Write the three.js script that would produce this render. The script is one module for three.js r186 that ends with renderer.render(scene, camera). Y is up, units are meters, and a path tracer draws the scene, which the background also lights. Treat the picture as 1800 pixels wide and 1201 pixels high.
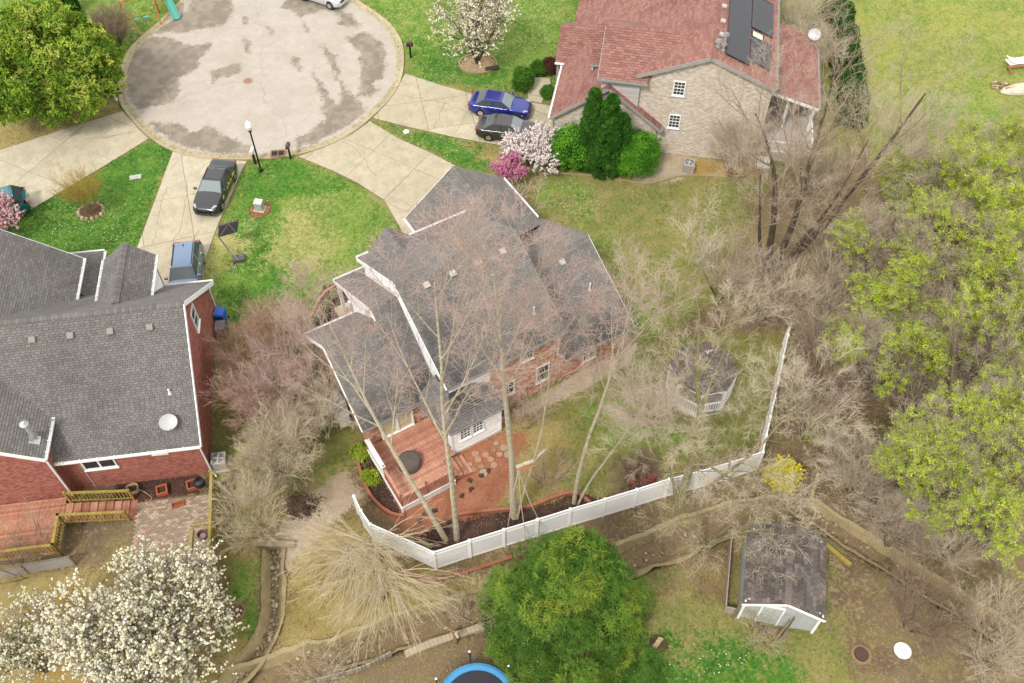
import * as THREE from 'three';
import { mergeGeometries } from 'three/addons/utils/BufferGeometryUtils.js';

// ---------------------------------------------------------------- camera, sky, sun, exposure
const scene = new THREE.Scene();
const camera = new THREE.PerspectiveCamera(40.22, 1024 / 683, 0.5, 600);
camera.position.set(0, 45.5, 0);
camera.rotation.set(-52.25 * Math.PI / 180, 0, 0);

// overcast sky: pale cloud, a little brighter overhead
{
  const w = 64, h = 32, d = new Float32Array(w * h * 4);
  for (let j = 0; j < h; j++) for (let i = 0; i < w; i++) {
    const el = Math.sin(((j + 0.5) / h - 0.5) * Math.PI), k = 0.72 + 0.06 * Math.max(0, el), o = (j * w + i) * 4;
    d[o] = k; d[o + 1] = k * .995; d[o + 2] = k * .985; d[o + 3] = 1;
  }
  const t = new THREE.DataTexture(d, w, h, THREE.RGBAFormat, THREE.FloatType);
  t.mapping = THREE.EquirectangularReflectionMapping; t.magFilter = THREE.LinearFilter; t.minFilter = THREE.LinearFilter; t.needsUpdate = true;
  scene.background = t; scene.environment = t;
}
const sun = new THREE.DirectionalLight(new THREE.Color(1, 0.95, 0.88), 1.5);
sun.position.set(-22, 52, -2); sun.target.position.set(0, 0, -38);
sun.castShadow = true; sun.shadow.radius = 20; sun.shadow.mapSize.set(4096, 4096);
Object.assign(sun.shadow.camera, { left: -65, right: 65, top: 65, bottom: -65, near: 1, far: 200 });
scene.add(sun, sun.target);

const renderer = new THREE.WebGLRenderer({ antialias: true });
renderer.setSize(1024, 683);
renderer.toneMapping = THREE.LinearToneMapping;
renderer.toneMappingExposure = 1.95;
renderer.shadowMap.enabled = true;

// ---------------------------------------------------------------- helpers
function rngOf(seed) { let a = seed >>> 0; return () => { a = (a + 0x6D2B79F5) >>> 0; let t = a; t = Math.imul(t ^ (t >>> 15), t | 1); t ^= t + Math.imul(t ^ (t >>> 7), t | 61); return ((t ^ (t >>> 14)) >>> 0) / 4294967296; }; }
const EXPO = 1.5;
const toLin = v => { v /= 255; return v <= 0.04045 ? v / 12.92 : Math.pow((v + 0.055) / 1.055, 2.4); };
// base colour of a surface (linear), from the tone it has in plain daylight at this exposure
const C = (r, g, b) => [r, g, b].map(v => Math.min(0.82, toLin(v) / EXPO));
const hash2 = (x, y, s) => { let h = Math.imul(x | 0, 374761393) ^ Math.imul(y | 0, 668265263) ^ Math.imul(s | 0, 1274126177); h = Math.imul(h ^ (h >>> 13), 1274126177); return ((h ^ (h >>> 16)) >>> 0) / 4294967296; };
function vn(x, y, s = 0, per = 0) {
  const x0 = Math.floor(x), y0 = Math.floor(y); let fx = x - x0, fy = y - y0; fx = fx * fx * (3 - 2 * fx); fy = fy * fy * (3 - 2 * fy);
  const w = per ? (v => ((v % per) + per) % per) : (v => v);
  const a = hash2(w(x0), w(y0), s), b = hash2(w(x0 + 1), w(y0), s), c = hash2(w(x0), w(y0 + 1), s), d = hash2(w(x0 + 1), w(y0 + 1), s);
  return a + (b - a) * fx + (c - a + (a - b - c + d) * fx) * fy;
}
const fbm = (x, y, s, o = 3) => { let v = 0, a = 0.5, t = 0; for (let i = 0; i < o; i++) { v += a * vn(x, y, s + i * 17); t += a; a *= 0.5; x *= 2.03; y *= 2.03; } return v / t; };
const ss = (a, b, x) => { let t = (x - a) / (b - a); t = Math.min(1, Math.max(0, t)); return t * t * (3 - 2 * t); };
const mix3 = (a, b, t) => [a[0] + (b[0] - a[0]) * t, a[1] + (b[1] - a[1]) * t, a[2] + (b[2] - a[2]) * t];
const sub = (a, b) => [a[0] - b[0], a[1] - b[1], a[2] - b[2]], add = (a, b) => [a[0] + b[0], a[1] + b[1], a[2] + b[2]], mul = (a, s) => [a[0] * s, a[1] * s, a[2] * s];
const dot = (a, b) => a[0] * b[0] + a[1] * b[1] + a[2] * b[2], cross = (a, b) => [a[1] * b[2] - a[2] * b[1], a[2] * b[0] - a[0] * b[2], a[0] * b[1] - a[1] * b[0]];
const len = a => Math.hypot(a[0], a[1], a[2]), nrm = a => { const l = len(a) || 1; return [a[0] / l, a[1] / l, a[2] / l]; };
const rad = d => d * Math.PI / 180;

// mesh builder: collects faces, gives one BufferGeometry with flat or smooth normals, uv in metres
class Geo {
  constructor() { this.p = []; this.n = []; this.u = []; this.c = []; this.col = null; }
  v(a, n) { this.p.push(a[0], a[1], a[2]); this.n.push(n[0], n[1], n[2]); const x = Math.abs(n[0]), y = Math.abs(n[1]), z = Math.abs(n[2]); if (y >= x && y >= z) this.u.push(a[0], a[2]); else if (x > z) this.u.push(a[2], a[1]); else this.u.push(a[0], a[1]); const k = this.col || [1, 1, 1]; this.c.push(k[0], k[1], k[2]); }
  tri(a, b, c) { const n = nrm(cross(sub(b, a), sub(c, a))); this.v(a, n); this.v(b, n); this.v(c, n); return this; }
  quad(a, b, c, d) { return this.tri(a, b, c).tri(a, c, d); }
  fan(pts) { for (let i = 1; i < pts.length - 1; i++) this.tri(pts[0], pts[i], pts[i + 1]); return this; }
  hexa(b, t) { this.quad(b[3], b[2], b[1], b[0]); this.quad(t[0], t[1], t[2], t[3]); for (let i = 0; i < 4; i++) { const j = (i + 1) % 4; this.quad(b[i], b[j], t[j], t[i]); } return this; }
  box(cx, cy, cz, sx, sy, sz, ry = 0) {
    const c = Math.cos(ry), s = Math.sin(ry), f = (x, y, z) => [cx + x * c + z * s, cy + y, cz - x * s + z * c], x = sx / 2, y = sy / 2, z = sz / 2;
    return this.hexa([f(-x, -y, z), f(x, -y, z), f(x, -y, -z), f(-x, -y, -z)], [f(-x, y, z), f(x, y, z), f(x, y, -z), f(-x, y, -z)]);
  }
  // bar of section w (level) x h (upright) from a to b
  bar(a, b, w, h, up = [0, 1, 0]) {
    const d = nrm(sub(b, a)); let s = cross(d, up); if (len(s) < 1e-4) s = [1, 0, 0]; s = mul(nrm(s), w / 2); const t = mul(nrm(cross(s, d)), h / 2);
    const q = e => [add(add(e, mul(s, -1)), mul(t, -1)), add(add(e, s), mul(t, -1)), add(add(e, s), t), add(add(e, mul(s, -1)), t)];
    return this.hexa(q(a), q(b));
  }
  tube(pts, rr, sides = 6, cap = true) {
    const N = pts.length, rings = []; let ref = [0.31, 0.17, 0.93];
    for (let i = 0; i < N; i++) {
      const d = nrm(sub(pts[Math.min(N - 1, i + 1)], pts[Math.max(0, i - 1)])); let s = cross(d, ref); if (len(s) < 0.05) s = cross(d, [1, 0, 0.2]); s = nrm(s); const t = cross(s, d); ref = cross(d, s); ref = mul(ref, -1);
      const ring = []; for (let k = 0; k < sides; k++) { const a = k / sides * Math.PI * 2, n = add(mul(s, Math.cos(a)), mul(t, Math.sin(a))); ring.push([add(pts[i], mul(n, rr[i])), n]); } rings.push(ring);
    }
    for (let i = 0; i < N - 1; i++) for (let k = 0; k < sides; k++) { const j = (k + 1) % sides, A = rings[i][k], B = rings[i][j], D = rings[i + 1][k], E = rings[i + 1][j]; this.v(...A); this.v(...D); this.v(...B); this.v(...B); this.v(...D); this.v(...E); }
    if (cap) for (const [R, f] of [[rings[0], 1], [rings[N - 1], -1]]) { for (let k = 1; k < sides - 1; k++) f > 0 ? this.tri(R[0][0], R[k][0], R[k + 1][0]) : this.tri(R[0][0], R[k + 1][0], R[k][0]); }
    return this;
  }
  cyl(x, y, z, r0, r1, h, seg = 16) { return this.tube([[x, y, z], [x, y + h, z]], [r0, r1], seg); }
  // profile [[r,y]...] turned about the upright axis through (x,z)
  lathe(x, z, prof, seg = 20) {
    for (let i = 0; i < prof.length - 1; i++) for (let k = 0; k < seg; k++) {
      const a = k / seg * Math.PI * 2, b = (k + 1) / seg * Math.PI * 2, [r0, y0] = prof[i], [r1, y1] = prof[i + 1];
      const dn = nrm([y1 - y0, r0 - r1, 0]), N = t => [dn[0] * Math.cos(t), dn[1], dn[0] * Math.sin(t)], Q = (r, y, t) => [x + r * Math.cos(t), y, z + r * Math.sin(t)];
      const A = Q(r0, y0, a), B = Q(r0, y0, b), D = Q(r1, y1, b), E = Q(r1, y1, a);
      this.v(A, N(a)); this.v(E, N(a)); this.v(D, N(b)); this.v(A, N(a)); this.v(D, N(b)); this.v(B, N(b));
    } return this;
  }
  // flat polygon [[x,z]...] as a slab between y0 and y1
  slab(poly, y0, y1) {
    const sh = poly.map(p => new THREE.Vector2(p[0], p[1])), tr = THREE.ShapeUtils.triangulateShape(sh, []), up = THREE.ShapeUtils.area(sh) < 0;
    for (const [a, b, c] of tr) { const A = poly[a], B = poly[b], D = poly[c]; const t = (y, i) => [i[0], y, i[1]]; const ar = (B[0] - A[0]) * (D[1] - A[1]) - (B[1] - A[1]) * (D[0] - A[0]); ar < 0 ? this.tri(t(y1, A), t(y1, B), t(y1, D)) : this.tri(t(y1, A), t(y1, D), t(y1, B)); }
    if (y1 - y0 > 1e-4) for (let i = 0; i < poly.length; i++) { let A = poly[i], B = poly[(i + 1) % poly.length]; if (!up) [A, B] = [B, A]; this.quad([A[0], y0, A[1]], [B[0], y0, B[1]], [B[0], y1, B[1]], [A[0], y1, A[1]]); }
    return this;
  }
  get empty() { return !this.p.length; }
  build() {
    const g = new THREE.BufferGeometry();
    g.setAttribute('position', new THREE.Float32BufferAttribute(this.p, 3)); g.setAttribute('normal', new THREE.Float32BufferAttribute(this.n, 3)); g.setAttribute('uv', new THREE.Float32BufferAttribute(this.u, 2));
    if (this.colored) g.setAttribute('color', new THREE.Float32BufferAttribute(this.c, 3));
    return g;
  }
}
const colored = () => { const g = new Geo(); g.colored = true; return g; };

const taken = new Map();
const numbered = n => { const k = taken.get(n) || 0; taken.set(n, k + 1); return k ? n + '_' + String(k).padStart(3, '0') : n; };
function mesh(name, geo, mat, parent = scene) {
  const m = new THREE.Mesh(geo instanceof Geo ? geo.build() : geo, mat); m.name = parent === scene ? numbered(name) : name; m.castShadow = m.receiveShadow = true; parent.add(m); return m;
}
function tag(o, label, category, group) { o.userData.label = label; o.userData.category = category; if (group) o.userData.group = group; return o; }
function thing(name, label, category, pos = [0, 0, 0], turn = 0, group) { const g = new THREE.Group(); g.name = numbered(name); g.position.set(...pos); g.rotation.y = turn; scene.add(g); return tag(g, label, category, group); }
function structure(name, geo, mat) { const m = mesh(name, geo, mat); m.userData.kind = 'structure'; return m; }
const stuff = m => { m.userData.kind = 'stuff'; return m; };
function copyOf(src, pos, turn, label, group) { const c = src.clone(); c.name = numbered(src.name.replace(/_\d{3}$/, '')); c.userData = { ...src.userData }; scene.add(c); c.position.set(...pos); c.rotation.y = turn; if (label) c.userData.label = label; if (group) c.userData.group = group; return c; }

// textures: tileable relief / tint noise
function tex(size, fn, color) {
  const d = new Uint8Array(size * size * 4);
  for (let j = 0; j < size; j++) for (let i = 0; i < size; i++) { const v = fn(i / size, j / size), o = (j * size + i) * 4; for (let k = 0; k < 3; k++) d[o + k] = Math.max(0, Math.min(255, (Array.isArray(v) ? v[k] : v) * 255)); d[o + 3] = 255; }
  const t = new THREE.DataTexture(d, size, size); t.wrapS = t.wrapT = THREE.RepeatWrapping; t.magFilter = THREE.LinearFilter; t.minFilter = THREE.LinearMipmapLinearFilter; t.generateMipmaps = true; if (color) t.colorSpace = THREE.SRGBColorSpace; t.needsUpdate = true; return t;
}
const rep = (t, r, r2 = r) => { const c = t.clone(); c.repeat.set(r, r2); c.needsUpdate = true; return c; };
const tn = (x, y, f, s) => vn(x * f, y * f, s, f);
const grain = tex(256, (x, y) => 0.25 * tn(x, y, 8, 1) + 0.3 * tn(x, y, 32, 2) + 0.45 * tn(x, y, 128, 3));
const blotch = tex(256, (x, y) => { const v = 0.93 + 0.07 * (tn(x, y, 4, 5) + tn(x, y, 8, 6) - 1) + 0.07 * (tn(x, y, 32, 7) - 0.5) + 0.1 * (tn(x, y, 128, 8) - 0.5); return [v, v * 0.99, v * 0.97]; }, true);
const streak = tex(256, (x, y) => { const v = 0.90 + 0.2 * (vn(x * 64, y * 4, 11, 64) - 0.5) + 0.18 * (vn(x * 128, y * 16, 12, 128) - 0.5) + 0.1 * (tn(x, y, 8, 13) - 0.5); return [v, v * 0.98, v * 0.95]; }, true);
const barkT = tex(256, (x, y) => { const v = 0.85 + 0.3 * (vn(x * 32, y * 8, 21, 32) - 0.5) + 0.25 * (tn(x, y, 64, 22) - 0.5); return [v, v * 0.99, v * 0.96]; }, true);
function M(col, rough = 0.85, o = {}) { const m = new THREE.MeshStandardMaterial({ roughness: rough, ...o }); m.color.setRGB(col[0], col[1], col[2]); return m; }
const glassM = new THREE.MeshPhysicalMaterial({ roughness: 0.06, metalness: 0, specularIntensity: 1 }); glassM.color.setRGB(0.03, 0.036, 0.038);
const MT = {
  white: M([.82, .82, .81], 0.5, { bumpMap: grain, bumpScale: 0.0006 }),
  whiteOld: M([.78, .78, .74], 0.6, { map: rep(blotch, 0.6) }),
  concrete: M(C(238, 226, 196), 0.9, { map: rep(blotch, 0.35), bumpMap: rep(grain, 1), bumpScale: 0.004 }),
  concreteDirty: M(C(196, 178, 134), 0.95, { map: rep(blotch, 0.5), bumpMap: rep(grain, 1), bumpScale: 0.008 }),
  deckWood: M(C(232, 170, 144), 0.75, { map: rep(streak, 1) }),
  deckRail: M(C(208, 138, 116), 0.7, { map: rep(streak, 1) }),
  oldWood: M(C(160, 146, 120), 0.9, { map: rep(streak, 1) }),
  mossWood: M(C(196, 178, 88), 0.9, { map: rep(streak, 1) }),
  soffit: M(C(200, 198, 196), 0.6, { map: blotch }),
  black: M([0.012, 0.012, 0.014], 0.4), blackMatte: M([0.02, 0.02, 0.021], 0.8),
  metal: M([0.5, 0.52, 0.54], 0.35, { metalness: 0.8 }), galv: M([0.62, 0.63, 0.65], 0.45, { metalness: 0.5, map: blotch }),
  glass: glassM,
  gutterGrey: M(C(176, 172, 176), 0.5, { map: blotch }),
  brickEdge: M(C(196, 128, 100), 0.9, { map: rep(blotch, 1), bumpMap: rep(grain, 2), bumpScale: 0.004 }),
  stone: M(C(196, 178, 150), 0.95, { map: rep(blotch, 1), bumpMap: rep(grain, 2), bumpScale: 0.01 }),
  terracotta: M(C(206, 116, 80), 0.85, { map: blotch }),
};
const VC = (rough = 0.9, o = {}) => new THREE.MeshStandardMaterial({ roughness: rough, vertexColors: true, ...o });
MT.shingle = VC(0.95, { bumpMap: rep(grain, 3), bumpScale: 0.004 });
MT.brick = VC(0.9, { bumpMap: rep(grain, 4), bumpScale: 0.003 });
MT.vc = VC(0.85);

// polygon helpers in 2D
function clipHalf(poly, nx, ny, d) { const out = []; for (let i = 0; i < poly.length; i++) { const a = poly[i], b = poly[(i + 1) % poly.length], da = a[0] * nx + a[1] * ny - d, db = b[0] * nx + b[1] * ny - d; if (da >= 0) out.push(a); if ((da >= 0) !== (db >= 0)) { const t = da / (da - db); out.push([a[0] + (b[0] - a[0]) * t, a[1] + (b[1] - a[1]) * t]); } } return out; }
function clipRect(poly, x0, y0, x1, y1) { let p = clipHalf(poly, 1, 0, x0); if (p.length) p = clipHalf(p, -1, 0, -x1); if (p.length) p = clipHalf(p, 0, 1, y0); if (p.length) p = clipHalf(p, 0, -1, -y1); return p; }
const area2 = p => { let a = 0; for (let i = 0; i < p.length; i++) { const b = p[(i + 1) % p.length]; a += p[i][0] * b[1] - p[i][1] * b[0]; } return a / 2; };
function inPoly(p, x, y) { let r = false; for (let i = 0, j = p.length - 1; i < p.length; j = i++) { const a = p[i], b = p[j]; if ((a[1] > y) !== (b[1] > y) && x < (b[0] - a[0]) * (y - a[1]) / (b[1] - a[1]) + a[0]) r = !r; } return r; }
function inset(poly, d) { // small shrink of a polygon towards its middle lines
  const s = area2(poly) > 0 ? 1 : -1, n = poly.length, L = [];
  for (let i = 0; i < n; i++) { const a = poly[i], b = poly[(i + 1) % n], l = Math.hypot(b[0] - a[0], b[1] - a[1]) || 1; L.push([-(b[1] - a[1]) / l * s, (b[0] - a[0]) / l * s, a, b]); }
  let p = poly; for (const [nx, ny, a] of L) { p = clipHalf(p, nx, ny, a[0] * nx + a[1] * ny + d); if (!p.length) break; } return p;
}
// lay overlapping courses (shingles) or bonded courses (bricks) on a plane polygon; pts wound so that the face looks outwards
function courses(geo, pts, o) {
  const { w, h, gap = 0.012, gapV = 0.008, lift = 0.014, liftTop = 0.004, pal, seed = 1, holes = [], stagger = 0.5, jitter = 0, proud = 0 } = o;
  const n = nrm(cross(sub(pts[1], pts[0]), sub(pts[2], pts[0]))); let u = cross([0, 1, 0], n); u = len(u) < 1e-3 ? [1, 0, 0] : nrm(u); const v = cross(n, u), O = pts[0];
  const P2 = pts.map(p => [dot(sub(p, O), u), dot(sub(p, O), v)]), r = rngOf(seed);
  let x0 = 1e9, x1 = -1e9, y0 = 1e9, y1 = -1e9; for (const [a, b] of P2) { x0 = Math.min(x0, a); x1 = Math.max(x1, a); y0 = Math.min(y0, b); y1 = Math.max(y1, b); }
  const to3 = (a, b, e) => add(add(O, add(mul(u, a), mul(v, b))), mul(n, e));
  const H2 = holes.map(hp => { const q = hp.map(p => [dot(sub(p, O), u), dot(sub(p, O), v)]); return [Math.min(...q.map(e => e[0])), Math.min(...q.map(e => e[1])), Math.max(...q.map(e => e[0])), Math.max(...q.map(e => e[1]))]; });
  const emit = (a, b, c, d, B, k) => {
    for (const hl of H2) if (a < hl[2] - 1e-3 && c > hl[0] + 1e-3 && b < hl[3] - 1e-3 && d > hl[1] + 1e-3) {
      if (a < hl[0]) emit(a, b, hl[0], d, B, k); if (c > hl[2]) emit(hl[2], b, c, d, B, k); const A2 = Math.max(a, hl[0]), C2 = Math.min(c, hl[2]); if (b < hl[1]) emit(A2, b, C2, hl[1], B, k); if (d > hl[3]) emit(A2, hl[3], C2, d, B, k); return;
    }
    const q = clipRect(P2, a, b, c, d); if (q.length < 3 || Math.abs(area2(q)) < 2e-4) return; if (area2(q) < 0) q.reverse();
    geo.col = k; const e = y => proud + lift + (liftTop - lift) * Math.min(1, Math.max(0, (y - B) / h));
    const top = q.map(p => to3(p[0], p[1], e(p[1]))); geo.fan(top);
    for (let i = 0; i < q.length; i++) { const j = (i + 1) % q.length; if (o.noTop && Math.min(q[i][1], q[j][1]) > d - 1e-4) continue; geo.quad(to3(q[i][0], q[i][1], 0), to3(q[j][0], q[j][1], 0), top[j], top[i]); }
  };
  for (let row = 0, y = y0; y < y1; row++, y += h) {
    const off = (row % 2) * w * stagger + (jitter ? (r() - 0.5) * jitter : 0);
    for (let x = x0 - w + off; x < x1; x += w) { const t = r(), k0 = pal[Math.floor(r() * pal.length)]; let f = 1 - (o.vary ?? 0.12) + (o.vary ?? 0.12) * 2 * t; if (o.stain) f *= o.stain(x + w / 2 - x0, y - y0, x1 - x0, y1 - y0); emit(x + gap / 2, y + gapV, x + w - gap / 2, y + h, y, [k0[0] * f, k0[1] * f, k0[2] * f]); }
  }
}
// instanced clumps: list of {p, s, q?, dir?} -> InstancedMesh
const _m = new THREE.Matrix4(), _q = new THREE.Quaternion(), _p = new THREE.Vector3(), _s = new THREE.Vector3(), _Y = new THREE.Vector3(0, 1, 0), _c = new THREE.Color(), _d = new THREE.Vector3(), _q2 = new THREE.Quaternion();
function instances(name, geo, mat, list, parent) {
  const im = new THREE.InstancedMesh(geo instanceof Geo ? geo.build() : geo, mat, list.length); im.name = parent === scene ? numbered(name) : name; im.castShadow = im.receiveShadow = true;
  list.forEach((e, i) => {
    _q.setFromAxisAngle(_Y, e.a || 0); if (e.dir) { _d.set(...e.dir).normalize(); _q2.setFromUnitVectors(_Y, _d); _q.premultiply(_q2); }
    _p.set(...e.p); if (Array.isArray(e.s)) _s.set(...e.s); else _s.setScalar(e.s || 1); _m.compose(_p, _q, _s); im.setMatrixAt(i, _m); if (e.c) { _c.setRGB(...e.c); im.setColorAt(i, _c); }
  });
  parent.add(im); return stuff(im);
}

// ---------------------------------------------------------------- terrain
const drains = [
  { path: [[-12.59, -21.53], [-12.37, -20.31], [-12.2, -19.08], [-12.07, -17.15], [-12.59, -15.87], [-13.37, -14.6], [-14.02, -13.44]], hw: 0.62, depth: 0.42 },
  { path: [[-13.6, -14.09], [-11.81, -14.82], [-9.44, -15.59], [-7.29, -16.37], [-5.1, -17.12], [-2.86, -17.76], [-0.58, -18.35], [1.74, -19.02], [4.11, -19.94], [6.55, -21.01], [9.05, -22.08], [11.29, -22.98], [13.21, -23.52], [14.93, -23.72], [15.53, -24.1]], hw: 1.05, depth: 0.5 },
  { path: [[16.43, -26.19], [15.87, -24.9], [15.55, -24.2], [16.57, -23.42], [18.11, -22.08], [19.62, -20.88], [21.33, -19.51], [22.96, -18.12], [24.76, -16.6], [26.45, -15.04]], hw: 0.8, depth: 0.45 },
];
function nearPath(path, x, z) { let best = 1e9; for (let i = 0; i < path.length - 1; i++) { const [ax, az] = path[i], [bx, bz] = path[i + 1], dx = bx - ax, dz = bz - az, t = Math.min(1, Math.max(0, ((x - ax) * dx + (z - az) * dz) / (dx * dx + dz * dz))); best = Math.min(best, Math.hypot(x - ax - dx * t, z - az - dz * t)); } return best; }
for (const d of drains) { d.bb = [Math.min(...d.path.map(p => p[0])) - 2, Math.max(...d.path.map(p => p[0])) + 2, Math.min(...d.path.map(p => p[1])) - 2, Math.max(...d.path.map(p => p[1])) + 2]; }
const bench = (x, z) => -0.9 * ss(-13.8, -15.8, x) * ss(-31, -26.5, z);
function land(x, z) {
  let y = bench(x, z), cut = 0;
  if (z > -40) for (const d of drains) { const b = d.bb; if (x < b[0] || x > b[1] || z < b[2] || z > b[3]) continue; cut = Math.max(cut, (d.depth + 0.12) * ss(d.hw + 0.02, d.hw - 0.42, nearPath(d.path, x, z))); }
  return y - cut;
}
// height of the channel surface inside a drain, null elsewhere
function channelY(x, z) { for (const d of drains) { const b = d.bb; if (x < b[0] || x > b[1] || z < b[2] || z > b[3]) continue; const q = nearPath(d.path, x, z), inner = d.hw - .42; if (q < d.hw) return bench(x, z) + (q < inner ? -d.depth : -d.depth + (d.depth - .02) * Math.min(1, (q - inner) / .22)) + .02; } return null; }
const bumps = (x, z) => 0.05 * (fbm(x * 0.35, z * 0.35, 5) - 0.5);

// what grows or lies where: turf, straw, litter, mulch, gravel (tones as seen in plain daylight)
const PAL = {
  wood: [[158, 136, 104], [134, 112, 86], [164, 156, 92], [188, 164, 128]],
  litter: [[150, 126, 94], [128, 108, 80], [168, 148, 106], [142, 142, 82]],
  lush: [[98, 152, 50], [78, 134, 40], [132, 168, 66], [164, 180, 90]],
  lawn: [[142, 174, 74], [116, 158, 60], [176, 186, 98], [200, 194, 124]],
  dryLawn: [[190, 190, 112], [166, 178, 92], [218, 206, 152], [204, 190, 128]],
  olive: [[164, 162, 92], [140, 152, 74], [184, 170, 114], [174, 154, 108]],
  yellow: [[176, 184, 92], [150, 172, 78], [198, 190, 116], [194, 178, 114]],
  straw: [[196, 176, 112], [176, 154, 92], [214, 194, 136], [166, 160, 88]],
  mulch: [[92, 64, 54], [72, 50, 44], [120, 86, 70], [84, 66, 52]],
  redMulch: [[202, 132, 98], [180, 114, 86], [212, 150, 114], [186, 138, 102]],
  gravel: [[222, 202, 172], [196, 176, 148], [236, 220, 196], [184, 160, 136]],
  soil: [[156, 130, 94], [134, 114, 80], [172, 148, 110], [150, 142, 88]],
  golden: [[206, 168, 88], [190, 150, 74], [214, 184, 118], [176, 152, 86]],
};
const Z = (pal, poly, rag = 0.5, turf = 0) => ({ pal: PAL[pal], poly, rag, turf, bb: [Math.min(...poly.map(p => p[0])) - 1, Math.max(...poly.map(p => p[0])) + 1, Math.min(...poly.map(p => p[1])) - 1, Math.max(...poly.map(p => p[1])) + 1] });
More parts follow.
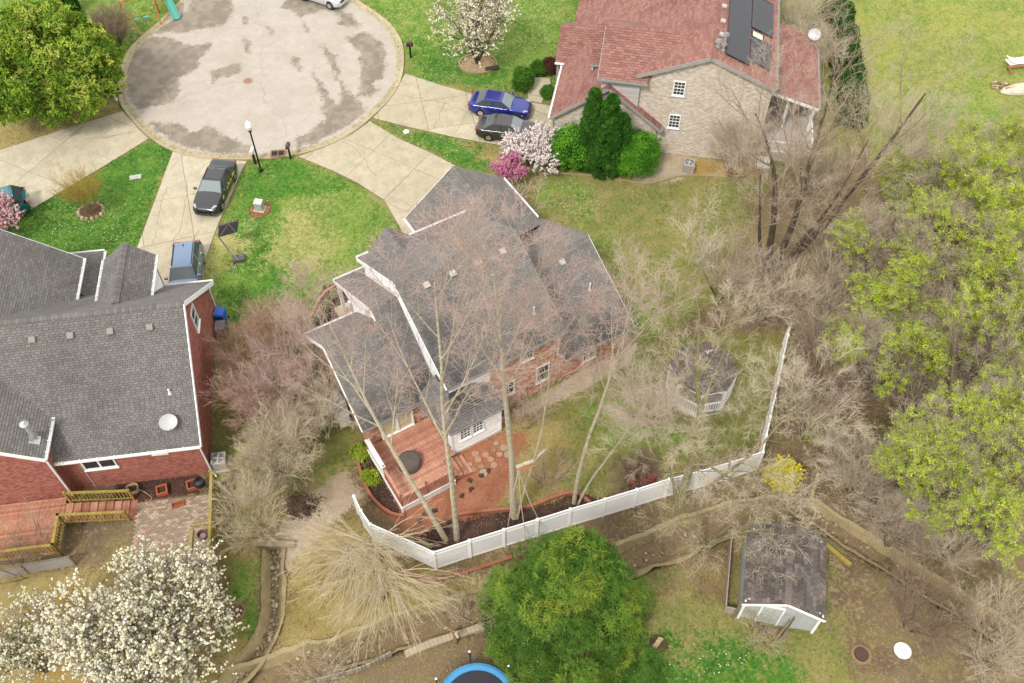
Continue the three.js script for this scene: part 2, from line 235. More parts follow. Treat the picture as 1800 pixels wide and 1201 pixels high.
const zones = [
  Z('olive', [[-70, -110], [70, -110], [70, -70], [-70, -70]], 0.8, 1),
  Z('olive', [[-71.38, -77.82], [30.59, -77.82], [24.53, -50.77], [17.7, -48.99], [13.5, -38.94], [8.34, -34.37], [0, -30.21], [-46.57, -30.25]], 0.5, 1),
  Z('lawn', [[-63.81, -83.69], [-29.78, -83.69], [-27.91, -72.42], [-30.19, -66.64], [-30.97, -60.62], [-33.51, -57.83], [-49.34, -51.38]], 0.8, 1),
  Z('straw', [[-49.07, -50.77], [-38.83, -56.81], [-34.95, -56.81], [-30.83, -60.05], [-29.58, -57.42], [-37.46, -52.73]], 0.8, .5),
  Z('lush', [[-26.86, -54], [-24.81, -52.73], [-25.06, -42.94], [-25.53, -38.94], [-33.65, -41.4], [-36.82, -43.99], [-34.28, -45.82], [-29.8, -50.89]], 0.25, 1),
  Z('lawn', [[-19.39, -51.74], [-15.75, -52.24], [-12.88, -50.77], [-10.45, -48.93], [-8.67, -46.82], [-7.23, -44.25], [-7.52, -41.91], [-11.09, -40.3], [-12.25, -37.76], [-12.49, -35.47], [-15.02, -34.81], [-18.34, -35.7], [-19.88, -38.94], [-20.29, -41.91], [-20.02, -45.17]], 0.3, 1),
  Z('lush', [[-19.39, -51.74], [-15.75, -52.24], [-12.88, -50.77], [-11.31, -49.46], [-13.57, -48.12], [-15.92, -47.84], [-16.67, -45.06], [-15.7, -41.4], [-13.26, -39.91], [-12.28, -37.99], [-15.16, -35.7], [-17.8, -36.6], [-18.42, -38.94], [-17.11, -40.9], [-18.41, -43.99], [-19.18, -45.06]], 0.9, 1),
  Z('dryLawn', [[-15.71, -46.43], [-14.01, -46.99], [-12.76, -44.79], [-11.51, -43.99], [-11.59, -41.4], [-12.65, -40.9], [-13.53, -41.91], [-14.88, -40.9], [-16.08, -41.4], [-16.11, -43.99]], 0.9, .7),
  Z('dryLawn', [[-20.15, -45.06], [-18.7, -45.6], [-17.55, -43.46], [-18.04, -41.91], [-19.16, -40.9], [-19.82, -39.91], [-20.4, -42.42]], 0.7, .7),
  Z('lush', [[-10.53, -56.34], [-5.92, -54.51], [-1.67, -53.11], [-0.82, -51.38], [-4.11, -51.38], [-7.59, -54.19]], 0.5, 1),
  Z('straw', [[-4.65, -54.51], [-1.26, -53.42], [1.66, -52.3], [0, -51.68], [-2.49, -52.61]], 0.6, .6),
  Z('lawn', [[-12.69, -71.99], [-10.2, -77.82], [10.2, -77.82], [7.63, -69.05], [3.88, -63.56], [3.34, -60.62], [0, -59.56], [-3.1, -59.77], [-6.03, -60.84], [-8.54, -62.22], [-9.15, -65.08]], 0.8, 1),
  Z('lush', [[-8.48, -67.43], [-4.62, -65.08], [-1.37, -63.56], [0.92, -64.31], [0, -61.34], [-4.46, -60.62], [-8.14, -62.44]], 1.2, 1),
  Z('lawn', [[1.82, -49.87], [4.49, -50.47], [5.43, -45.06], [7.48, -41.4], [9.66, -37.06], [9.83, -35.25], [7.72, -35.25], [5.4, -44.52]], 1.0, 1),
  Z('yellow', [[29.57, -77.82], [50.99, -77.82], [42.05, -53.87], [36.8, -50.77], [30.59, -51.99], [26.84, -50.17], [25.23, -53.87]], 1.2, 1),
  Z('lawn', [[32.59, -59.21], [37.65, -58.51], [38.06, -54.51], [32.89, -51.38], [30.52, -53.23]], 1.5, 1),
  Z('wood', [[17.7, -48.99], [24.95, -52.61], [30.26, -50.77], [42.29, -54.51], [27.96, -11.89], [15.3, -11.89], [17.71, -20.31], [17.61, -22.58], [15.5, -24.27], [17.2, -35.25], [13.13, -38.94]], 0.8),
  Z('litter', [[17.37, -35.25], [36.47, -38.94], [31.17, -20], [21.76, -20], [17.95, -22.74], [16.19, -24.62]], 1.0),
  Z('olive', [[7.72, -35.25], [17.32, -35.92], [13.88, -27.7], [4.98, -24.55], [-0.91, -22.58], [-1.28, -27.14], [2.68, -31.01]], 0.4, 1),
  Z('lawn', [[5.41, -31.83], [9.3, -30.21], [10.63, -27.51], [8.34, -27.14], [5.22, -28.65], [4.65, -30.21]], 1.0, 1),
  Z('straw', [[-0.66, -29.42], [2, -30.41], [3.23, -27.89], [3.74, -24.69], [1.23, -23.76], [-0.31, -24.27]], 0.9, .5),
  Z('redMulch', [[-6.51, -24.27], [-3.53, -27.14], [-0.65, -28.84], [0.98, -28.65], [-0.31, -24.62], [-0.92, -23.42], [-3.04, -22.58], [-4.23, -22.08], [-6.07, -22.58], [-7.67, -23.42]], 0.25),
  Z('mulch', [[-9.1, -28.27], [-8.02, -27.14], [-5.95, -23.42], [-6.44, -23.42], [-7.59, -24.27], [-8.2, -25.68]], 0.1),
  Z('mulch', [[-4.9, -22.18], [-3.06, -23.08], [-0.92, -23.42], [3.11, -24.55], [4.35, -24.55], [4.96, -24.27], [0.15, -22.51], [-3.86, -20.79]], 0.15),
  Z('straw', [[-11.81, -20.31], [-10.32, -22.58], [-7.99, -23.59], [-5.33, -20.63], [-1.18, -20], [-0.58, -18.93], [-5.69, -17.44], [-11.1, -15.59], [-11.7, -15.87]], 0.5, .4),
  Z('olive', [[-18.6, -37.06], [-11.93, -35.25], [-8.48, -28.65], [-8.86, -26.04], [-12.6, -21.59], [-16.72, -23.02], [-17.22, -27.6]], 0.6, .8),
  Z('straw', [[-16.65, -22.69], [-13.2, -21.59], [-12.45, -17], [-13.72, -14.77], [-15.28, -12.09], [-29.59, -12.13], [-33.65, -22.02], [-23.99, -20.4]], 0.6, .4),
  Z('lawn', [[-15.01, -20.9], [-13.14, -20.31], [-12.63, -17.29], [-13.47, -16.43], [-14.94, -19]], 0.8, 1),
  Z('golden', [[-24.6, -19.46], [-22.05, -18.84], [-20.35, -14.75], [-23.42, -14.75]], 0.8, .2),
  Z('wood', [[-5.89, -16.43], [-1.15, -18.03], [0.86, -18.47], [1.64, -14.47], [0, -12.91], [-10.7, -12.91], [-9.29, -14.47]], 0.5),
  Z('gravel', [[-9.26, -26.19], [-8.1, -24.69], [-9.87, -22.58], [-11.52, -20.38], [-11.91, -20.19], [-12.9, -21.59], [-12.3, -23.59]], 0.2),
  Z('mulch', [[-12.46, -24.27], [-11.57, -24.97], [-10.39, -24.55], [-10.43, -23.42], [-11.78, -23.18]], 0.25),
  Z('olive', [[-0.88, -19.38], [6.86, -21.11], [11.84, -22.58], [17.4, -21.59], [17.71, -20.31], [16.35, -11.89], [-1.06, -11.89], [0.85, -17.29]], 0.6, .7),
  Z('lush', [[6.15, -16.15], [12.3, -16.15], [13.67, -14.47], [13.72, -11.89], [5.01, -11.89]], 1.1, 1),
  Z('soil', [[7.5, -21.59], [12.1, -22.25], [11.67, -19.38], [8.39, -18.77]], 0.9, .3),
  Z('wood', [[16.26, -21.92], [18.41, -20.79], [22.71, -17.29], [24.7, -14.77], [25.06, -11.89], [17.41, -11.89], [17.83, -15.87], [16.25, -17.59]], 0.6),
  Z('soil', [[16.56, -16.43], [17.72, -16.57], [18.04, -15.59], [17.05, -14.9], [16.28, -15.18]], 0.5),
  Z('mulch', [[-12.16, -39.91], [-11.05, -39.91], [-9.3, -37.06], [-12.28, -35.25], [-12.47, -37.53]], 0.08),
  Z('gravel', [[6.99, -35.79], [7.55, -34.81], [7.16, -33.51], [5.44, -32.33], [2, -30.41], [0.49, -29.62], [0, -30.13], [2.02, -31.42]], 0.12),
  Z('gravel', [[10.02, -53.11], [12.92, -52.92], [14.39, -51.38], [11.34, -49.7], [9.09, -49.46], [8.59, -50.77]], 0.3),
  Z('golden', [[12.47, -52.61], [17.78, -51.99], [17.51, -50.29], [12.61, -50.17]], 0.5),
  Z('mulch', [[-22.41, -25.83], [-17.76, -26.56], [-17.4, -25.11], [-22.08, -24.58]], 0.1),
  Z('soil', [[-8.03, -23.93], [-6.07, -22.58], [-3.92, -20.79], [-3.84, -20.31], [-7.89, -22.58]], 0.2),
];
const GX0 = -62, GX1 = 62, GZ0 = -104, GZ1 = -4, TW = 2048, TH = 1652;
const groundRGB = new Uint8Array(TW * TH * 4), turfMap = new Float32Array(TW * TH);
{
  for (let j = 0; j < TH; j++) for (let i = 0; i < TW; i++) {
    const x = GX0 + (i + 0.5) / TW * (GX1 - GX0), z = GZ0 + (j + 0.5) / TH * (GZ1 - GZ0);
    const jx = hash2(i, j, 5) - .5, jz = hash2(i, j, 6) - .5, wx = jx * .9 + vn(x * 0.9, z * 0.9, 31) - 0.5 + 0.6 * (vn(x * 3.1, z * 3.1, 32) - 0.5), wz = jz * .9 + vn(x * 0.9, z * 0.9, 33) - 0.5 + 0.6 * (vn(x * 3.1, z * 3.1, 34) - 0.5);
    let pal = PAL.wood, turf = 0;
    for (let k = zones.length - 1; k >= 0; k--) { const q = zones[k], b = q.bb; if (x < b[0] || x > b[1] || z < b[2] || z > b[3]) continue; if (inPoly(q.poly, x + wx * q.rag * 2, z + wz * q.rag * 2)) { pal = q.pal; turf = q.turf; break; } }
    const sx = x + jx * .5, sz = z + jz * .5, a = fbm(sx * 0.45, sz * 0.45, 41, 3), b = fbm(sx * 1.7 + 9, sz * 1.7, 47, 3), c = vn(x * 9, z * 9, 51), g = vn(x * 23, z * 23, 53);
    let col = mix3(pal[0], pal[1], ss(0.32, 0.68, a)); col = mix3(col, pal[2], ss(0.4, 0.8, b) * 0.7); col = mix3(col, pal[3], ss(0.6, 0.85, c * 0.6 + a * 0.5) * 0.7);
    const f = 0.80 + 0.22 * c + 0.2 * g; const o = (j * TW + i) * 4;
    for (let k = 0; k < 3; k++) { const l = Math.min(0.8, toLin(Math.min(255, col[k])) / EXPO * f); groundRGB[o + k] = 255 * (l <= 0.0031308 ? l * 12.92 : 1.055 * Math.pow(l, 1 / 2.4) - 0.055); }
    groundRGB[o + 3] = 255; turfMap[j * TW + i] = turf;
  }
}
const texel = (x, z) => { const i = Math.floor((x - GX0) / (GX1 - GX0) * TW), j = Math.floor((z - GZ0) / (GZ1 - GZ0) * TH); return i < 0 || j < 0 || i >= TW || j >= TH ? -1 : j * TW + i; };
{
  const t = new THREE.DataTexture(groundRGB, TW, TH); t.colorSpace = THREE.SRGBColorSpace; t.magFilter = THREE.LinearFilter; t.minFilter = THREE.LinearMipmapLinearFilter; t.generateMipmaps = true; t.needsUpdate = true;
  const nx = 413, nz = 333, pos = [], uv = [], idx = [];
  for (let j = 0; j <= nz; j++) for (let i = 0; i <= nx; i++) { const u = i / nx, v = j / nz, x = GX0 + u * (GX1 - GX0), z = GZ0 + v * (GZ1 - GZ0); pos.push(x, land(x, z) + bumps(x, z) * 0.5 - 0.02, z); uv.push(u, v); }
  for (let j = 0; j < nz; j++) for (let i = 0; i < nx; i++) { const a = j * (nx + 1) + i, b = a + 1, c = a + nx + 1, d = c + 1; idx.push(a, c, b, b, c, d); }
  const g = new THREE.BufferGeometry(); g.setAttribute('position', new THREE.Float32BufferAttribute(pos, 3)); g.setAttribute('uv', new THREE.Float32BufferAttribute(uv, 2)); g.setIndex(idx); g.computeVertexNormals();
  structure('ground', g, M([1, 1, 1], 0.98, { map: t, bumpMap: rep(grain, 120, 96), bumpScale: 0.05 }));
  const far = new Geo(), R = 400; // the land goes on to the horizon
  for (const [a, b, c, d] of [[-R, GX0, -R, 120], [GX1, R, -R, 120], [GX0, GX1, -R, GZ0], [GX0, GX1, GZ1, 120]]) far.quad([a, -0.03, d], [b, -0.03, d], [b, -0.03, c], [a, -0.03, c]);
  structure('far_ground', far, M(C(140, 140, 80), 0.98, { map: rep(blotch, 0.05) }));
}

// ---------------------------------------------------------------- turning circle, kerb
const catmull = (pts, n) => { const c = new THREE.CatmullRomCurve3(pts.map(p => new THREE.Vector3(p[0], 0, p[1])), false, 'centripetal'); return c.getSpacedPoints(n).map(v => [v.x, v.z]); };
const roadEdge = catmull([[-27.16, -94.08], [-26.57, -84.71], [-26.58, -79.24], [-27.09, -75.61], [-27.88, -72.25], [-29.21, -68.48], [-29.94, -66.96], [-30.61, -64.92], [-30.59, -62.44], [-30.17, -60.27], [-29.51, -58.51], [-28.74, -57.35], [-27.64, -56.01], [-26.39, -54.7], [-24.86, -53.55], [-22.89, -52.73], [-20.76, -52.48], [-19.02, -52.48], [-17.67, -52.61], [-15.65, -53.05], [-13.69, -54.06], [-12.27, -55.35], [-11.03, -57.15], [-9.91, -59.21], [-9.33, -61.34], [-9.3, -63.93], [-9.66, -66.24], [-10.69, -68.48], [-12.03, -70.13], [-13.65, -71.82], [-15.36, -74], [-17.12, -76.89], [-18.26, -80.21], [-19.42, -85.75], [-20.77, -94.08]], 190);
{
  const poly = roadEdge, bx = [Math.min(...poly.map(p => p[0])), Math.max(...poly.map(p => p[0]))], bz = [Math.min(...poly.map(p => p[1])), Math.max(...poly.map(p => p[1]))];
  const damp = [
    [[-30.98, -66.4], [-29.82, -67.03], [-27.76, -66.64], [-26.89, -65.85], [-24.73, -66.24], [-25.19, -62.81], [-26.36, -61.34], [-25.69, -59.91], [-26.27, -58.51], [-28.62, -57.42], [-30, -59.77], [-30.72, -62.96]], [[-30.17, -67.51], [-29.16, -68.64], [-27.45, -70.72], [-27.82, -72.42], [-27.73, -75.07], [-24.73, -75.07], [-23.68, -69.88], [-24.26, -68.64], [-27.28, -67.67], [-29.23, -67.51]],
    [[-27.15, -56.14], [-25.71, -56.01], [-24.69, -55.68], [-24.06, -54.7], [-22.98, -55.68], [-22.09, -55.03], [-20.64, -54.06], [-19.23, -53.23], [-19.1, -52.48], [-22.9, -52.8], [-24.91, -53.74], [-26.49, -55.16]], [[-23.91, -62.07], [-22.73, -63.03], [-21.69, -63.56], [-21.3, -62.66], [-22.87, -61.34], [-23.35, -60.84]],
    [[-22.81, -69.88], [-22.36, -70.05], [-22.02, -68.64], [-22.31, -68.4]], [[-21.95, -67.43], [-21.33, -65.46], [-21.23, -64.31], [-21.8, -65.46]],
    [[-13.62, -67.03], [-12.29, -67.83], [-10.75, -66.48], [-10.02, -64.31], [-9.91, -63.03], [-10.7, -60.62], [-10.7, -59.21], [-12.11, -59.21], [-11.85, -60.98], [-12.1, -63.56], [-12.79, -65.85]], [[-19.79, -71.14], [-19.16, -72.86], [-16.38, -74.17], [-15.55, -71.39], [-13.9, -70.55], [-12.63, -68.89], [-12.83, -68.48], [-14.41, -68.64], [-14.72, -69.3], [-14.43, -70.13], [-16.1, -70.72], [-17.59, -70.3], [-18.15, -69.88], [-16.53, -67.75], [-16.92, -67.83], [-17.83, -69.3], [-18.51, -70.72]],
    [[-15.77, -66.24], [-14.24, -64.31], [-13.45, -61.34], [-12.59, -59.56], [-11, -57.69], [-12.37, -55.48], [-15.29, -53.42], [-15.74, -52.8], [-16.02, -54.19], [-14.7, -55.35], [-14.22, -56.68], [-14.71, -58.86], [-15.11, -60.27], [-16.04, -62.29], [-15.7, -62.07], [-14.38, -59.77], [-13.53, -58.17], [-13.08, -58.86], [-13.5, -60.62], [-14.5, -63.41]], [[-17.8, -64.16], [-17.37, -64.31], [-16.65, -62.44], [-16.71, -62.22], [-17.39, -63.18]], [[-20.41, -68.4], [-20.1, -68.24], [-19.95, -67.27], [-20.26, -67.43]],
  ];
  const cracks = [[[-22.28, -73.29], [-21.61, -69.88], [-20.25, -65.08], [-19.82, -61.34], [-18.83, -58.51], [-17.69, -56.81], [-16.93, -55.16], [-16.57, -53.87], [-15.82, -52.73]], [[-28.29, -57.83], [-25.51, -59.07], [-23.15, -60.48], [-20.62, -61.34], [-19.52, -62.81]], [[-26.85, -67.43], [-23.71, -68.24], [-21.4, -68.64], [-16, -67.27]], [[-12.33, -59.21], [-10.57, -59.21], [-9.24, -59.07]]];
  const S = 1024, d = new Uint8Array(S * S * 4), wx = bx[1] - bx[0], wz = bz[1] - bz[0];
  for (let j = 0; j < S; j++) for (let i = 0; i < S; i++) {
    const x = bx[0] + (i + .5) / S * wx, z = bz[0] + (j + .5) / S * wz, rx = (fbm(x * 1.3, z * 1.3, 61) - 0.5) * .9 + (vn(x * 7, z * 7, 68) - .5) * .3 + (hash2(i, j, 9) - .5) * .35, rz = (fbm(x * 1.3, z * 1.3, 63) - 0.5) * .9 + (vn(x * 7, z * 7, 69) - .5) * .3 + (hash2(i, j, 10) - .5) * .35; let w = 0;
    for (const p of damp) if (inPoly(p, x + rx, z + rz)) { w = 1; break; }
    const n = fbm(x * 2.1, z * 2.1, 65), n2 = fbm(x * .5, z * .5, 75), g = vn(x * 30, z * 30, 67), g2 = vn(x * 14, z * 14, 77); let col = mix3([208, 198, 185], [194, 183, 169], n); col = mix3(col, [182, 170, 154], ss(.5, .7, n2) * .25); if (w) col = mix3([146, 134, 119], [166, 153, 137], ss(.3, .7, n));
    let f = 0.86 + 0.2 * g + .08 * g2; for (const p of cracks) if (nearPath(p, x + (vn(x * 2, z * 2, 71) - .5) * .5, z + (vn(x * 2, z * 2, 73) - .5) * .5) < 0.022) f *= 0.74;
    for (let k = 0; k < 3; k++) { const l = toLin(col[k]) / EXPO * f; d[(j * S + i) * 4 + k] = 255 * (1.055 * Math.pow(l, 1 / 2.4) - 0.055); } d[(j * S + i) * 4 + 3] = 255;
  }
  const t = new THREE.DataTexture(d, S, S); t.colorSpace = THREE.SRGBColorSpace; t.magFilter = THREE.LinearFilter; t.minFilter = THREE.LinearMipmapLinearFilter; t.generateMipmaps = true; t.needsUpdate = true;
  const g = new Geo().slab(poly, 0.03, 0.03).build(), P = g.attributes.position, U = g.attributes.uv; for (let i = 0; i < P.count; i++) U.setXY(i, (P.getX(i) - bx[0]) / wx, (P.getZ(i) - bz[0]) / wz);
  structure('road', g, M([1, 1, 1], 0.9, { map: t, bumpMap: rep(grain, 30), bumpScale: 0.006 }));
  // rolled concrete kerb, cast in lengths
  const kerb = new THREE.Group(); kerb.name = 'kerb'; kerb.userData.kind = 'structure'; scene.add(kerb);
  const N = poly.length, nor = poly.map((p, i) => { const a = poly[Math.max(0, i - 1)], b = poly[Math.min(N - 1, i + 1)], l = Math.hypot(b[0] - a[0], b[1] - a[1]); return [-(b[1] - a[1]) / l, (b[0] - a[0]) / l]; });
  const c0 = [(bx[0] + bx[1]) / 2, (bz[0] + bz[1]) / 2], mid = N >> 1, sg = (poly[mid][0] - c0[0]) * nor[mid][0] + (poly[mid][1] - c0[1]) * nor[mid][1] > 0 ? 1 : -1;
  const sec = [[-0.02, 0.005], [0.0, 0.036], [0.34, 0.03], [0.46, 0.1], [0.6, 0.115], [0.62, 0.0]], r = rngOf(4);
  const mats = [0, 1, 2].map(k => M(mix3(C(222, 210, 178), C(208, 194, 160), k / 2), 0.9, { map: rep(blotch, 0.6), bumpMap: grain, bumpScale: 0.004 }));
  for (let s = 0; s < N - 1; s += 5) {
    const g = new Geo(), e = Math.min(N - 1, s + 5);
    for (let i = s; i < e; i++) for (let k = 0; k < sec.length - 1; k++) {
      const gap0 = i === s ? 0.012 : 0, gap1 = i === e - 1 ? 0.012 : 0, q = (i, k, g) => { const dx = poly[Math.min(N - 1, i + 1)][0] - poly[Math.max(0, i - 1)][0], dz = poly[Math.min(N - 1, i + 1)][1] - poly[Math.max(0, i - 1)][1], l = Math.hypot(dx, dz); return [poly[i][0] + nor[i][0] * sg * sec[k][0] + dx / l * g, sec[k][1], poly[i][1] + nor[i][1] * sg * sec[k][0] + dz / l * g]; };
      const A = q(i, k, gap0), B = q(i + 1, k, -gap1), D = q(i + 1, k + 1, -gap1), E = q(i, k + 1, gap0); sg > 0 ? g.quad(A, E, D, B) : g.quad(A, B, D, E);
    }
    mesh('kerb_length', g, mats[Math.floor(r() * 3)], kerb);
  }
  // storm drain inlet in the kerb
  const [gx, gz] = [-17.07, -52.48], dr = thing('storm_drain', 'rusty iron storm drain grate set in the kerb between lamp post and mailbox', 'drain', [gx, 0.02, gz], 0.09);
  mesh('inlet_frame', new Geo().box(0, 0.08, 0.32, 1.05, 0.1, 0.12).box(0, 0.08, -0.32, 1.05, 0.1, 0.12).box(-0.5, 0.08, 0, 0.1, 0.1, 0.52).box(0.5, 0.08, 0, 0.1, 0.1, 0.52).box(0, 0.08, 0, 0.08, 0.1, 0.52), M(C(176, 132, 112), 0.9, { map: blotch }), dr);
  mesh('well', new Geo().box(0, 0.04, 0, 0.9, 0.04, 0.5), MT.blackMatte, dr);
  for (let k = 0; k < 10; k++) { const x = -0.41 + k * 0.092; if (Math.abs(x) < .05) continue; mesh('grate_bar', new Geo().box(x, 0.1, 0, 0.035, 0.05, 0.52), M([0.06, 0.045, 0.04], 0.8), dr); }
}

// ---------------------------------------------------------------- concrete drives laid in slabs
function slabField(name, label, poly, ang, du, dv, mats, o = {}) {
  const root = new THREE.Group(); root.name = name; root.userData.kind = 'structure'; scene.add(root);
  const c = Math.cos(ang), s = Math.sin(ang), R = poly.map(([x, z]) => [x * c + z * s, -x * s + z * c]), x0 = Math.min(...R.map(p => p[0])) + (o.ox || 0) - du, x1 = Math.max(...R.map(p => p[0])), y0 = Math.min(...R.map(p => p[1])) + (o.oy || 0) - dv, y1 = Math.max(...R.map(p => p[1])), r = rngOf(o.seed || 3);
  mesh('bed', new Geo().slab(poly, -0.03, 0.012), M(C(158, 142, 112), 0.95), root);
  for (let y = y0; y < y1; y += dv) for (let x = x0; x < x1; x += du) {
    const q = clipRect(R, x + .014, y + .014, x + du - .014, y + dv - .014); if (q.length < 3 || Math.abs(area2(q)) < 0.02) continue;
    const h = 0.045 + r() * 0.012; mesh('concrete_slab', new Geo().slab(q.map(([a, b]) => [a * c - b * s, a * s + b * c]), -0.02, h), mats[Math.floor(r() * mats.length)], root);
  }
  return root;
}
function ribbon(geo, pts, w, y) { for (let i = 0; i < pts.length - 1; i++) { const [ax, az] = pts[i], [bx, bz] = pts[i + 1], l = Math.hypot(bx - ax, bz - az) || 1, nx = -(bz - az) / l * w / 2, nz = (bx - ax) / l * w / 2; geo.quad([ax - nx, y, az - nz], [ax + nx, y, az + nz], [bx + nx, y, bz + nz], [bx - nx, y, bz - nz]); } return geo; }
function wiggle(pts, seed, amp = 0.12) { const r = rngOf(seed), out = [pts[0]]; for (let i = 0; i < pts.length - 1; i++) { const [ax, az] = pts[i], [bx, bz] = pts[i + 1], n = Math.max(2, Math.ceil(Math.hypot(bx - ax, bz - az) / 0.35)); for (let k = 1; k <= n; k++) { const t = k / n, j = k < n ? 1 : 0.3; out.push([ax + (bx - ax) * t + (r() - .5) * amp * 2 * j, az + (bz - az) * t + (r() - .5) * amp * 2 * j]); } } return out; }
const crackM = M(C(160, 144, 116), 0.95);
{
  const tones = (a, b) => [0, 1, 2, 3].map(k => { const u = rep(blotch, 0.22 + k * 0.05); u.offset.set(k * 0.37, k * 0.21); return M(mix3(a, b, k / 3), 0.9, { map: u, bumpMap: rep(grain, 1.2), bumpScale: 0.004 }); });
  const pale = tones(C(230, 221, 196), C(220, 209, 182)), tan = tones(C(226, 216, 190), C(214, 203, 176));
  const d1 = slabField('driveway', '', [[-41.71, -50.77], [-37.52, -52.92], [-33.62, -55.22], [-29.67, -57.42], [-29.05, -56.68], [-27.87, -55.22], [-26.92, -54.25], [-29.78, -50.83], [-32.27, -47.95], [-34.26, -45.77], [-36.45, -42.94], [-41.08, -45.06]], rad(26), 5.2, 3.6, pale, { ox: 1.2, oy: 1.1, seed: 5 });
  const d2 = slabField('driveway_001', '', [[-24.82, -52.8], [-23.2, -52.24], [-21.06, -51.87], [-19.22, -51.74], [-19.42, -50.77], [-20.11, -45.06], [-20.31, -41.81], [-20, -39.91], [-20.33, -38.47], [-23.59, -38.47], [-25.06, -42.94], [-24.94, -47.27]], rad(-18), 3.3, 4.2, pale, { seed: 7, ox: .5, oy: .8 });
  const d3 = slabField('driveway_002', '', [[-15.58, -52.24], [-13.8, -53.23], [-11.94, -54.7], [-10.73, -56.21], [-8.44, -54.25], [-5.82, -52.55], [-4.11, -51.25], [-6.14, -43.99], [-7.22, -44.09], [-7.77, -45.33], [-8.94, -47.72], [-10.9, -49.4], [-12.83, -50.71]], rad(31.26), 3.7, 3.9, tan, { seed: 9, ox: .6, oy: 2.6 });
  const d4 = slabField('driveway_003', '', [[-10.51, -56.61], [-9.47, -58.65], [-8.69, -61.2], [-8.48, -62.07], [-5.8, -60.69], [-3.22, -59.56], [0.22, -58.1], [3.02, -56.81], [3.26, -53.11], [1.25, -53.11], [-0.84, -53.49], [-4.22, -54.38], [-8.12, -55.68]], rad(-12), 3.5, 3.4, tan, { seed: 11, ox: .4, oy: .3 });
  for (const [d, list] of [[d1, [[[-31.61, -54.12], [-29.6, -54.51], [-28.04, -55.03]]]], [d2, [[[-24.29, -45.33], [-24.42, -48.12], [-24.3, -48.99]], [[-24.04, -43.46], [-24.12, -44.79]], [[-23.05, -49.58], [-22.56, -45.06], [-22.76, -43.2]], [[-21.18, -44.79], [-21.52, -43.46]], [[-24.53, -50.77], [-24.19, -51.99]]]], [d3, [[[-12.61, -53.87], [-11.44, -53.11], [-9.76, -50.17]]]], [d4, [[[-4.24, -54.83], [-3.54, -56.81], [-3.06, -58.51]], [[-8.82, -59.35], [-5.25, -58.37], [-2.15, -56.61]], [[-5.88, -55.29], [-5.42, -57.42], [-5.17, -58.51]]]]])
    list.forEach((p, i) => mesh('crack', ribbon(new Geo(), wiggle(p, 20 + i * 3), 0.028, 0.062), crackM, d));
  // front walk of the tan house with two steps
  const w = new THREE.Group(); w.name = 'front_walk'; w.userData.kind = 'structure'; scene.add(w);
  mesh('concrete_slab', new Geo().slab([[1.35, -61.49], [2.96, -61.34], [3.03, -60.62], [2.46, -59.07], [1.23, -59.35]], -0.02, 0.16), tan[0], w); mesh('step', new Geo().slab([[1.23, -59.35], [2.46, -59], [2.27, -58.37], [1.23, -58.65]], -0.02, 0.1), tan[1], w); mesh('concrete_slab', new Geo().slab([[1.31, -58.44], [2.96, -58.03], [3.02, -56.88], [0.22, -58.1]], -0.02, 0.07), tan[2], w);
}

// ---------------------------------------------------------------- concrete storm channels
drains.forEach((d, di) => {
  const path = catmull(d.path, Math.ceil(d.path.length * 5)), N = path.length, g = new THREE.Group(); g.name = ['storm_channel', 'storm_channel_001', 'storm_channel_002'][di]; g.userData.kind = 'structure'; scene.add(g);
  const lip = 0.2, hw = d.hw, dep = d.depth, wig = di === 1 ? 0.26 : 0.08;
  const nor = path.map((p, i) => { const a = path[Math.max(0, i - 1)], b = path[Math.min(N - 1, i + 1)], l = Math.hypot(b[0] - a[0], b[1] - a[1]); return [-(b[1] - a[1]) / l, (b[0] - a[0]) / l]; });
  const pt = (i, off, y) => { const p = path[i], k = 1 + .34 * (fbm(i * .23, Math.sign(off) * 5, 95 + di, 2) - .5), w = off * (k - 1) + (vn(i * 0.9, off * 3, 91 + di) - .5) * wig; y += (vn(i * 1.3, off * 4, 97 + di) - .5) * .07; return [p[0] + nor[i][0] * (off + w), bench(p[0], p[1]) + y, p[1] + nor[i][1] * (off + w)]; };
  const strip = (name, a, ya, b, yb, m, step = 1e9) => { for (let s = 0; s < N - 1; s += step) { const q = new Geo(), e = Math.min(N - 1, s + step); for (let i = s; i < e; i++) q.quad(pt(i, a, ya), pt(i + 1, a, ya), pt(i + 1, b, yb), pt(i, b, yb)); mesh(name, q, m, g); } };
  const u = rep(blotch, 0.4), mud = M(C(164, 142, 108), 0.9, { map: rep(blotch, 0.7), bumpMap: rep(grain, 1), bumpScale: 0.02 }), conc = M(C(202, 184, 140), 0.95, { map: u, bumpMap: rep(grain, 1.5), bumpScale: 0.008 }), conc2 = M(C(186, 170, 128), 0.95, { map: u, bumpMap: rep(grain, 1.5), bumpScale: 0.008 });
  const inner = hw - lip - 0.22;
  { const r = rngOf(500 + di), st = colored(), cols = [C(176, 158, 126), C(150, 134, 108), C(198, 182, 150), C(128, 110, 88)]; for (let k = 0; k < 260; k++) { const i = Math.floor(r() * (N - 1)), p = pt(i, (r() * 2 - 1) * (inner + .05), -dep + .02), s = .04 + .11 * r() * r(); st.col = mul(cols[Math.floor(r() * 4)], .8 + .4 * r()); st.box(p[0] + (r() - .5) * .3, p[1] + s * .25, p[2] + (r() - .5) * .3, s * 1.6, s, s * 1.2, r() * 3); } stuff(mesh('channel_stones', st, MT.vc, g)); }
  strip('channel_floor', -inner, -dep, inner, -dep, mud);
  strip('channel_bank', inner, -dep + 0.003, hw - lip, -0.02, conc, 8); strip('channel_bank', -(hw - lip), -0.02, -inner, -dep + 0.003, conc2, 8);
  strip('channel_lip', hw - lip, -0.02, hw, 0.035, conc2, 8); strip('channel_lip', -hw, 0.035, -(hw - lip), -0.02, conc, 8);
});

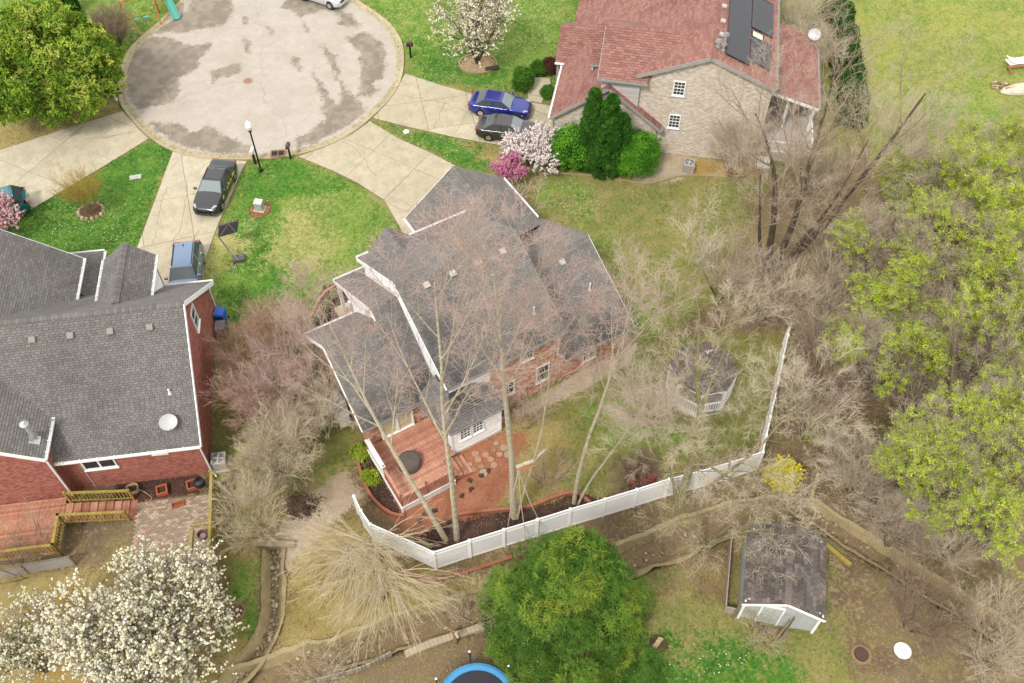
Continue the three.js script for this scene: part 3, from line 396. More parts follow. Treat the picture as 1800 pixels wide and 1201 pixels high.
// ---------------------------------------------------------------- house kit (local axes: p along the house, q to its far side, h up)
const V = (p, q, h) => [p, h, -q];
const PALS = {
  grey: [C(139, 134, 129), C(132, 127, 123), C(146, 141, 136), C(137, 130, 125), C(128, 124, 121)],
  greyBrown: [C(128, 125, 121), C(122, 117, 114), C(135, 131, 127), C(128, 119, 115), C(132, 130, 128)],
  red: [C(168, 118, 107), C(160, 111, 101), C(176, 127, 115), C(154, 106, 97), C(167, 123, 113)],
  dark: [C(132, 120, 114), C(120, 108, 102), C(142, 130, 122), C(112, 102, 98)],
  redBrick: [C(192, 118, 100), C(178, 104, 90), C(200, 130, 110), C(160, 94, 84), C(184, 118, 104)],
  mixBrick: [C(216, 154, 126), C(202, 136, 112), C(230, 184, 154), C(190, 124, 102), C(240, 216, 190)],
  tanBrick: [C(244, 232, 216), C(232, 216, 198), C(250, 240, 228), C(218, 200, 182), C(238, 222, 206)],
  siding: [[.82, .82, .81], [.8, .8, .8]],
  sidingGrey: [C(224, 218, 216), C(216, 210, 208)],
};
const mortar = { redBrick: M(C(206, 168, 148), 0.95), mixBrick: M(C(226, 204, 184), 0.95), tanBrick: M(C(232, 222, 206), 0.95), siding: M(C(236, 236, 236), 0.7), sidingGrey: M(C(190, 184, 184), 0.7) };
const underlay = { grey: M(C(74, 73, 72), 0.95), greyBrown: M(C(70, 68, 66), 0.95), red: M(C(104, 66, 60), 0.95), dark: M(C(62, 52, 52), 0.95) };
const planeN = pts => nrm(cross(sub(pts[1], pts[0]), sub(pts[2], pts[0])));
const facing = (pts, out) => dot(planeN(pts), out) < 0 ? [...pts].reverse() : pts;
function slab3(g, pts, t) { const n = planeN(pts), lo = pts.map(p => add(p, mul(n, -t))); const n0 = n, ax = Math.abs(n0[1]) > 0.5 ? [0, 2] : Math.abs(n0[0]) > 0.5 ? [2, 1] : [0, 1]; const f = pts.map(p => new THREE.Vector2(p[ax[0]], p[ax[1]])), tr = THREE.ShapeUtils.triangulateShape(f, []); for (const [a, b, c] of tr) { let A = pts[a], B = pts[b], D = pts[c], E = lo[a], F = lo[b], G = lo[c]; if (dot(cross(sub(B, A), sub(D, A)), n) < 0) { [B, D] = [D, B];[F, G] = [G, F]; } g.tri(A, B, D); g.tri(E, G, F); } for (let i = 0; i < pts.length; i++) { const j = (i + 1) % pts.length; g.quad(lo[i], lo[j], pts[j], pts[i]); } return g; }
let seedN = 100;
// black algae streaks that grow in ragged patches on old shingles, thickest over the eave
const algae = k => (u, v, W, Hh) => { const n = fbm(u * .9 + k * 31, v * .35, 83, 3), m = fbm(u * 2.7, v * 2.2, 87, 2); return 1 - .6 * ss(.46, .84, n * .55 + m * .2 + k * .34 * Math.pow(1 - v / Hh, 2)); };
function roof(house, pts, pal, o = {}) {
  pts = facing(pts, [0, 1, 0]); const m = mesh('roof', slab3(new Geo(), pts, o.t || 0.09), underlay[pal], house);
  const g = colored(); courses(g, pts, { w: o.w || 0.33, h: o.h || 0.15, gap: 0.02, gapV: 0.012, lift: 0.026, liftTop: 0.005, pal: PALS[pal], seed: seedN++, jitter: 0.12, noTop: true, vary: 0.07, stain: o.stain || ((u, v) => 1 - .16 * ss(.5, .75, fbm(u * .5 + seedN * 7, v * .22, 81))) }); stuff(mesh('shingles', g, MT.shingle, m)); return m;
}
function cap(house, a, b, pal, w = 0.3) { // ridge cap shingles
  const g = colored(), L = len(sub(b, a)), n = Math.round(L / 0.2), r = rngOf(seedN++); for (let i = 0; i < n; i++) { const k = PALS[pal][Math.floor(r() * PALS[pal].length)], f = 0.85 + r() * 0.2; g.col = mul(k, f); const A = add(a, mul(sub(b, a), i / n)), B = add(a, mul(sub(b, a), (i + 0.94) / n)), d = nrm(sub(b, a)), s = mul(nrm(cross(d, [0, 1, 0])), w / 2), dn = [0, -w * 0.32, 0], up = [0, 0.035 + 0.012 * r(), 0]; for (const q of [1, -1]) { const e = add(mul(s, q), dn), A1 = add(A, up), B1 = add(B, up), A2 = add(A1, e), B2 = add(B1, e); q > 0 ? g.quad(A1, A2, B2, B1) : g.quad(A1, B1, B2, A2); const lo = [0, -0.05, 0]; q > 0 ? g.quad(A2, add(A2, lo), add(B2, lo), B2) : g.quad(A2, B2, add(B2, lo), add(A2, lo)); } }
  stuff(mesh('ridge_shingles', g, MT.shingle, house));
}
function wall(house, pts, out, pal, holes = [], t = 0.2) {
  pts = facing(pts, out); const m = mesh('wall', slab3(new Geo(), pts, t), mortar[pal], house), g = colored(), brick = /Brick/.test(pal);
  courses(g, pts, brick ? { w: 0.22, h: 0.078, gap: 0.014, gapV: 0.013, lift: 0.009, liftTop: 0.009, pal: PALS[pal], seed: seedN++, holes } : { w: 3.6, h: 0.13, gap: 0.004, gapV: 0.002, lift: 0.016, liftTop: 0.003, pal: PALS[pal], seed: seedN++, holes, stagger: 0.37 });
  stuff(mesh(brick ? 'bricks' : 'siding', g, brick ? MT.brick : MT.vc, m)); return m;
}
function gutter(house, a, b, out, m = MT.white, straps = 0) { const g = new Geo(), o = nrm(out), s = 0.13, at = (p, k, y) => add(add(p, mul(o, k)), [0, y, 0]); g.bar(at(a, 0.01, -0.05), at(b, 0.01, -0.05), 0.018, 0.11); g.bar(at(a, s, -0.045), at(b, s, -0.045), 0.02, 0.12); g.bar(at(a, s / 2, -0.1), at(b, s / 2, -0.1), s - 0.03, 0.015); const L = len(sub(b, a)); if (straps) for (let x = 0.4; x < L; x += straps) { const p = add(a, mul(sub(b, a), x / L)); g.bar(at(p, -0.16, 0.03), at(p, s + .02, 0.02), 0.05, 0.02); } return mesh('gutter', g, m, house); }
const board = (house, name, a, b, w, h, m = MT.white) => mesh(name, new Geo().bar(a, b, w, h), m, house);
function pipe(house, name, pts, r, m, seg = 8) { return mesh(name, new Geo().tube(pts, pts.map(() => r), seg), m, house); }
// window: frame (the part) with panes and glazing bars under it; c = middle, along = unit vector of its width, out = outward unit vector
function windowUnit(house, c, along, out, w, h, cols, rows, m = MT.white, leaves = 1) {
  const up = [0, 1, 0], at = (x, y, d) => add(add(add(c, mul(along, x)), mul(up, y)), mul(out, d)), g = new Geo(), f = 0.075;
  for (const s of [-1, 1]) { g.bar(at(s * (w / 2 - f / 2), -h / 2, 0.03), at(s * (w / 2 - f / 2), h / 2, 0.03), 0.09, f, along); g.bar(at(-w / 2 + f, s * (h / 2 - f / 2), 0.028), at(w / 2 - f, s * (h / 2 - f / 2), 0.028), 0.09, f); }
  g.bar(at(-w / 2 - .04, -h / 2 - 0.035, 0.06), at(w / 2 + .04, -h / 2 - 0.035, 0.06), 0.14, 0.07);
  const win = mesh('window', g, m, house), iw = w - 2 * f, ih = h - 2 * f;
  for (let l = 0; l < leaves; l++) { const a0 = -iw / 2 + iw * l / leaves, a1 = -iw / 2 + iw * (l + 1) / leaves; const q = [at(a0, -ih / 2, 0.022), at(a1, -ih / 2, 0.022), at(a1, ih / 2, 0.022), at(a0, ih / 2, 0.022)]; mesh('pane', new Geo().fan(facing(q, out)), MT.glass, win); if (l) mesh('mullion', new Geo().bar(at(a0, -ih / 2, 0.035), at(a0, ih / 2, 0.035), 0.05, 0.1, along), m, win); }
  for (let k = 1; k < cols; k++) mesh('glazing_bar', new Geo().bar(at(-iw / 2 + iw * k / cols, -ih / 2, 0.033), at(-iw / 2 + iw * k / cols, ih / 2, 0.033), 0.022, 0.03, along), m, win);
  for (let k = 1; k < rows; k++) { const wd = rows % 2 === 0 && k === rows / 2 ? 0.06 : 0.03; mesh('glazing_bar', new Geo().bar(at(-iw / 2, -ih / 2 + ih * k / rows, 0.034), at(iw / 2, -ih / 2 + ih * k / rows, 0.034), 0.022, wd), m, win); }
  return win;
}
const holeOf = (c, along, w, h) => [[-1, -1], [1, -1], [1, 1], [-1, 1]].map(([a, b]) => add(add(c, mul(along, a * w / 2)), [0, b * h / 2, 0]));
const onSlope = (a, b, t) => add(a, mul(sub(b, a), t));
function boxVent(house, c, slopeN, along, s = 0.36, col = [226, 218, 212]) { const n = nrm(slopeN), v = cross(n, along), f = (x, y, z) => add(add(add(c, mul(along, x)), mul(v, y)), mul(n, z)), h = s / 2, g = new Geo(); g.hexa([f(-h, -h, 0.07), f(h, -h, 0.07), f(h, h, 0.02), f(-h, h, 0.02)], [f(-h * .9, -h * .9, 0.2), f(h * .9, -h * .9, 0.2), f(h * .9, h * .9, 0.15), f(-h * .9, h * .9, 0.15)]); const m = mesh('roof_vent', g, M(C(...col), 0.6, { map: blotch }), house); mesh('vent_collar', new Geo().hexa([f(-h * .8, -h * .8, -.02), f(h * .8, -h * .8, -.02), f(h * .8, h * .8, -.02), f(-h * .8, h * .8, -.02)], [f(-h * .8, -h * .8, 0.06), f(h * .8, -h * .8, 0.06), f(h * .8, h * .8, 0.03), f(-h * .8, h * .8, 0.03)]), MT.blackMatte, m); }
function stack(house, c, h, r, m = MT.white, hat) { const p = mesh('vent_pipe', new Geo().cyl(c[0], c[1] - 0.2, c[2], r, r, h + 0.2, 10), m, house); mesh('flashing', new Geo().cyl(c[0], c[1] - .08, c[2], r * 2.6, r * 1.2, 0.16, 12), m, p); if (hat) mesh('rain_cap', new Geo().cyl(c[0], c[1] + h + 0.02, c[2], r * 2, r * 1.9, 0.09, 14).cyl(c[0], c[1] + h + .11, c[2], r * 1.9, r * .3, .05, 14), m, p); }
const soffit = (house, pts) => mesh('soffit', slab3(new Geo(), facing(pts, [0, 1, 0]), 0.02), MT.soffit, house);
const PX = [1, 0, 0], PXm = [-1, 0, 0], QN = [0, 0, 1], QP = [0, 0, -1];

// ---------------------------------------------------------------- main house
{
  const H = thing('brick_house', 'two storey house with grey shingle roof, white gable siding and back deck, in the middle', 'house', [-2.5, 0, -28.5], rad(31.26));
  // main block
  const b0 = V(-1, 0.18, 5.1), b1 = V(6.6, 0.18, 5.1), r0 = V(-1, 5.67, 8.2), r1 = V(6.6, 5.67, 8.2), f0 = V(-1, 11.15, 5.1), f1 = V(6.6, 11.15, 5.1);
  roof(H, [b0, b1, r1, r0], 'grey', { stain: algae(.9) }); roof(H, [f1, f0, r0, r1], 'grey'); cap(H, r0, r1, 'grey');
  const backN = planeN([b0, b1, r1]);
  for (const p of [0.55, 2.15, 3.75, 5.3]) boxVent(H, add(V(p, 4.95, 7.79), [0, 0, 0]), backN, PX, 0.38);
  const w1 = V(4.15, 0.45, 4.25), w2 = V(5.25, 0.45, 1.75), w3 = V(2.95, 0.45, 1.9);
  wall(H, [V(-.75, .45, 0), V(6.4, .45, 0), V(6.4, .45, 5.1), V(-.75, .45, 5.1)], QN, 'mixBrick', [holeOf(w1, PX, .86, .95), holeOf(w2, PX, .9, 1.5), holeOf(w3, PX, .8, 1.2)]);
  windowUnit(H, w1, PX, QN, .86, .95, 2, 2, MT.whiteOld); windowUnit(H, w2, PX, QN, .9, 1.5, 1, 2, MT.whiteOld); windowUnit(H, w3, PX, QN, .8, 1.2, 2, 2, MT.whiteOld);
  wall(H, [V(-.77, .45, 3.4), V(1.75, .43, 3.4), V(1.75, .43, 5.08), V(-.77, .43, 5.08)], QN, 'siding', [], .05);
  wall(H, [V(-.75, .47, 0), V(-.75, 10.8, 0), V(-.75, 10.8, 5.1), V(-.75, 5.67, 8.05), V(-.75, .47, 5.1)], PXm, 'siding');
  wall(H, [V(6.4, .47, 0), V(6.4, 10.8, 0), V(6.4, 10.8, 5.1), V(6.4, 5.67, 8.05), V(6.4, .47, 5.1)], PX, 'siding');
  wall(H, [V(-.73, 10.8, 0), V(6.4, 10.8, 0), V(6.4, 10.8, 5.1), V(-.73, 10.8, 5.1)], QP, 'mixBrick');
  board(H, 'rake_board', add(r0, [-.02, -.14, 0]), add(b0, [-.02, -.14, 0]), .05, .24); board(H, 'rake_board', add(r0, [-.02, -.14, 0]), add(f0, [-.02, -.14, 0]), .05, .24);
  board(H, 'fascia', V(-1, .2, 4.98), V(6.6, .2, 4.98), .03, .18, MT.white); board(H, 'fascia', V(-1, 11.13, 4.98), V(6.6, 11.13, 4.98), .03, .18, MT.white);
  gutter(H, V(-1, .17, 5.1), V(6.55, .17, 5.1), QN, MT.gutterGrey); gutter(H, V(-1, 11.16, 5.1), V(6.55, 11.16, 5.1), QP);
  soffit(H, [V(-1, .2, 4.9), V(6.6, .2, 4.9), V(6.6, .5, 4.9), V(-1, .5, 4.9)]);
  pipe(H, 'downspout', [V(6.2, .1, 4.95), V(6.2, .36, 4.7), V(6.2, .36, 2.9)], .045, MT.whiteOld);
  // lower block at the right
  const R = { b0: V(6.6, .06, 2.5), b1: V(11.41, .06, 2.5), r0: V(6.45, 5.35, 5.6), r1: V(11.41, 5.35, 5.6), f0: V(6.45, 10.6, 2.5), f1: V(11.41, 10.6, 2.5) };
  roof(H, [R.b0, R.b1, R.r1, V(6.6, 5.35, 5.6)], 'grey', { stain: algae(1.3) }); roof(H, [R.f1, V(6.6, 10.6, 2.5), V(6.6, 5.35, 5.6), R.r1], 'grey'); cap(H, V(6.7, 5.35, 5.6), R.r1, 'grey');
  const w4 = V(8.5, .4, 1.5);
  wall(H, [V(6.42, .4, 0), V(11.15, .4, 0), V(11.15, .4, 2.45), V(6.42, .4, 2.45)], QN, 'mixBrick', [holeOf(w4, PX, .95, 1.25)]); windowUnit(H, w4, PX, QN, .95, 1.25, 2, 2, MT.whiteOld);
  wall(H, [V(11.15, .42, 0), V(11.15, 10.3, 0), V(11.15, 10.3, 2.5), V(11.15, 5.35, 5.4), V(11.15, .42, 2.5)], PX, 'mixBrick');
  gutter(H, R.b0, R.b1, QN, MT.gutterGrey); board(H, 'fascia', V(6.6, .08, 2.4), V(11.4, .08, 2.4), .03, .16); board(H, 'rake_board', add(R.b1, [.02, -.12, 0]), add(R.r1, [.02, -.12, 0]), .04, .18); soffit(H, [V(6.6, .08, 2.33), V(11.4, .08, 2.33), V(11.4, .45, 2.33), V(6.6, .45, 2.33)]);
  pipe(H, 'downspout', [V(10.95, .0, 2.4), V(10.95, .3, 2.2), V(10.95, .3, .1)], .05, MT.white);
  const rN = planeN([R.b0, R.b1, R.r1]), rAt = (p, q, d = 0) => V(p, q, 2.5 + (q - .06) * .586 + d);
  boxVent(H, rAt(9.1, 4.55), rN, PX, .36);
  for (const [p, q, h, r, hat] of [[9.9, 2.7, .55, .05, 0], [7.2, 2.6, .5, .05, 0], [7.0, 1.45, 1.0, .07, 1]]) stack(H, rAt(p, q, .02), h, r, MT.white, hat);
  stack(H, V(5.3, 1.6, 5.95), .5, .05, MT.white);
  // garage wing
  const G = { l0: V(3.75, 9.2, 3), l1: V(3.75, 14.6, 3), r0: V(11.05, 9.6, 3), r1: V(11.05, 14.6, 3), t0: V(7.4, 7.2, 5.7), t1: V(7.4, 14.6, 5.7) };
  roof(H, [G.l0, G.l1, G.t1, G.t0], 'grey'); roof(H, [G.r1, G.r0, G.t0, G.t1], 'grey'); cap(H, V(7.4, 8.2, 5.7), G.t1, 'grey');
  wall(H, [V(4.1, 14.3, 0), V(10.75, 14.3, 0), V(10.75, 14.3, 3), V(7.4, 14.3, 5.5), V(4.1, 14.3, 3)], QP, 'mixBrick');
  wall(H, [V(4.1, 10.7, 0), V(4.1, 14.28, 0), V(4.1, 14.28, 3), V(4.1, 10.7, 3)], PXm, 'mixBrick'); wall(H, [V(10.75, 10, 0), V(10.75, 14.28, 0), V(10.75, 14.28, 3), V(10.75, 10, 3)], PX, 'mixBrick');
  gutter(H, V(3.75, 11.2, 3), G.l1, PXm); gutter(H, V(11.05, 10.3, 3), G.r1, PX); for (const e of [G.l1, G.r1]) board(H, 'rake_board', add(G.t1, [0, -.13, -.02]), add(e, [0, -.13, -.02]), .05, .2);
  // front dormer gable
  const D = [V(-.2, 11.3, 5.05), V(1.15, 11.3, 6.4), V(2.5, 11.3, 5.05)], db = [V(-.2, 10.2, 5.05), V(1.15, 8.6, 6.4), V(2.5, 10.2, 5.05)];
  roof(H, [D[0], D[1], db[1], db[0]], 'grey'); roof(H, [D[1], D[2], db[2], db[1]], 'grey'); wall(H, [V(0, 11.1, 3), V(2.3, 11.1, 3), V(2.3, 11.1, 5.1), V(1.15, 11.1, 6.2), V(0, 11.1, 5.1)], QP, 'siding');
  // porch gable and low wing at the left, sharing one back slope
  const E = { b0: V(-2.4, 1.62, 2.75), b1: V(-.76, 1.62, 2.75), r0: V(-2.4, 6.1, 6.45), r1: V(-.76, 6.1, 6.45), f0: V(-2.4, 12.1, 3), f1: V(-.3, 12.1, 3), fk: V(-.3, 10.86, 3.71) };
  roof(H, [E.b0, E.b1, E.r1, E.r0], 'grey', { stain: algae(1.2) }); roof(H, [V(-.76, 12.1, 3), E.f0, E.r0, E.r1], 'grey'); roof(H, [E.f1, V(-.77, 12.1, 3.002), V(-.77, 10.85, 3.72), V(-.3, 10.85, 3.72)], 'grey');
  wall(H, [V(-2.2, 2.2, 0), V(-2.2, 9.9, 0), V(-2.2, 9.9, 4.1), V(-2.2, 11.9, 2.95), V(-2.2, 11.9, 2.8), V(-2.2, 6.1, 6.2), V(-2.2, 2.2, 3)].slice(0, 3).concat([V(-2.2, 6.1, 6.25), V(-2.2, 2.2, 3.1)]), PXm, 'siding');
  wall(H, [V(-2.19, 9.9, 2.8), V(-2.19, 11.9, 2.8), V(-2.19, 11.9, 2.95), V(-2.19, 9.9, 4.1)], PXm, 'siding', [], .1);
  board(H, 'rake_board', add(E.r0, [-.02, -.12, 0]), add(E.f0, [-.02, -.12, 0]), .05, .22); board(H, 'rake_board', add(E.r0, [-.02, -.12, 0]), V(-2.42, 5.6, 5.93), .05, .22); gutter(H, E.f0, E.f1, QP);
  const W = { b0: V(-5.55, 1.62, 2.75), b1: V(-2.4, 1.62, 2.75), r0: V(-5.55, 5.5, 5.9), r1: V(-2.21, 5.5, 5.9), f0: V(-5.55, 9.35, 2.72), f1: V(-2.21, 9.35, 2.72) };
  roof(H, [W.b0, W.b1, V(-2.4, 5.5, 5.9), W.r0], 'grey', { stain: algae(1.1) }); roof(H, [W.f1, W.f0, W.r0, W.r1], 'grey'); cap(H, W.r0, W.r1, 'grey');
  gutter(H, W.f0, W.f1, QP); gutter(H, W.b0, V(-2.1, 1.62, 2.75), QN, MT.gutterGrey); board(H, 'fascia', V(-5.55, 1.64, 2.66), V(-2.1, 1.64, 2.66), .03, .14, MT.white);
  for (const e of [W.b0, W.f0]) board(H, 'rake_board', add(W.r0, [-.02, -.12, 0]), add(e, [-.02, -.12, 0]), .05, .2);
  const pd = V(-3.45, 1.95, 1.62);
  wall(H, [V(-5.2, 1.95, 0), V(-1.42, 1.95, 0), V(-1.42, 1.95, 2.7), V(-5.2, 1.95, 2.7)], QN, 'mixBrick', [holeOf(pd, PX, 1.9, 2.05)]);
  wall(H, [V(-5.2, 1.97, 0), V(-5.2, 9, 0), V(-5.2, 9, 2.75), V(-5.2, 5.5, 5.75), V(-5.2, 1.97, 2.75)], PXm, 'mixBrick'); wall(H, [V(-5.2, 9, 0), V(-2.2, 9, 0), V(-2.2, 9, 2.7), V(-5.2, 9, 2.7)], QP, 'mixBrick');
  // patio door: two tall leaves with drawn blinds
  { const g = new Geo(); for (const [x, w] of [[-4.4, .12], [-3.45, .16], [-2.5, .12]]) g.box(x, 1.62, -1.9, w, 2.05, .1); g.box(-3.45, 2.68, -1.9, 2.02, .12, .102).box(-3.45, .62, -1.88, 2.02, .1, .14); const d = mesh('patio_door', g, MT.white, H); for (const x of [-3.93, -2.97]) mesh('pane', new Geo().box(x, 1.62, -1.925, .82, 1.96, .012), M(C(226, 218, 178), .12), d); }
  // white clad chimney chase on the gable
  { const g = new Geo(); g.hexa([V(-6.05, 4.1, 0), V(-5.42, 4.1, 0), V(-5.42, 5.7, 0), V(-6.05, 5.7, 0)], [V(-6.05, 4.1, 1.75), V(-5.42, 4.1, 2.0), V(-5.42, 5.7, 2.0), V(-6.05, 5.7, 1.75)]); const c = mesh('chimney_chase', g, MT.white, H); mesh('corner_trim', new Geo().box(-6.07, .9, -4.07, .07, 1.8, .07), MT.whiteOld, c); mesh('chase_cap', new Geo().bar(V(-6.2, 4.9, 1.78), V(-5.4, 4.9, 2.06), 1.8, .06), MT.gutterGrey, c); }
  // bump-out with hipped roof and two windows over the patio
  const U = [V(-2.1, 1.62, 2.76), V(-1.6, -.9, 2.62), V(2.03, -.9, 2.62), V(1.75, .44, 3.4), V(.6, .44, 4.15), V(-.78, .44, 4.2), V(-1.3, 1.62, 3.9)];
  roof(H, [U[1], U[2], U[4], U[5]], 'grey'); roof(H, [U[2], U[3], U[4]], 'grey'); roof(H, [V(-2.1, 1.9, 2.72), U[1], U[5], V(-.78, 1.9, 4.2)], 'grey');
  const wa = V(-.55, -.72, 1.68), wb = V(.25, -.72, 1.68);
  wall(H, [V(-1.4, -.72, .1), V(1.7, -.72, .1), V(1.7, -.72, 2.58), V(-1.4, -.72, 2.58)], QN, 'siding', [holeOf(wa, PX, .72, 1.15), holeOf(wb, PX, .72, 1.15)]); windowUnit(H, wa, PX, QN, .74, 1.17, 3, 4); windowUnit(H, wb, PX, QN, .74, 1.17, 3, 4);
  wall(H, [V(-1.4, -.7, .1), V(-1.4, 1.94, .1), V(-1.4, 1.94, 2.62), V(-1.4, -.7, 2.58)], PXm, 'siding'); wall(H, [V(1.7, -.7, .1), V(1.7, .43, .1), V(1.7, .43, 2.66), V(1.7, -.7, 2.58)], PX, 'siding');
  mesh('plinth', new Geo().hexa([V(-1.44, -.78, -.1), V(1.74, -.78, -.1), V(1.74, .4, -.1), V(-1.44, .4, -.1)], [V(-1.44, -.78, .2), V(1.74, -.78, .2), V(1.74, .4, .2), V(-1.44, .4, .2)]), MT.whiteOld, H);
  gutter(H, U[1], U[2], QN, MT.gutterGrey); gutter(H, V(-2.1, 1.6, 2.73), V(-1.62, -.9, 2.62), nrm([-1, 0, .22]), MT.gutterGrey); board(H, 'corner_trim', V(-1.42, -.74, .2), V(-1.42, -.74, 2.55), .09, .09); board(H, 'corner_trim', V(1.72, -.74, .2), V(1.72, -.74, 2.55), .09, .09);
  // front porch slab and posts
  mesh('porch_slab', new Geo().box(-1.4, .12, -11.1, 2.6, .3, 2.6), MT.concrete, H); for (const q of [11.75, 10.2]) mesh('porch_post', new Geo().box(-2.25, 1.55, -q, .2, 2.6, .2), MT.white, H);
}
{ // back deck of the main house
  const D = thing('timber_deck', 'red stained timber deck with railing and white lattice skirt behind the middle house', 'deck', [-2.5, 0, -28.5], rad(31.26)), r = rngOf(8), top = .62;
  const pm = [0, 1, 2].map(k => M(mix3(C(236, 178, 152), C(218, 152, 128), k / 2), .75, { map: rep(streak, 1.2) }));
  for (let q = -2.35; q < 1.85; q += .147) { const p1 = q > -1.1 ? -1.46 : -2.2; mesh('plank', new Geo().box((-5.4 + p1) / 2, top - .02 + r() * .006, -q, p1 + 5.4, .04, .138), pm[Math.floor(r() * 3)], D); }
  mesh('joist_frame', new Geo().box(-3.8, top - .14, 2.42, 3.2, .2, .06).box(-5.42, top - .14, .3, .06, .2, 4.3), MT.deckRail, D);
  const rail = (a, b) => { mesh('handrail', new Geo().bar(add(a, [0, .92, 0]), add(b, [0, .92, 0]), .16, .05), MT.deckWood, D); mesh('bottom_rail', new Geo().bar(add(a, [0, .1, 0]), add(b, [0, .1, 0]), .05, .08), MT.deckRail, D); const n = Math.round(len(sub(b, a)) / .17); for (let k = 1; k < n; k++) { const p = onSlope(a, b, k / n); mesh('baluster', new Geo().box(p[0], top + .5, p[2], .045, .8, .045), MT.deckRail, D); } };
  rail([-5.4, top, 2.4], [-2.25, top, 2.4]); rail([-5.4, top, 2.4], [-5.4, top, .4]);
  for (const [x, z] of [[-5.4, 2.4], [-3.9, 2.4], [-2.25, 2.4], [-5.4, .4], [-5.4, -1.6]]) mesh('post', new Geo().box(x, top + .3, z, .1, 1.9, .1), MT.deckRail, D);
  mesh('privacy_screen', new Geo().box(-5.44, top + .62, -.55, .06, 1.1, 1.95), MT.white, D);
  mesh('screen_cap', new Geo().box(-5.44, top + 1.2, -.55, .26, .05, 2.1), MT.whiteOld, D);
  const lat = (a, b, y0, y1) => { const g = new Geo(), L = len(sub(b, a)), d = nrm(sub(b, a)), h = y1 - y0; for (let x = -h; x < L; x += .13) for (const s of [0, 1]) { const A = Math.max(0, x), B = Math.min(L, x + h); if (B <= A) continue; const ya = s ? y1 - (A - x) : y0 + (A - x), yb = s ? y1 - (B - x) : y0 + (B - x); g.bar(add(add(a, mul(d, A)), [0, ya, s * .012]), add(add(a, mul(d, B)), [0, yb, s * .012]), .01, .04); } return mesh('lattice', g, MT.white, D); };
  lat([-5.45, 0, 2.46], [-2.2, 0, 2.46], 0, .5); lat([-5.46, 0, -1.8], [-5.46, 0, 2.46], 0, .5);
  mesh('skirt_trim', new Geo().box(-3.83, .51, 2.48, 3.3, .08, .05).box(-5.48, .51, .35, .05, .08, 4.3).box(-5.48, .25, 2.48, .1, .55, .1), MT.white, D);
  for (let k = 0; k < 4; k++) mesh('stair_tread', new Geo().box(-2.05 + k * .3, top - .12 - k * .15, 1.65, .29, .05, 1.25), pm[k % 3], D);
  mesh('stair_stringer', new Geo().bar([-2.2, top - .3, 2.3], [-.95, -.05, 2.3], .05, .2).bar([-2.2, top - .3, 1.0], [-.95, -.05, 1.0], .05, .2), MT.deckRail, D);
  // covered fire table standing on the deck
  const t = thing('covered_table', 'round dark grey covered table with lumpy cover on the red deck', 'table', [0, 0, 0]); const w = new THREE.Vector3(-3.9, 0, .35).applyAxisAngle(_Y, rad(31.26)); t.position.set(w.x - 2.5, top + .01, w.z - 28.5);
  mesh('cover', new Geo().lathe(0, 0, [[.66, .0], [.68, .25], [.62, .45], [.5, .52], [.3, .53], [.01, .58]], 22), M(C(120, 108, 104), .9, { map: rep(blotch, 1), bumpMap: rep(grain, 1), bumpScale: .03 }), t); mesh('base', new Geo().cyl(0, .0, 0, .5, .5, .04, 18), MT.blackMatte, t);
}

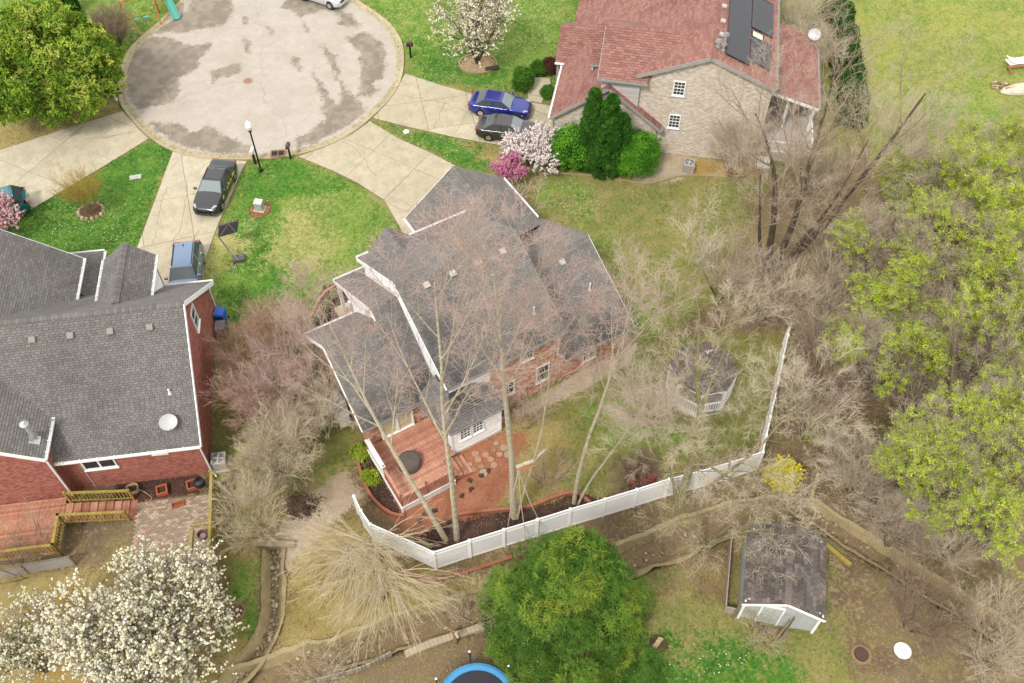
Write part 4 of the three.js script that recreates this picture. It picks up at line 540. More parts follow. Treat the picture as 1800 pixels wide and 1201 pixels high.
// ---------------------------------------------------------------- neighbour on the left
{
  const H = thing('brick_house', 'red brick house with grey brown roof, dormer gable and back deck at the left edge', 'house', [-19, 0, -23], rad(8.05)), S = 'greyBrown';
  const b0 = V(-14, 2.88, 2.5), b1 = V(2.7, 2.88, 2.5), r0 = V(-14, 8.85, 7.4), r1 = V(2.7, 8.85, 7.4), f0 = V(-14, 14.75, 2.5), f1 = V(2.7, 14.75, 2.5);
  roof(H, [b0, b1, r1, r0], S, { w: .27, h: .135 }); roof(H, [f1, f0, r0, r1], S); cap(H, r0, r1, S, .36);
  const bn = planeN([b0, b1, r1]); for (const p of [-5.2, -3.25, -1.2, .85]) boxVent(H, V(p, 8.0, 6.68), bn, PX, .36, [166, 156, 150]);
  boxVent(H, V(-7.2, 8.0, 6.68), bn, PX, .36, [166, 156, 150]);
  const wa = V(-2.97, 3.2, 1.55), wb = V(.35, 3.2, 2.1);
  wall(H, [V(-14, 3.2, -1.1), V(2.4, 3.2, -1.1), V(2.4, 3.2, 2.45), V(-14, 3.2, 2.45)], QN, 'redBrick', [holeOf(wa, PX, 1.75, 1.1), holeOf(wb, PX, .8, .62)]); windowUnit(H, wa, PX, QN, 1.75, 1.1, 1, 1, MT.white, 2); windowUnit(H, wb, PX, QN, .8, .62, 1, 1);
  const wc = V(2.4, 6.6, 4.4), wd = V(2.4, 10.3, 4.4);
  wall(H, [V(2.4, 3.22, -1.1), V(2.4, 14.4, -1.1), V(2.4, 14.4, 2.5), V(2.4, 8.85, 7.15), V(2.4, 3.22, 2.5)], PX, 'redBrick', [holeOf(wd, QN, 1.0, 1.5)]); windowUnit(H, wd, QN, PX, 1.0, 1.5, 1, 2);
  wall(H, [V(-14, 14.4, -1), V(2.4, 14.4, -1), V(2.4, 14.4, 2.45), V(-14, 14.4, 2.45)], QP, 'redBrick');
  gutter(H, V(-4.9, 2.87, 2.5), b1, QN, MT.white, .9); gutter(H, V(-.4, 14.76, 2.5), f1, QP); for (const e of [b1, f1]) board(H, 'rake_board', add(r1, [.02, -.15, 0]), add(e, [.02, -.15, 0]), .05, .26); soffit(H, [V(-4.9, 2.9, 2.33), V(2.7, 2.9, 2.33), V(2.7, 3.2, 2.33), V(-4.9, 3.2, 2.33)]);
  pipe(H, 'downspout', [V(2.6, 2.8, 2.4), V(2.52, 3.1, 2.1), V(2.52, 3.1, -.6), V(2.75, 2.85, -.8)], .05, MT.white); pipe(H, 'downspout', [V(2.5, 14.6, 2.35), V(2.45, 14.35, 2.1), V(2.45, 14.35, .1)], .05, MT.white);
  // front dormer gable with ridge vent
  const d = { l: V(-2.95, 15, 5), t: V(-1.45, 15, 6.25), r: V(.02, 15, 5), lb: V(-2.95, 11, 5), tb: V(-1.45, 9.6, 6.25), rb: V(.02, 11, 5) };
  roof(H, [d.l, d.t, d.tb, d.lb], S); roof(H, [d.t, d.r, d.rb, d.tb], S); cap(H, V(-1.45, 10.3, 6.28), d.t, S, .46); wall(H, [V(-2.75, 14.8, 2.4), V(-.15, 14.8, 2.4), V(-.15, 14.8, 5), V(-1.45, 14.8, 6.1), V(-2.75, 14.8, 5)], QP, 'redBrick');
  for (const [p, o] of [[-2.75, PXm], [-.17, PX]]) wall(H, [V(p, 11.5, 2.6), V(p, 14.78, 2.6), V(p, 14.78, 5), V(p, 11.5, 5)], o, 'siding', [], .1);
  gutter(H, V(-2.95, 11.8, 5), d.l, PXm, MT.white, .7); gutter(H, V(.02, 11.8, 5), d.r, PX, MT.white, .7);
  // front wing at far left
  const g = { e0: V(-4.66, 12.2, 4), e1: V(-4.66, 16.3, 4), t0: V(-10.6, 9.0, 8.9), t1: V(-10.6, 16.3, 8.9), l0: V(-16.5, 12.2, 4), l1: V(-16.5, 16.3, 4) };
  roof(H, [V(-4.66, 9.2, 4), g.e1, g.t1, g.t0], S); roof(H, [g.l1, V(-16.5, 9.2, 4), g.t0, g.t1], S); wall(H, [V(-16, 16, -1), V(-4.9, 16, -1), V(-4.9, 16, 3.95), V(-10.6, 16, 8.6), V(-16, 16, 3.95)], QP, 'redBrick');
  wall(H, [V(-4.95, 12.4, 2), V(-4.95, 15.98, 2), V(-4.95, 15.98, 4), V(-4.95, 12.4, 4)], PX, 'siding', [], .1); gutter(H, V(-4.66, 13, 4), g.e1, PX, MT.white, .7); board(H, 'rake_board', add(g.t1, [0, -.13, -.02]), add(g.e1, [0, -.13, -.02]), .05, .2);
  // low entry roof tucked between
  roof(H, [V(-6.4, 18.3, 2.5), V(-4.2, 18.3, 2.5), V(-5.0, 17.0, 3.3), V(-6.4, 17.0, 3.3)], S); roof(H, [V(-4.2, 18.3, 2.5), V(-4.2, 14.2, 2.5), V(-5.0, 14.2, 3.3), V(-5.0, 17, 3.3)], S); gutter(H, V(-6.4, 18.3, 2.5), V(-4.2, 18.3, 2.5), QP); gutter(H, V(-4.2, 14.2, 2.5), V(-4.2, 18.3, 2.5), PX, MT.white, .7); wall(H, [V(-4.5, 14.4, -.5), V(-4.5, 18, -.5), V(-4.5, 18, 2.5), V(-4.5, 14.4, 2.5)], PX, 'redBrick');
  // back wing with gable to the garden
  const k = { e0: V(-4.72, 5.6, 4), e1: V(-4.72, 2.2, 4), t0: V(-10.2, 8.8, 7.4), t1: V(-10.2, 2.2, 7.4) };
  roof(H, [k.e1, V(-4.72, 6.0, 4), V(-10.2, 9.2, 7.4), k.t1], S); roof(H, [k.t1, V(-10.2, 9.2, 7.4), V(-15.6, 6, 4), V(-15.6, 2.2, 4)], S);
  wall(H, [V(-15, 2.5, -1.1), V(-4.95, 2.5, -1.1), V(-4.95, 2.5, 3.95), V(-10.2, 2.5, 7.1), V(-15, 2.5, 3.95)], QN, 'redBrick'); wall(H, [V(-4.95, 2.52, -1.1), V(-4.95, 5.9, -1.1), V(-4.95, 5.9, 4), V(-4.95, 2.52, 4)], PX, 'redBrick');
  gutter(H, k.e1, V(-4.72, 5.5, 4), PX, MT.white, .7); board(H, 'rake_board', add(k.t1, [0, -.14, .02]), add(k.e1, [0, -.14, .02]), .05, .24); pipe(H, 'downspout', [V(-4.65, 2.25, 3.9), V(-4.86, 2.42, 3.6), V(-4.86, 2.42, -.2)], .055, MT.white); pipe(H, 'cable', [V(-3.9, 3.14, 2.4), V(-3.9, 3.14, -.9)], .015, MT.whiteOld, 5);
  stack(H, V(1.45, 5.2, 4.42), .3, .05, MT.white);
  { const c = V(-5.25, 3.32, 4.3), f = mesh('flue', new Geo().tube([add(c, [0, -.1, 0]), add(c, [0, .5, 0]), add(c, [0, 1.3, 0])], [.16, .12, .11], 12), MT.galv, H); mesh('storm_collar', new Geo().cyl(c[0], c[1] + .25, c[2], .24, .13, .1, 14), MT.galv, f); mesh('flashing', new Geo().bar(add(c, [.25, -.1, .1]), add(c, [-.2, .18, .1]), .5, .04), MT.galv, f); mesh('rain_cap', new Geo().cyl(c[0], c[1] + 1.36, c[2], .22, .2, .12, 16).cyl(c[0], c[1] + 1.48, c[2], .2, .05, .05, 16), MT.white, f); }
}
function dish(label, pos, turn, tilt, s, m) {
  const d = thing('satellite_dish', label, 'satellite dish', pos, turn), a = rad(tilt), R = (x, y, z) => [x, .55 * s + y * Math.cos(a) - z * Math.sin(a), y * Math.sin(a) + z * Math.cos(a)], g = new Geo(), K = 6, N = 24;
  const q = (i, k, o) => { const r = i / K * .42 * s, t = k / N * Math.PI * 2; return R(r * Math.cos(t) * 1.08, r * Math.sin(t), -.1 * s + (i / K) ** 2 * .1 * s + o); };
  for (let i = 0; i < K; i++) for (let k = 0; k < N; k++) { g.quad(q(i, k, 0), q(i + 1, k, 0), q(i + 1, k + 1, 0), q(i, k + 1, 0)); g.quad(q(i, k, -.015), q(i, k + 1, -.015), q(i + 1, k + 1, -.015), q(i + 1, k, -.015)); } mesh('reflector', g, m, d);
  mesh('feed_arm', new Geo().tube([R(0, -.36 * s, -.05), R(0, -.42 * s, .38 * s)], [.016, .016], 6), MT.galv, d); mesh('feed_horn', new Geo().box(...R(0, -.38 * s, .42 * s), .1 * s, .1 * s, .14 * s), M(C(230, 214, 214), .5), d); mesh('mast', new Geo().tube([[0, -.12, -.18], [0, .3 * s, -.16], R(0, 0, -.1 * s)], [.03, .03, .03], 8), MT.galv, d);
}
{
  const L = (p, q, h) => { const v = new THREE.Vector3(p, h, -q).applyAxisAngle(_Y, rad(8.05)); return [v.x - 19, v.y, v.z - 23]; };
  dish('grey oval satellite dish on the back slope of the left brick house', L(1.3, 3.75, 3.2), rad(25), -58, 1.05, M(C(206, 208, 206), .4));
  // deck, stair and rails of the left house (deck floor just above the garden door sill)
  const D = thing('timber_deck', 'weathered deck with mossy railings and stair at the back of the left house', 'deck', [-19, 0, -23], rad(8.05)), r = rngOf(12), y = -.3;
  const pm = [0, 1, 2].map(k => M(mix3(C(226, 166, 138), C(202, 136, 110), k / 2), .8, { map: rep(streak, .9) }));
  for (let q = -.9; q < 2.4; q += .147) mesh('plank', new Geo().box(-10, y - .02 + r() * .008, -q, 9.6 - (q > .95 ? 0 : .3), .04, .14), pm[Math.floor(r() * 3)], D);
  for (let k = 0; k < 9; k++) mesh('stair_tread', new Geo().box(-4.98 + k * .41, y - .04 - k * .066, -1.42, .4, .05, 1.16), pm[k % 3], D);
  const rail = (a, b) => { mesh('handrail', new Geo().bar(add(a, [0, .95, 0]), add(b, [0, .95, 0]), .15, .06), MT.mossWood, D); mesh('bottom_rail', new Geo().bar(add(a, [0, .12, 0]), add(b, [0, .12, 0]), .05, .09), MT.mossWood, D); const n = Math.round(len(sub(b, a)) / .19); for (let k = 1; k < n; k++) { const p = onSlope(a, b, k / n); mesh('baluster', new Geo().box(p[0], p[1] + .52, p[2], .045, .8, .045), MT.mossWood, D); } for (const p of [a, b]) { mesh('post', new Geo().box(p[0], p[1] + .3, p[2], .12, 1.5, .12), MT.mossWood, D); } };
  rail([-4.95, y, -2.08], [-1.75, y - .55, -2.08]); rail([-5.1, y, -.78], [-1.85, y - .52, -.78]); rail([-5.1, y, -.78], [-5.1, y, .95]); rail([-5.1, y, .95], [-9.4, y, .95]);
  mesh('skirt', new Geo().box(-9.5, y - .45, .92, 9, .75, .03).box(-5.12, y - .45, .1, .03, .75, 1.7), MT.oldWood, D);
  // brick paver patio
  const pav = new THREE.Group(); pav.name = 'paver_patio'; pav.userData.kind = 'structure'; pav.position.set(-19, 0, -23); pav.rotation.y = rad(8.05); scene.add(pav);
  const poly = [V(-1.5, 1.55, -.86), V(-1.5, -2.6, -.86), V(2.6, -2.6, -.86), V(2.6, 1.75, -.86), V(-.6, 1.9, -.86)].reverse(); mesh('bed', slab3(new Geo(), facing(poly, [0, 1, 0]), .1), M(C(150, 122, 100), .95), pav);
  const g = colored(), PL = [C(196, 168, 148), C(180, 152, 132), C(206, 184, 162), C(168, 146, 128), C(158, 150, 118)]; for (let j = 0; j < 34; j++) for (let i = 0; i < 19; i++) { const x = -1.45 + i * .215 + (j % 2) * .1, z = -1.7 + j * .125; if (x > 2.55 || z > 2.55) continue; g.col = mul(PL[Math.floor(r() * 5)], .9 + .2 * r()); g.box(x, -.84 + r() * .012, z, .2, .05, .112); } stuff(mesh('pavers', g, MT.brick, pav));
  // timber fence beside the patio
  const F = thing('timber_fence', 'mossy timber board fence running from the left house down past its patio', 'fence', [-19, 0, -23], rad(8.05)); const fm = [MT.mossWood, M(C(182, 166, 92), .9, { map: rep(streak, 1) }), M(C(206, 190, 110), .9, { map: rep(streak, 1) })];
  for (let q = 2.2; q > -5.4; q -= .15) { const pp = 2.9 + (2.2 - q) * .03; mesh('fence_board', new Geo().box(pp, -.05 + r() * .03, -q, .03, 1.75, .14), fm[Math.floor(r() * 3)], F); }
  mesh('top_rail', new Geo().bar(V(2.9, 2.25, .86), V(3.13, -5.4, .86), .16, .04), MT.mossWood, F); for (const q of [2.2, -.2, -2.7, -5.3]) mesh('post', new Geo().box(2.82 + (2.2 - q) * .03, 0, -q, .1, 1.9, .1), MT.mossWood, F); for (const h of [-.6, .5]) mesh('rail', new Geo().bar(V(2.97, 2.2, h), V(3.2, -5.4, h), .04, .09), MT.mossWood, F);
  // small grey lattice fence left of the deck
  const G = thing('lattice_fence', 'low weathered grey wire lattice fence below the left deck', 'fence', [-19, 0, -23], rad(8.05)); { const g = new Geo(), a = V(-9.2, -1.75, -.9), b = V(-4.4, -1.45, -.9), Ln = len(sub(b, a)), d = nrm(sub(b, a)); for (let x = -1; x < Ln; x += .13) for (const s of [0, 1]) { const A = Math.max(0, x), B = Math.min(Ln, x + 1); if (B <= A) continue; g.bar(add(add(a, mul(d, A)), [0, s ? 1 - (A - x) : A - x, .01 * s]), add(add(a, mul(d, B)), [0, s ? 1 - (B - x) : B - x, .01 * s]), .012, .03); } mesh('lattice', g, M(C(206, 202, 196), .7), G); mesh('top_rail', new Geo().bar(add(a, [0, 1.02, 0]), add(b, [0, 1.02, 0]), .06, .06), MT.oldWood, G); for (const t of [0, .5, 1]) { const p = onSlope(a, b, t); mesh('post', new Geo().box(p[0], -.4, p[2], .09, 1.2, .09), MT.oldWood, G); } }
  // planter bed edging and pots
  for (const [p, q, lab] of [[-.2, 2.35, 'square terracotta planter frame against the wall, nearer the deck stair'], [1.45, 2.45, 'square terracotta planter frame against the wall, nearer the wire fence corner']]) { const w = L(p, q, -.9), t = thing('planter', lab, 'planter', w, rad(20), 'terracotta planters along the left house wall'); mesh('planter_wall', new Geo().box(0, .15, .26, .6, .3, .08).box(0, .15, -.26, .6, .3, .08).box(.26, .15, 0, .08, .3, .44).box(-.26, .15, 0, .08, .3, .44), MT.terracotta, t); mesh('soil', new Geo().box(0, .1, 0, .44, .16, .44), M(C(76, 56, 40), .95), t); }
  { const w = L(.75, 1.35, -.9), t = thing('trough_planter', 'long terracotta trough lying on the paver patio', 'planter', w, rad(18)); mesh('trough_wall', new Geo().box(0, .1, .14, .7, .2, .05).box(0, .1, -.14, .7, .2, .05).box(.33, .1, 0, .05, .2, .24).box(-.33, .1, 0, .05, .2, .24), MT.terracotta, t); mesh('soil', new Geo().box(0, .06, 0, .6, .1, .24), M(C(150, 84, 60), .95), t); }
  { const w = L(2.2, -.75, -.85), t = thing('fire_pit', 'rusty ring fire pit in a square mulch bed at the patio edge', 'fire pit', w, 0); mesh('ring', new Geo().lathe(0, 0, [[.27, .0], [.3, .22], [.24, .24], [.2, .05], [.01, .05]], 18), M(C(112, 84, 80), .6), t); mesh('bowl', new Geo().cyl(0, .02, 0, .16, .16, .06, 14), M(C(168, 140, 136), .5), t); const b = thing('bed_edging', 'mossy stone edging squared around the fire pit bed', 'edging', L(2.1, -.8, -.84), rad(8)); const r2 = rngOf(3); for (let k = 0; k < 9; k++) { const s = k < 4; mesh('edging_stone', new Geo().box(s ? -.1 + k * .24 - .3 : -.5, .06, s ? -.75 : -.62 + (k - 3) * .28, s ? .22 : .16, .14, s ? .16 : .26, (r2() - .5) * .1), M(C(190, 180, 110), .95, { map: blotch }), b); } }
  { const w = L(2.0, 2.2, -.9), t = thing('grill_smoker', 'black and tan kettle shaped bin standing in the corner by the timber fence', 'grill', w, .3); mesh('kettle', new Geo().lathe(0, 0, [[.02, .45], [.26, .5], [.33, .7], [.28, .92], [.05, 1.0]], 16), MT.black, t); for (const k of [0, 1, 2]) mesh('leg', new Geo().bar([.2 * Math.cos(k * 2.1), 0, .2 * Math.sin(k * 2.1)], [.18 * Math.cos(k * 2.1), .55, .18 * Math.sin(k * 2.1)], .03, .03), M(C(196, 180, 140), .6), t); }
}

// ---------------------------------------------------------------- tan brick house, top right
{
  const O = [14, 0, -57], A = rad(-10.5), H = thing('brick_house', 'tan brick house with red shingle roof and black solar panels at the top', 'house', O, A), S = 'red', o = { w: .42, h: .19 };
  const hz = 14, rp = V(0, -5.05, 8.65), rb = V(0, hz, 8.65);
  roof(H, [V(4.55, -5.05, 6.75), V(4.55, hz, 6.75), rb, rp], S, o); roof(H, [V(-4.75, -5.05, 6.65), rp, V(0, 1.2, 8.65), V(-4.75, 1.2, 6.65)], S, o); roof(H, [V(-10.4, 1.2, 2.6), V(0, 1.2, 8.64), rb, V(-10.4, hz, 2.6)], S, o); cap(H, rp, rb, S, .36);
  const wa = V(-1.75, -4.75, 5.75), wb = V(-1.7, -4.75, 2.95);
  wall(H, [V(-4.4, -4.75, 0), V(4.4, -4.75, 0), V(4.4, -4.75, 6.7), V(0, -4.75, 8.5), V(-4.4, -4.75, 6.7)], QN, 'tanBrick', [holeOf(wa, PX, .8, 1.15), holeOf(wb, PX, .8, 1.15)]); windowUnit(H, wa, PX, QN, .82, 1.17, 3, 4); windowUnit(H, wb, PX, QN, .82, 1.17, 3, 4);
  wall(H, [V(4.4, -4.73, 0), V(4.4, hz, 0), V(4.4, hz, 6.75), V(4.4, -4.73, 6.75)], PX, 'tanBrick'); wall(H, [V(-4.4, -4.73, 4), V(-4.4, 1, 4), V(-4.4, 1, 6.65), V(-4.4, -4.73, 6.65)], PXm, 'tanBrick');
  board(H, 'rake_board', add(rp, [0, -.14, .02]), V(-4.75, -5.07, 6.5), .05, .26, MT.soffit); board(H, 'rake_board', add(rp, [0, -.14, .02]), V(4.55, -5.07, 6.6), .05, .26, MT.soffit); gutter(H, V(4.56, -5, 6.75), V(4.56, hz, 6.75), PX, MT.soffit, 1); soffit(H, [V(-4.7, -5.05, 6.5), V(-4.4, -5.05, 6.5), V(-4.4, -4.7, 6.5), V(-4.7, -4.7, 6.5)]);
  for (const q of [-2.2, -.6, 1.2, 3.2, 5.2]) boxVent(H, V(.5, q, 8.45), planeN([V(4.55, -5, 6.75), V(4.55, 5, 6.75), V(0, 5, 8.65)]), [0, 0, -1], .34);
  // solar panels on the far slope
  { const sl = (p, q) => V(p, q, 8.65 - p * .4176 + .16); for (const [p0, p1, q0, q1] of [[.95, 2.55, -4.1, 12], [2.62, 4.2, .35, 4.4], [2.62, 4.1, -3.5, -.75]]) { const g = new Geo(); slab3(g, facing([sl(p0, q0), sl(p1, q0), sl(p1, q1), sl(p0, q1)], [0, 1, 0]), .05); const m = mesh('solar_panel', g, M([.03, .032, .042], .35, { map: rep(blotch, 1) }), H); const n = 1; for (let k = 0; k <= n; k++) { const q = q0 + (q1 - q0) * k / n; mesh('panel_clip', new Geo().bar(add(sl(p0, q), [0, .012, 0]), add(sl(p1, q), [0, .012, 0]), .03, .012), MT.blackMatte, m); } }
    for (const [p, q] of [[3.1, -.2], [3.2, 5.2]]) { const m = mesh('skylight', slab3(new Geo(), facing([V(p - .45, q - .4, 8.72 - (p - .45) * .4176), V(p + .45, q - .4, 8.72 - (p + .45) * .4176), V(p + .45, q + .4, 8.72 - (p + .45) * .4176), V(p - .45, q + .4, 8.72 - (p - .45) * .4176)], [0, 1, 0]), .1), MT.black, H); mesh('pane', slab3(new Geo(), facing([V(p - .36, q - .31, 8.732 - (p - .36) * .4176), V(p + .36, q - .31, 8.732 - (p + .36) * .4176), V(p + .36, q + .31, 8.732 - (p + .36) * .4176), V(p - .36, q + .31, 8.732 - (p - .36) * .4176)], [0, 1, 0]), .01), M(C(230, 226, 206), .15), m); } }
  stack(H, V(.75, -3.2, 8.33), .85, .11, MT.galv, 1); stack(H, V(.35, -3.6, 8.5), .4, .13, MT.galv, 1); stack(H, V(.7, -3.75, 8.35), .45, .1, MT.galv, 1);
  // cross gable over the garage with grey siding
  const c = { e0: V(-7.3, -5.3, 6.2), t0: V(-7.3, -1.75, 8.1), f0: V(-7.3, 1.8, 6.2) };
  roof(H, [c.e0, V(-3.9, -5.3, 6.2), V(-3.9, -5.05, 6.334), V(-1.0, -1.75, 8.1), c.t0], S, o); roof(H, [c.f0, c.t0, V(-1.0, -1.75, 8.1), V(-4.4, 1.8, 6.2)], S, o); cap(H, c.t0, V(-1.2, -1.75, 8.1), S);
  wall(H, [V(-7.05, -4.98, 3), V(-4.4, -4.98, 3), V(-4.4, -4.98, 6.15), V(-7.05, -4.98, 6.15)], QN, 'sidingGrey'); wall(H, [V(-7.05, -4.96, 3), V(-7.05, 1.5, 3), V(-7.05, 1.5, 6.2), V(-7.05, -1.75, 7.95), V(-7.05, -4.96, 6.2)], PXm, 'sidingGrey'); gutter(H, c.e0, V(-3.9, -5.3, 6.2), QN, MT.soffit, .7); board(H, 'rake_board', add(c.t0, [-.02, -.12, 0]), add(c.e0, [-.02, -.12, 0]), .04, .2, MT.soffit); pipe(H, 'downspout', [V(-4.1, -5.2, 6.05), V(-4.45, -4.9, 5.8), V(-4.45, -4.9, 4.1)], .05, MT.soffit);
  // dormer step and entry gable
  roof(H, [V(-8.2, -2.1, 5.0), V(-7.06, -2.1, 5.0), V(-7.06, .7, 6.5), V(-8.2, .7, 6.5)], S, o); gutter(H, V(-8.2, -2.1, 5.0), V(-7.08, -2.1, 5.0), QN, MT.soffit); wall(H, [V(-8.0, -1.9, 3), V(-7.06, -1.9, 3), V(-7.06, -1.9, 5), V(-8.0, -1.9, 5)], QN, 'sidingGrey'); wall(H, [V(-8.0, -1.88, 3), V(-8.0, .7, 3), V(-8.0, .7, 6.4), V(-8.0, -1.88, 5.02)], PXm, 'sidingGrey'); pipe(H, 'downspout', [V(-8.0, -2.0, 4.9), V(-8.0, -2.0, 4.2)], .05, MT.white);
  roof(H, [V(-11.1, .95, 2.62), V(-8.3, .95, 2.62), V(-8.3, 3.6, 4.1), V(-11.1, 3.6, 4.1)], S, o); roof(H, [V(-11.1, 6.2, 2.62), V(-11.1, 3.6, 4.1), V(-8.3, 3.6, 4.1), V(-8.3, 6.2, 2.62)], S, o); gutter(H, V(-11.1, .95, 2.62), V(-10.3, .95, 2.62), QN); for (const q of [1.2, 5.8]) mesh('porch_post', new Geo().box(-10.9, 1.3, -q, .18, 2.6, .18), MT.soffit, H);
  // garage
  const g = { l0: V(-10.5, -5.4, 2.5), lb: V(-10.5, 1.5, 2.5), t0: V(-6.5, -5.4, 5.6), tb: V(-6.5, 1.2, 5.6), r0: V(-2.52, -5.4, 2.5), rb: V(-2.52, -3, 2.5) };
  roof(H, [g.l0, g.t0, g.tb, g.lb], S, o); roof(H, [g.r0, V(-2.52, -3.1, 2.5), V(-6.5, -3.1, 5.6), g.t0], S, o); cap(H, g.t0, V(-6.5, -3.3, 5.6), S);
  wall(H, [V(-10.15, -5.1, 0), V(-2.85, -5.1, 0), V(-2.85, -5.1, 2.5), V(-6.5, -5.1, 5.4), V(-10.15, -5.1, 2.5)], QN, 'tanBrick'); wall(H, [V(-10.15, -5.08, 0), V(-10.15, 12, 0), V(-10.15, 12, 2.5), V(-10.15, -5.08, 2.5)], PXm, 'tanBrick'); wall(H, [V(-2.85, -5.08, 0), V(-2.85, -4.78, 0), V(-2.85, -4.78, 2.5), V(-2.85, -5.08, 2.5)], PX, 'tanBrick');
  gutter(H, g.l0, g.lb, PXm, MT.white, .8); board(H, 'rake_board', add(g.t0, [0, -.12, .02]), add(g.l0, [0, -.12, .02]), .05, .2, MT.soffit); board(H, 'rake_board', add(g.t0, [0, -.12, .02]), add(g.r0, [0, -.12, .02]), .05, .2, MT.soffit); gutter(H, g.r0, g.rb, PX, MT.soffit);
  // back porch: low roof on white posts, raised deck with rail and lattice
  roof(H, [V(8.4, -1.4, 2.9), V(8.4, 7.5, 2.9), V(4.42, 7.5, 4.0), V(4.42, -1.4, 4.0)], S, o); gutter(H, V(8.4, -1.4, 2.9), V(8.4, 7.5, 2.9), PX, MT.soffit); board(H, 'fascia', V(4.45, -1.42, 3.85), V(8.4, -1.42, 2.76), .05, .22, MT.white);
  for (const [p, q] of [[8.1, -1.2], [6.2, -1.2], [8.1, 3], [8.1, 7.2]]) mesh('porch_post', new Geo().box(p, 1.75, -q, .2, 2.3, .2), MT.white, H);
  const r = rngOf(5); for (let p = 4.6; p < 8.25; p += .15) mesh('deck_plank', new Geo().box(p, .7 + r() * .006, -1.6, .14, .04, 11.6), M(C(206 - r() * 14, 196 - r() * 12, 186), .8), H);
  const rail = (a, b) => { mesh('handrail', new Geo().bar(add(a, [0, .95, 0]), add(b, [0, .95, 0]), .12, .06), MT.white, H); mesh('bottom_rail', new Geo().bar(add(a, [0, .1, 0]), add(b, [0, .1, 0]), .05, .07), MT.white, H); const n = Math.round(len(sub(b, a)) / .16); for (let k = 0; k <= n; k++) { const p = onSlope(a, b, k / n); mesh('baluster', new Geo().box(p[0], p[1] + .5, p[2], .05, .85, .05), MT.white, H); } };
  rail(V(5.2, -4.1, .72), V(8.2, -4.1, .72)); rail(V(8.2, -4.1, .72), V(8.2, 3, .72));
  { const q = new Geo(); for (let x = -.7; x < 3; x += .16) for (const s of [0, 1]) { const A0 = Math.max(0, x), B0 = Math.min(3, x + .62); if (B0 > A0) q.bar([5.2 + A0, s ? .64 - (A0 - x) : .02 + (A0 - x), 4.14 + s * .01], [5.2 + B0, s ? .64 - (B0 - x) : .02 + (B0 - x), 4.14 + s * .01], .012, .035); } mesh('lattice', q, MT.whiteOld, H); }
  mesh('porch_step', new Geo().box(5.0, .2, 4.6, 1.1, .4, .6).box(5.0, .1, 5.1, 1.1, .2, .4), MT.whiteOld, H);
  const w = new THREE.Vector3(8.0, 3.05, -6.6).applyAxisAngle(_Y, A); dish('pale round satellite dish on the porch roof of the tan house', [w.x + O[0], w.y, w.z + O[2]], rad(-20), -35, 1.05, M(C(232, 228, 236), .4));
}

// ---------------------------------------------------------------- white vinyl fence round the back garden
function vinylFence(label, pts, H, lat = true) {
  const F = thing('vinyl_fence', label, 'fence', [pts[0][0], 0, pts[0][1]]), o = pts[0], P = pts.map(p => [p[0] - o[0], 0, p[1] - o[1]]), ph = H - (lat ? .32 : 0);
  P.forEach(p => { const m = mesh('post', new Geo().box(p[0], H / 2 - .1, p[2], .13, H + .2, .13), MT.white, F); mesh('post_cap', new Geo().hexa([[p[0] - .085, H, p[2] + .085], [p[0] + .085, H, p[2] + .085], [p[0] + .085, H, p[2] - .085], [p[0] - .085, H, p[2] - .085]], [[p[0] - .02, H + .09, p[2] + .02], [p[0] + .02, H + .09, p[2] + .02], [p[0] + .02, H + .09, p[2] - .02], [p[0] - .02, H + .09, p[2] - .02]]), MT.white, m); });
  for (let i = 0; i < P.length - 1; i++) {
    const a = P[i], b = P[i + 1], d = nrm(sub(b, a)), L = len(sub(b, a)), at = (x, y) => add(add(a, mul(d, x)), [0, y, 0]);
    const m = mesh('panel', new Geo().bar(at(.07, .06), at(L - .07, .06), .05, .12), MT.white, F); mesh('mid_rail', new Geo().bar(at(.07, ph - .04), at(L - .07, ph - .04), .05, .1), MT.white, m); const n = Math.round((L - .14) / .16), w = (L - .14) / n;
    for (let k = 0; k < n; k++) mesh('picket', new Geo().bar(at(.07 + w * (k + .5), .1), at(.07 + w * (k + .5), ph - .07), 0.022, w - .004, d.map((v, j) => j === 1 ? 0 : v)), MT.white, m);
    if (lat) { const g = new Geo(), y0 = ph + .01, y1 = H - .05, h = y1 - y0; for (let x = .05 - h; x < L - .05; x += .085) for (const s of [0, 1]) { const A = Math.max(.06, x), B = Math.min(L - .06, x + h); if (B > A) g.bar(at(A, s ? y1 - (A - x) : y0 + (A - x)), at(B, s ? y1 - (B - x) : y0 + (B - x)), .012, .03); } mesh('lattice', g, MT.white, m); mesh('top_rail', new Geo().bar(at(.06, H - .03), at(L - .06, H - .03), .06, .07), MT.white, m); }
  }
  return F;
}
vinylFence('white vinyl privacy fence with lattice top curving round the back garden', [[-8.28, -23.5], [-7.84, -22.67], [-7.29, -21.9], [-5.6, -21.13], [-3.94, -20.33], [-2.16, -20.98], [-0.41, -21.58], [1.32, -22.15], [3.04, -22.74], [4.87, -23.33], [6.58, -23.9], [8.35, -24.51], [10.07, -24.99], [11.82, -25.55], [13.6, -26.19], [13.96, -27.24], [14.39, -28.46], [14.82, -29.68], [15.33, -31.1], [15.86, -32.65], [16.42, -34.25], [16.7, -35.03]], 1.95);

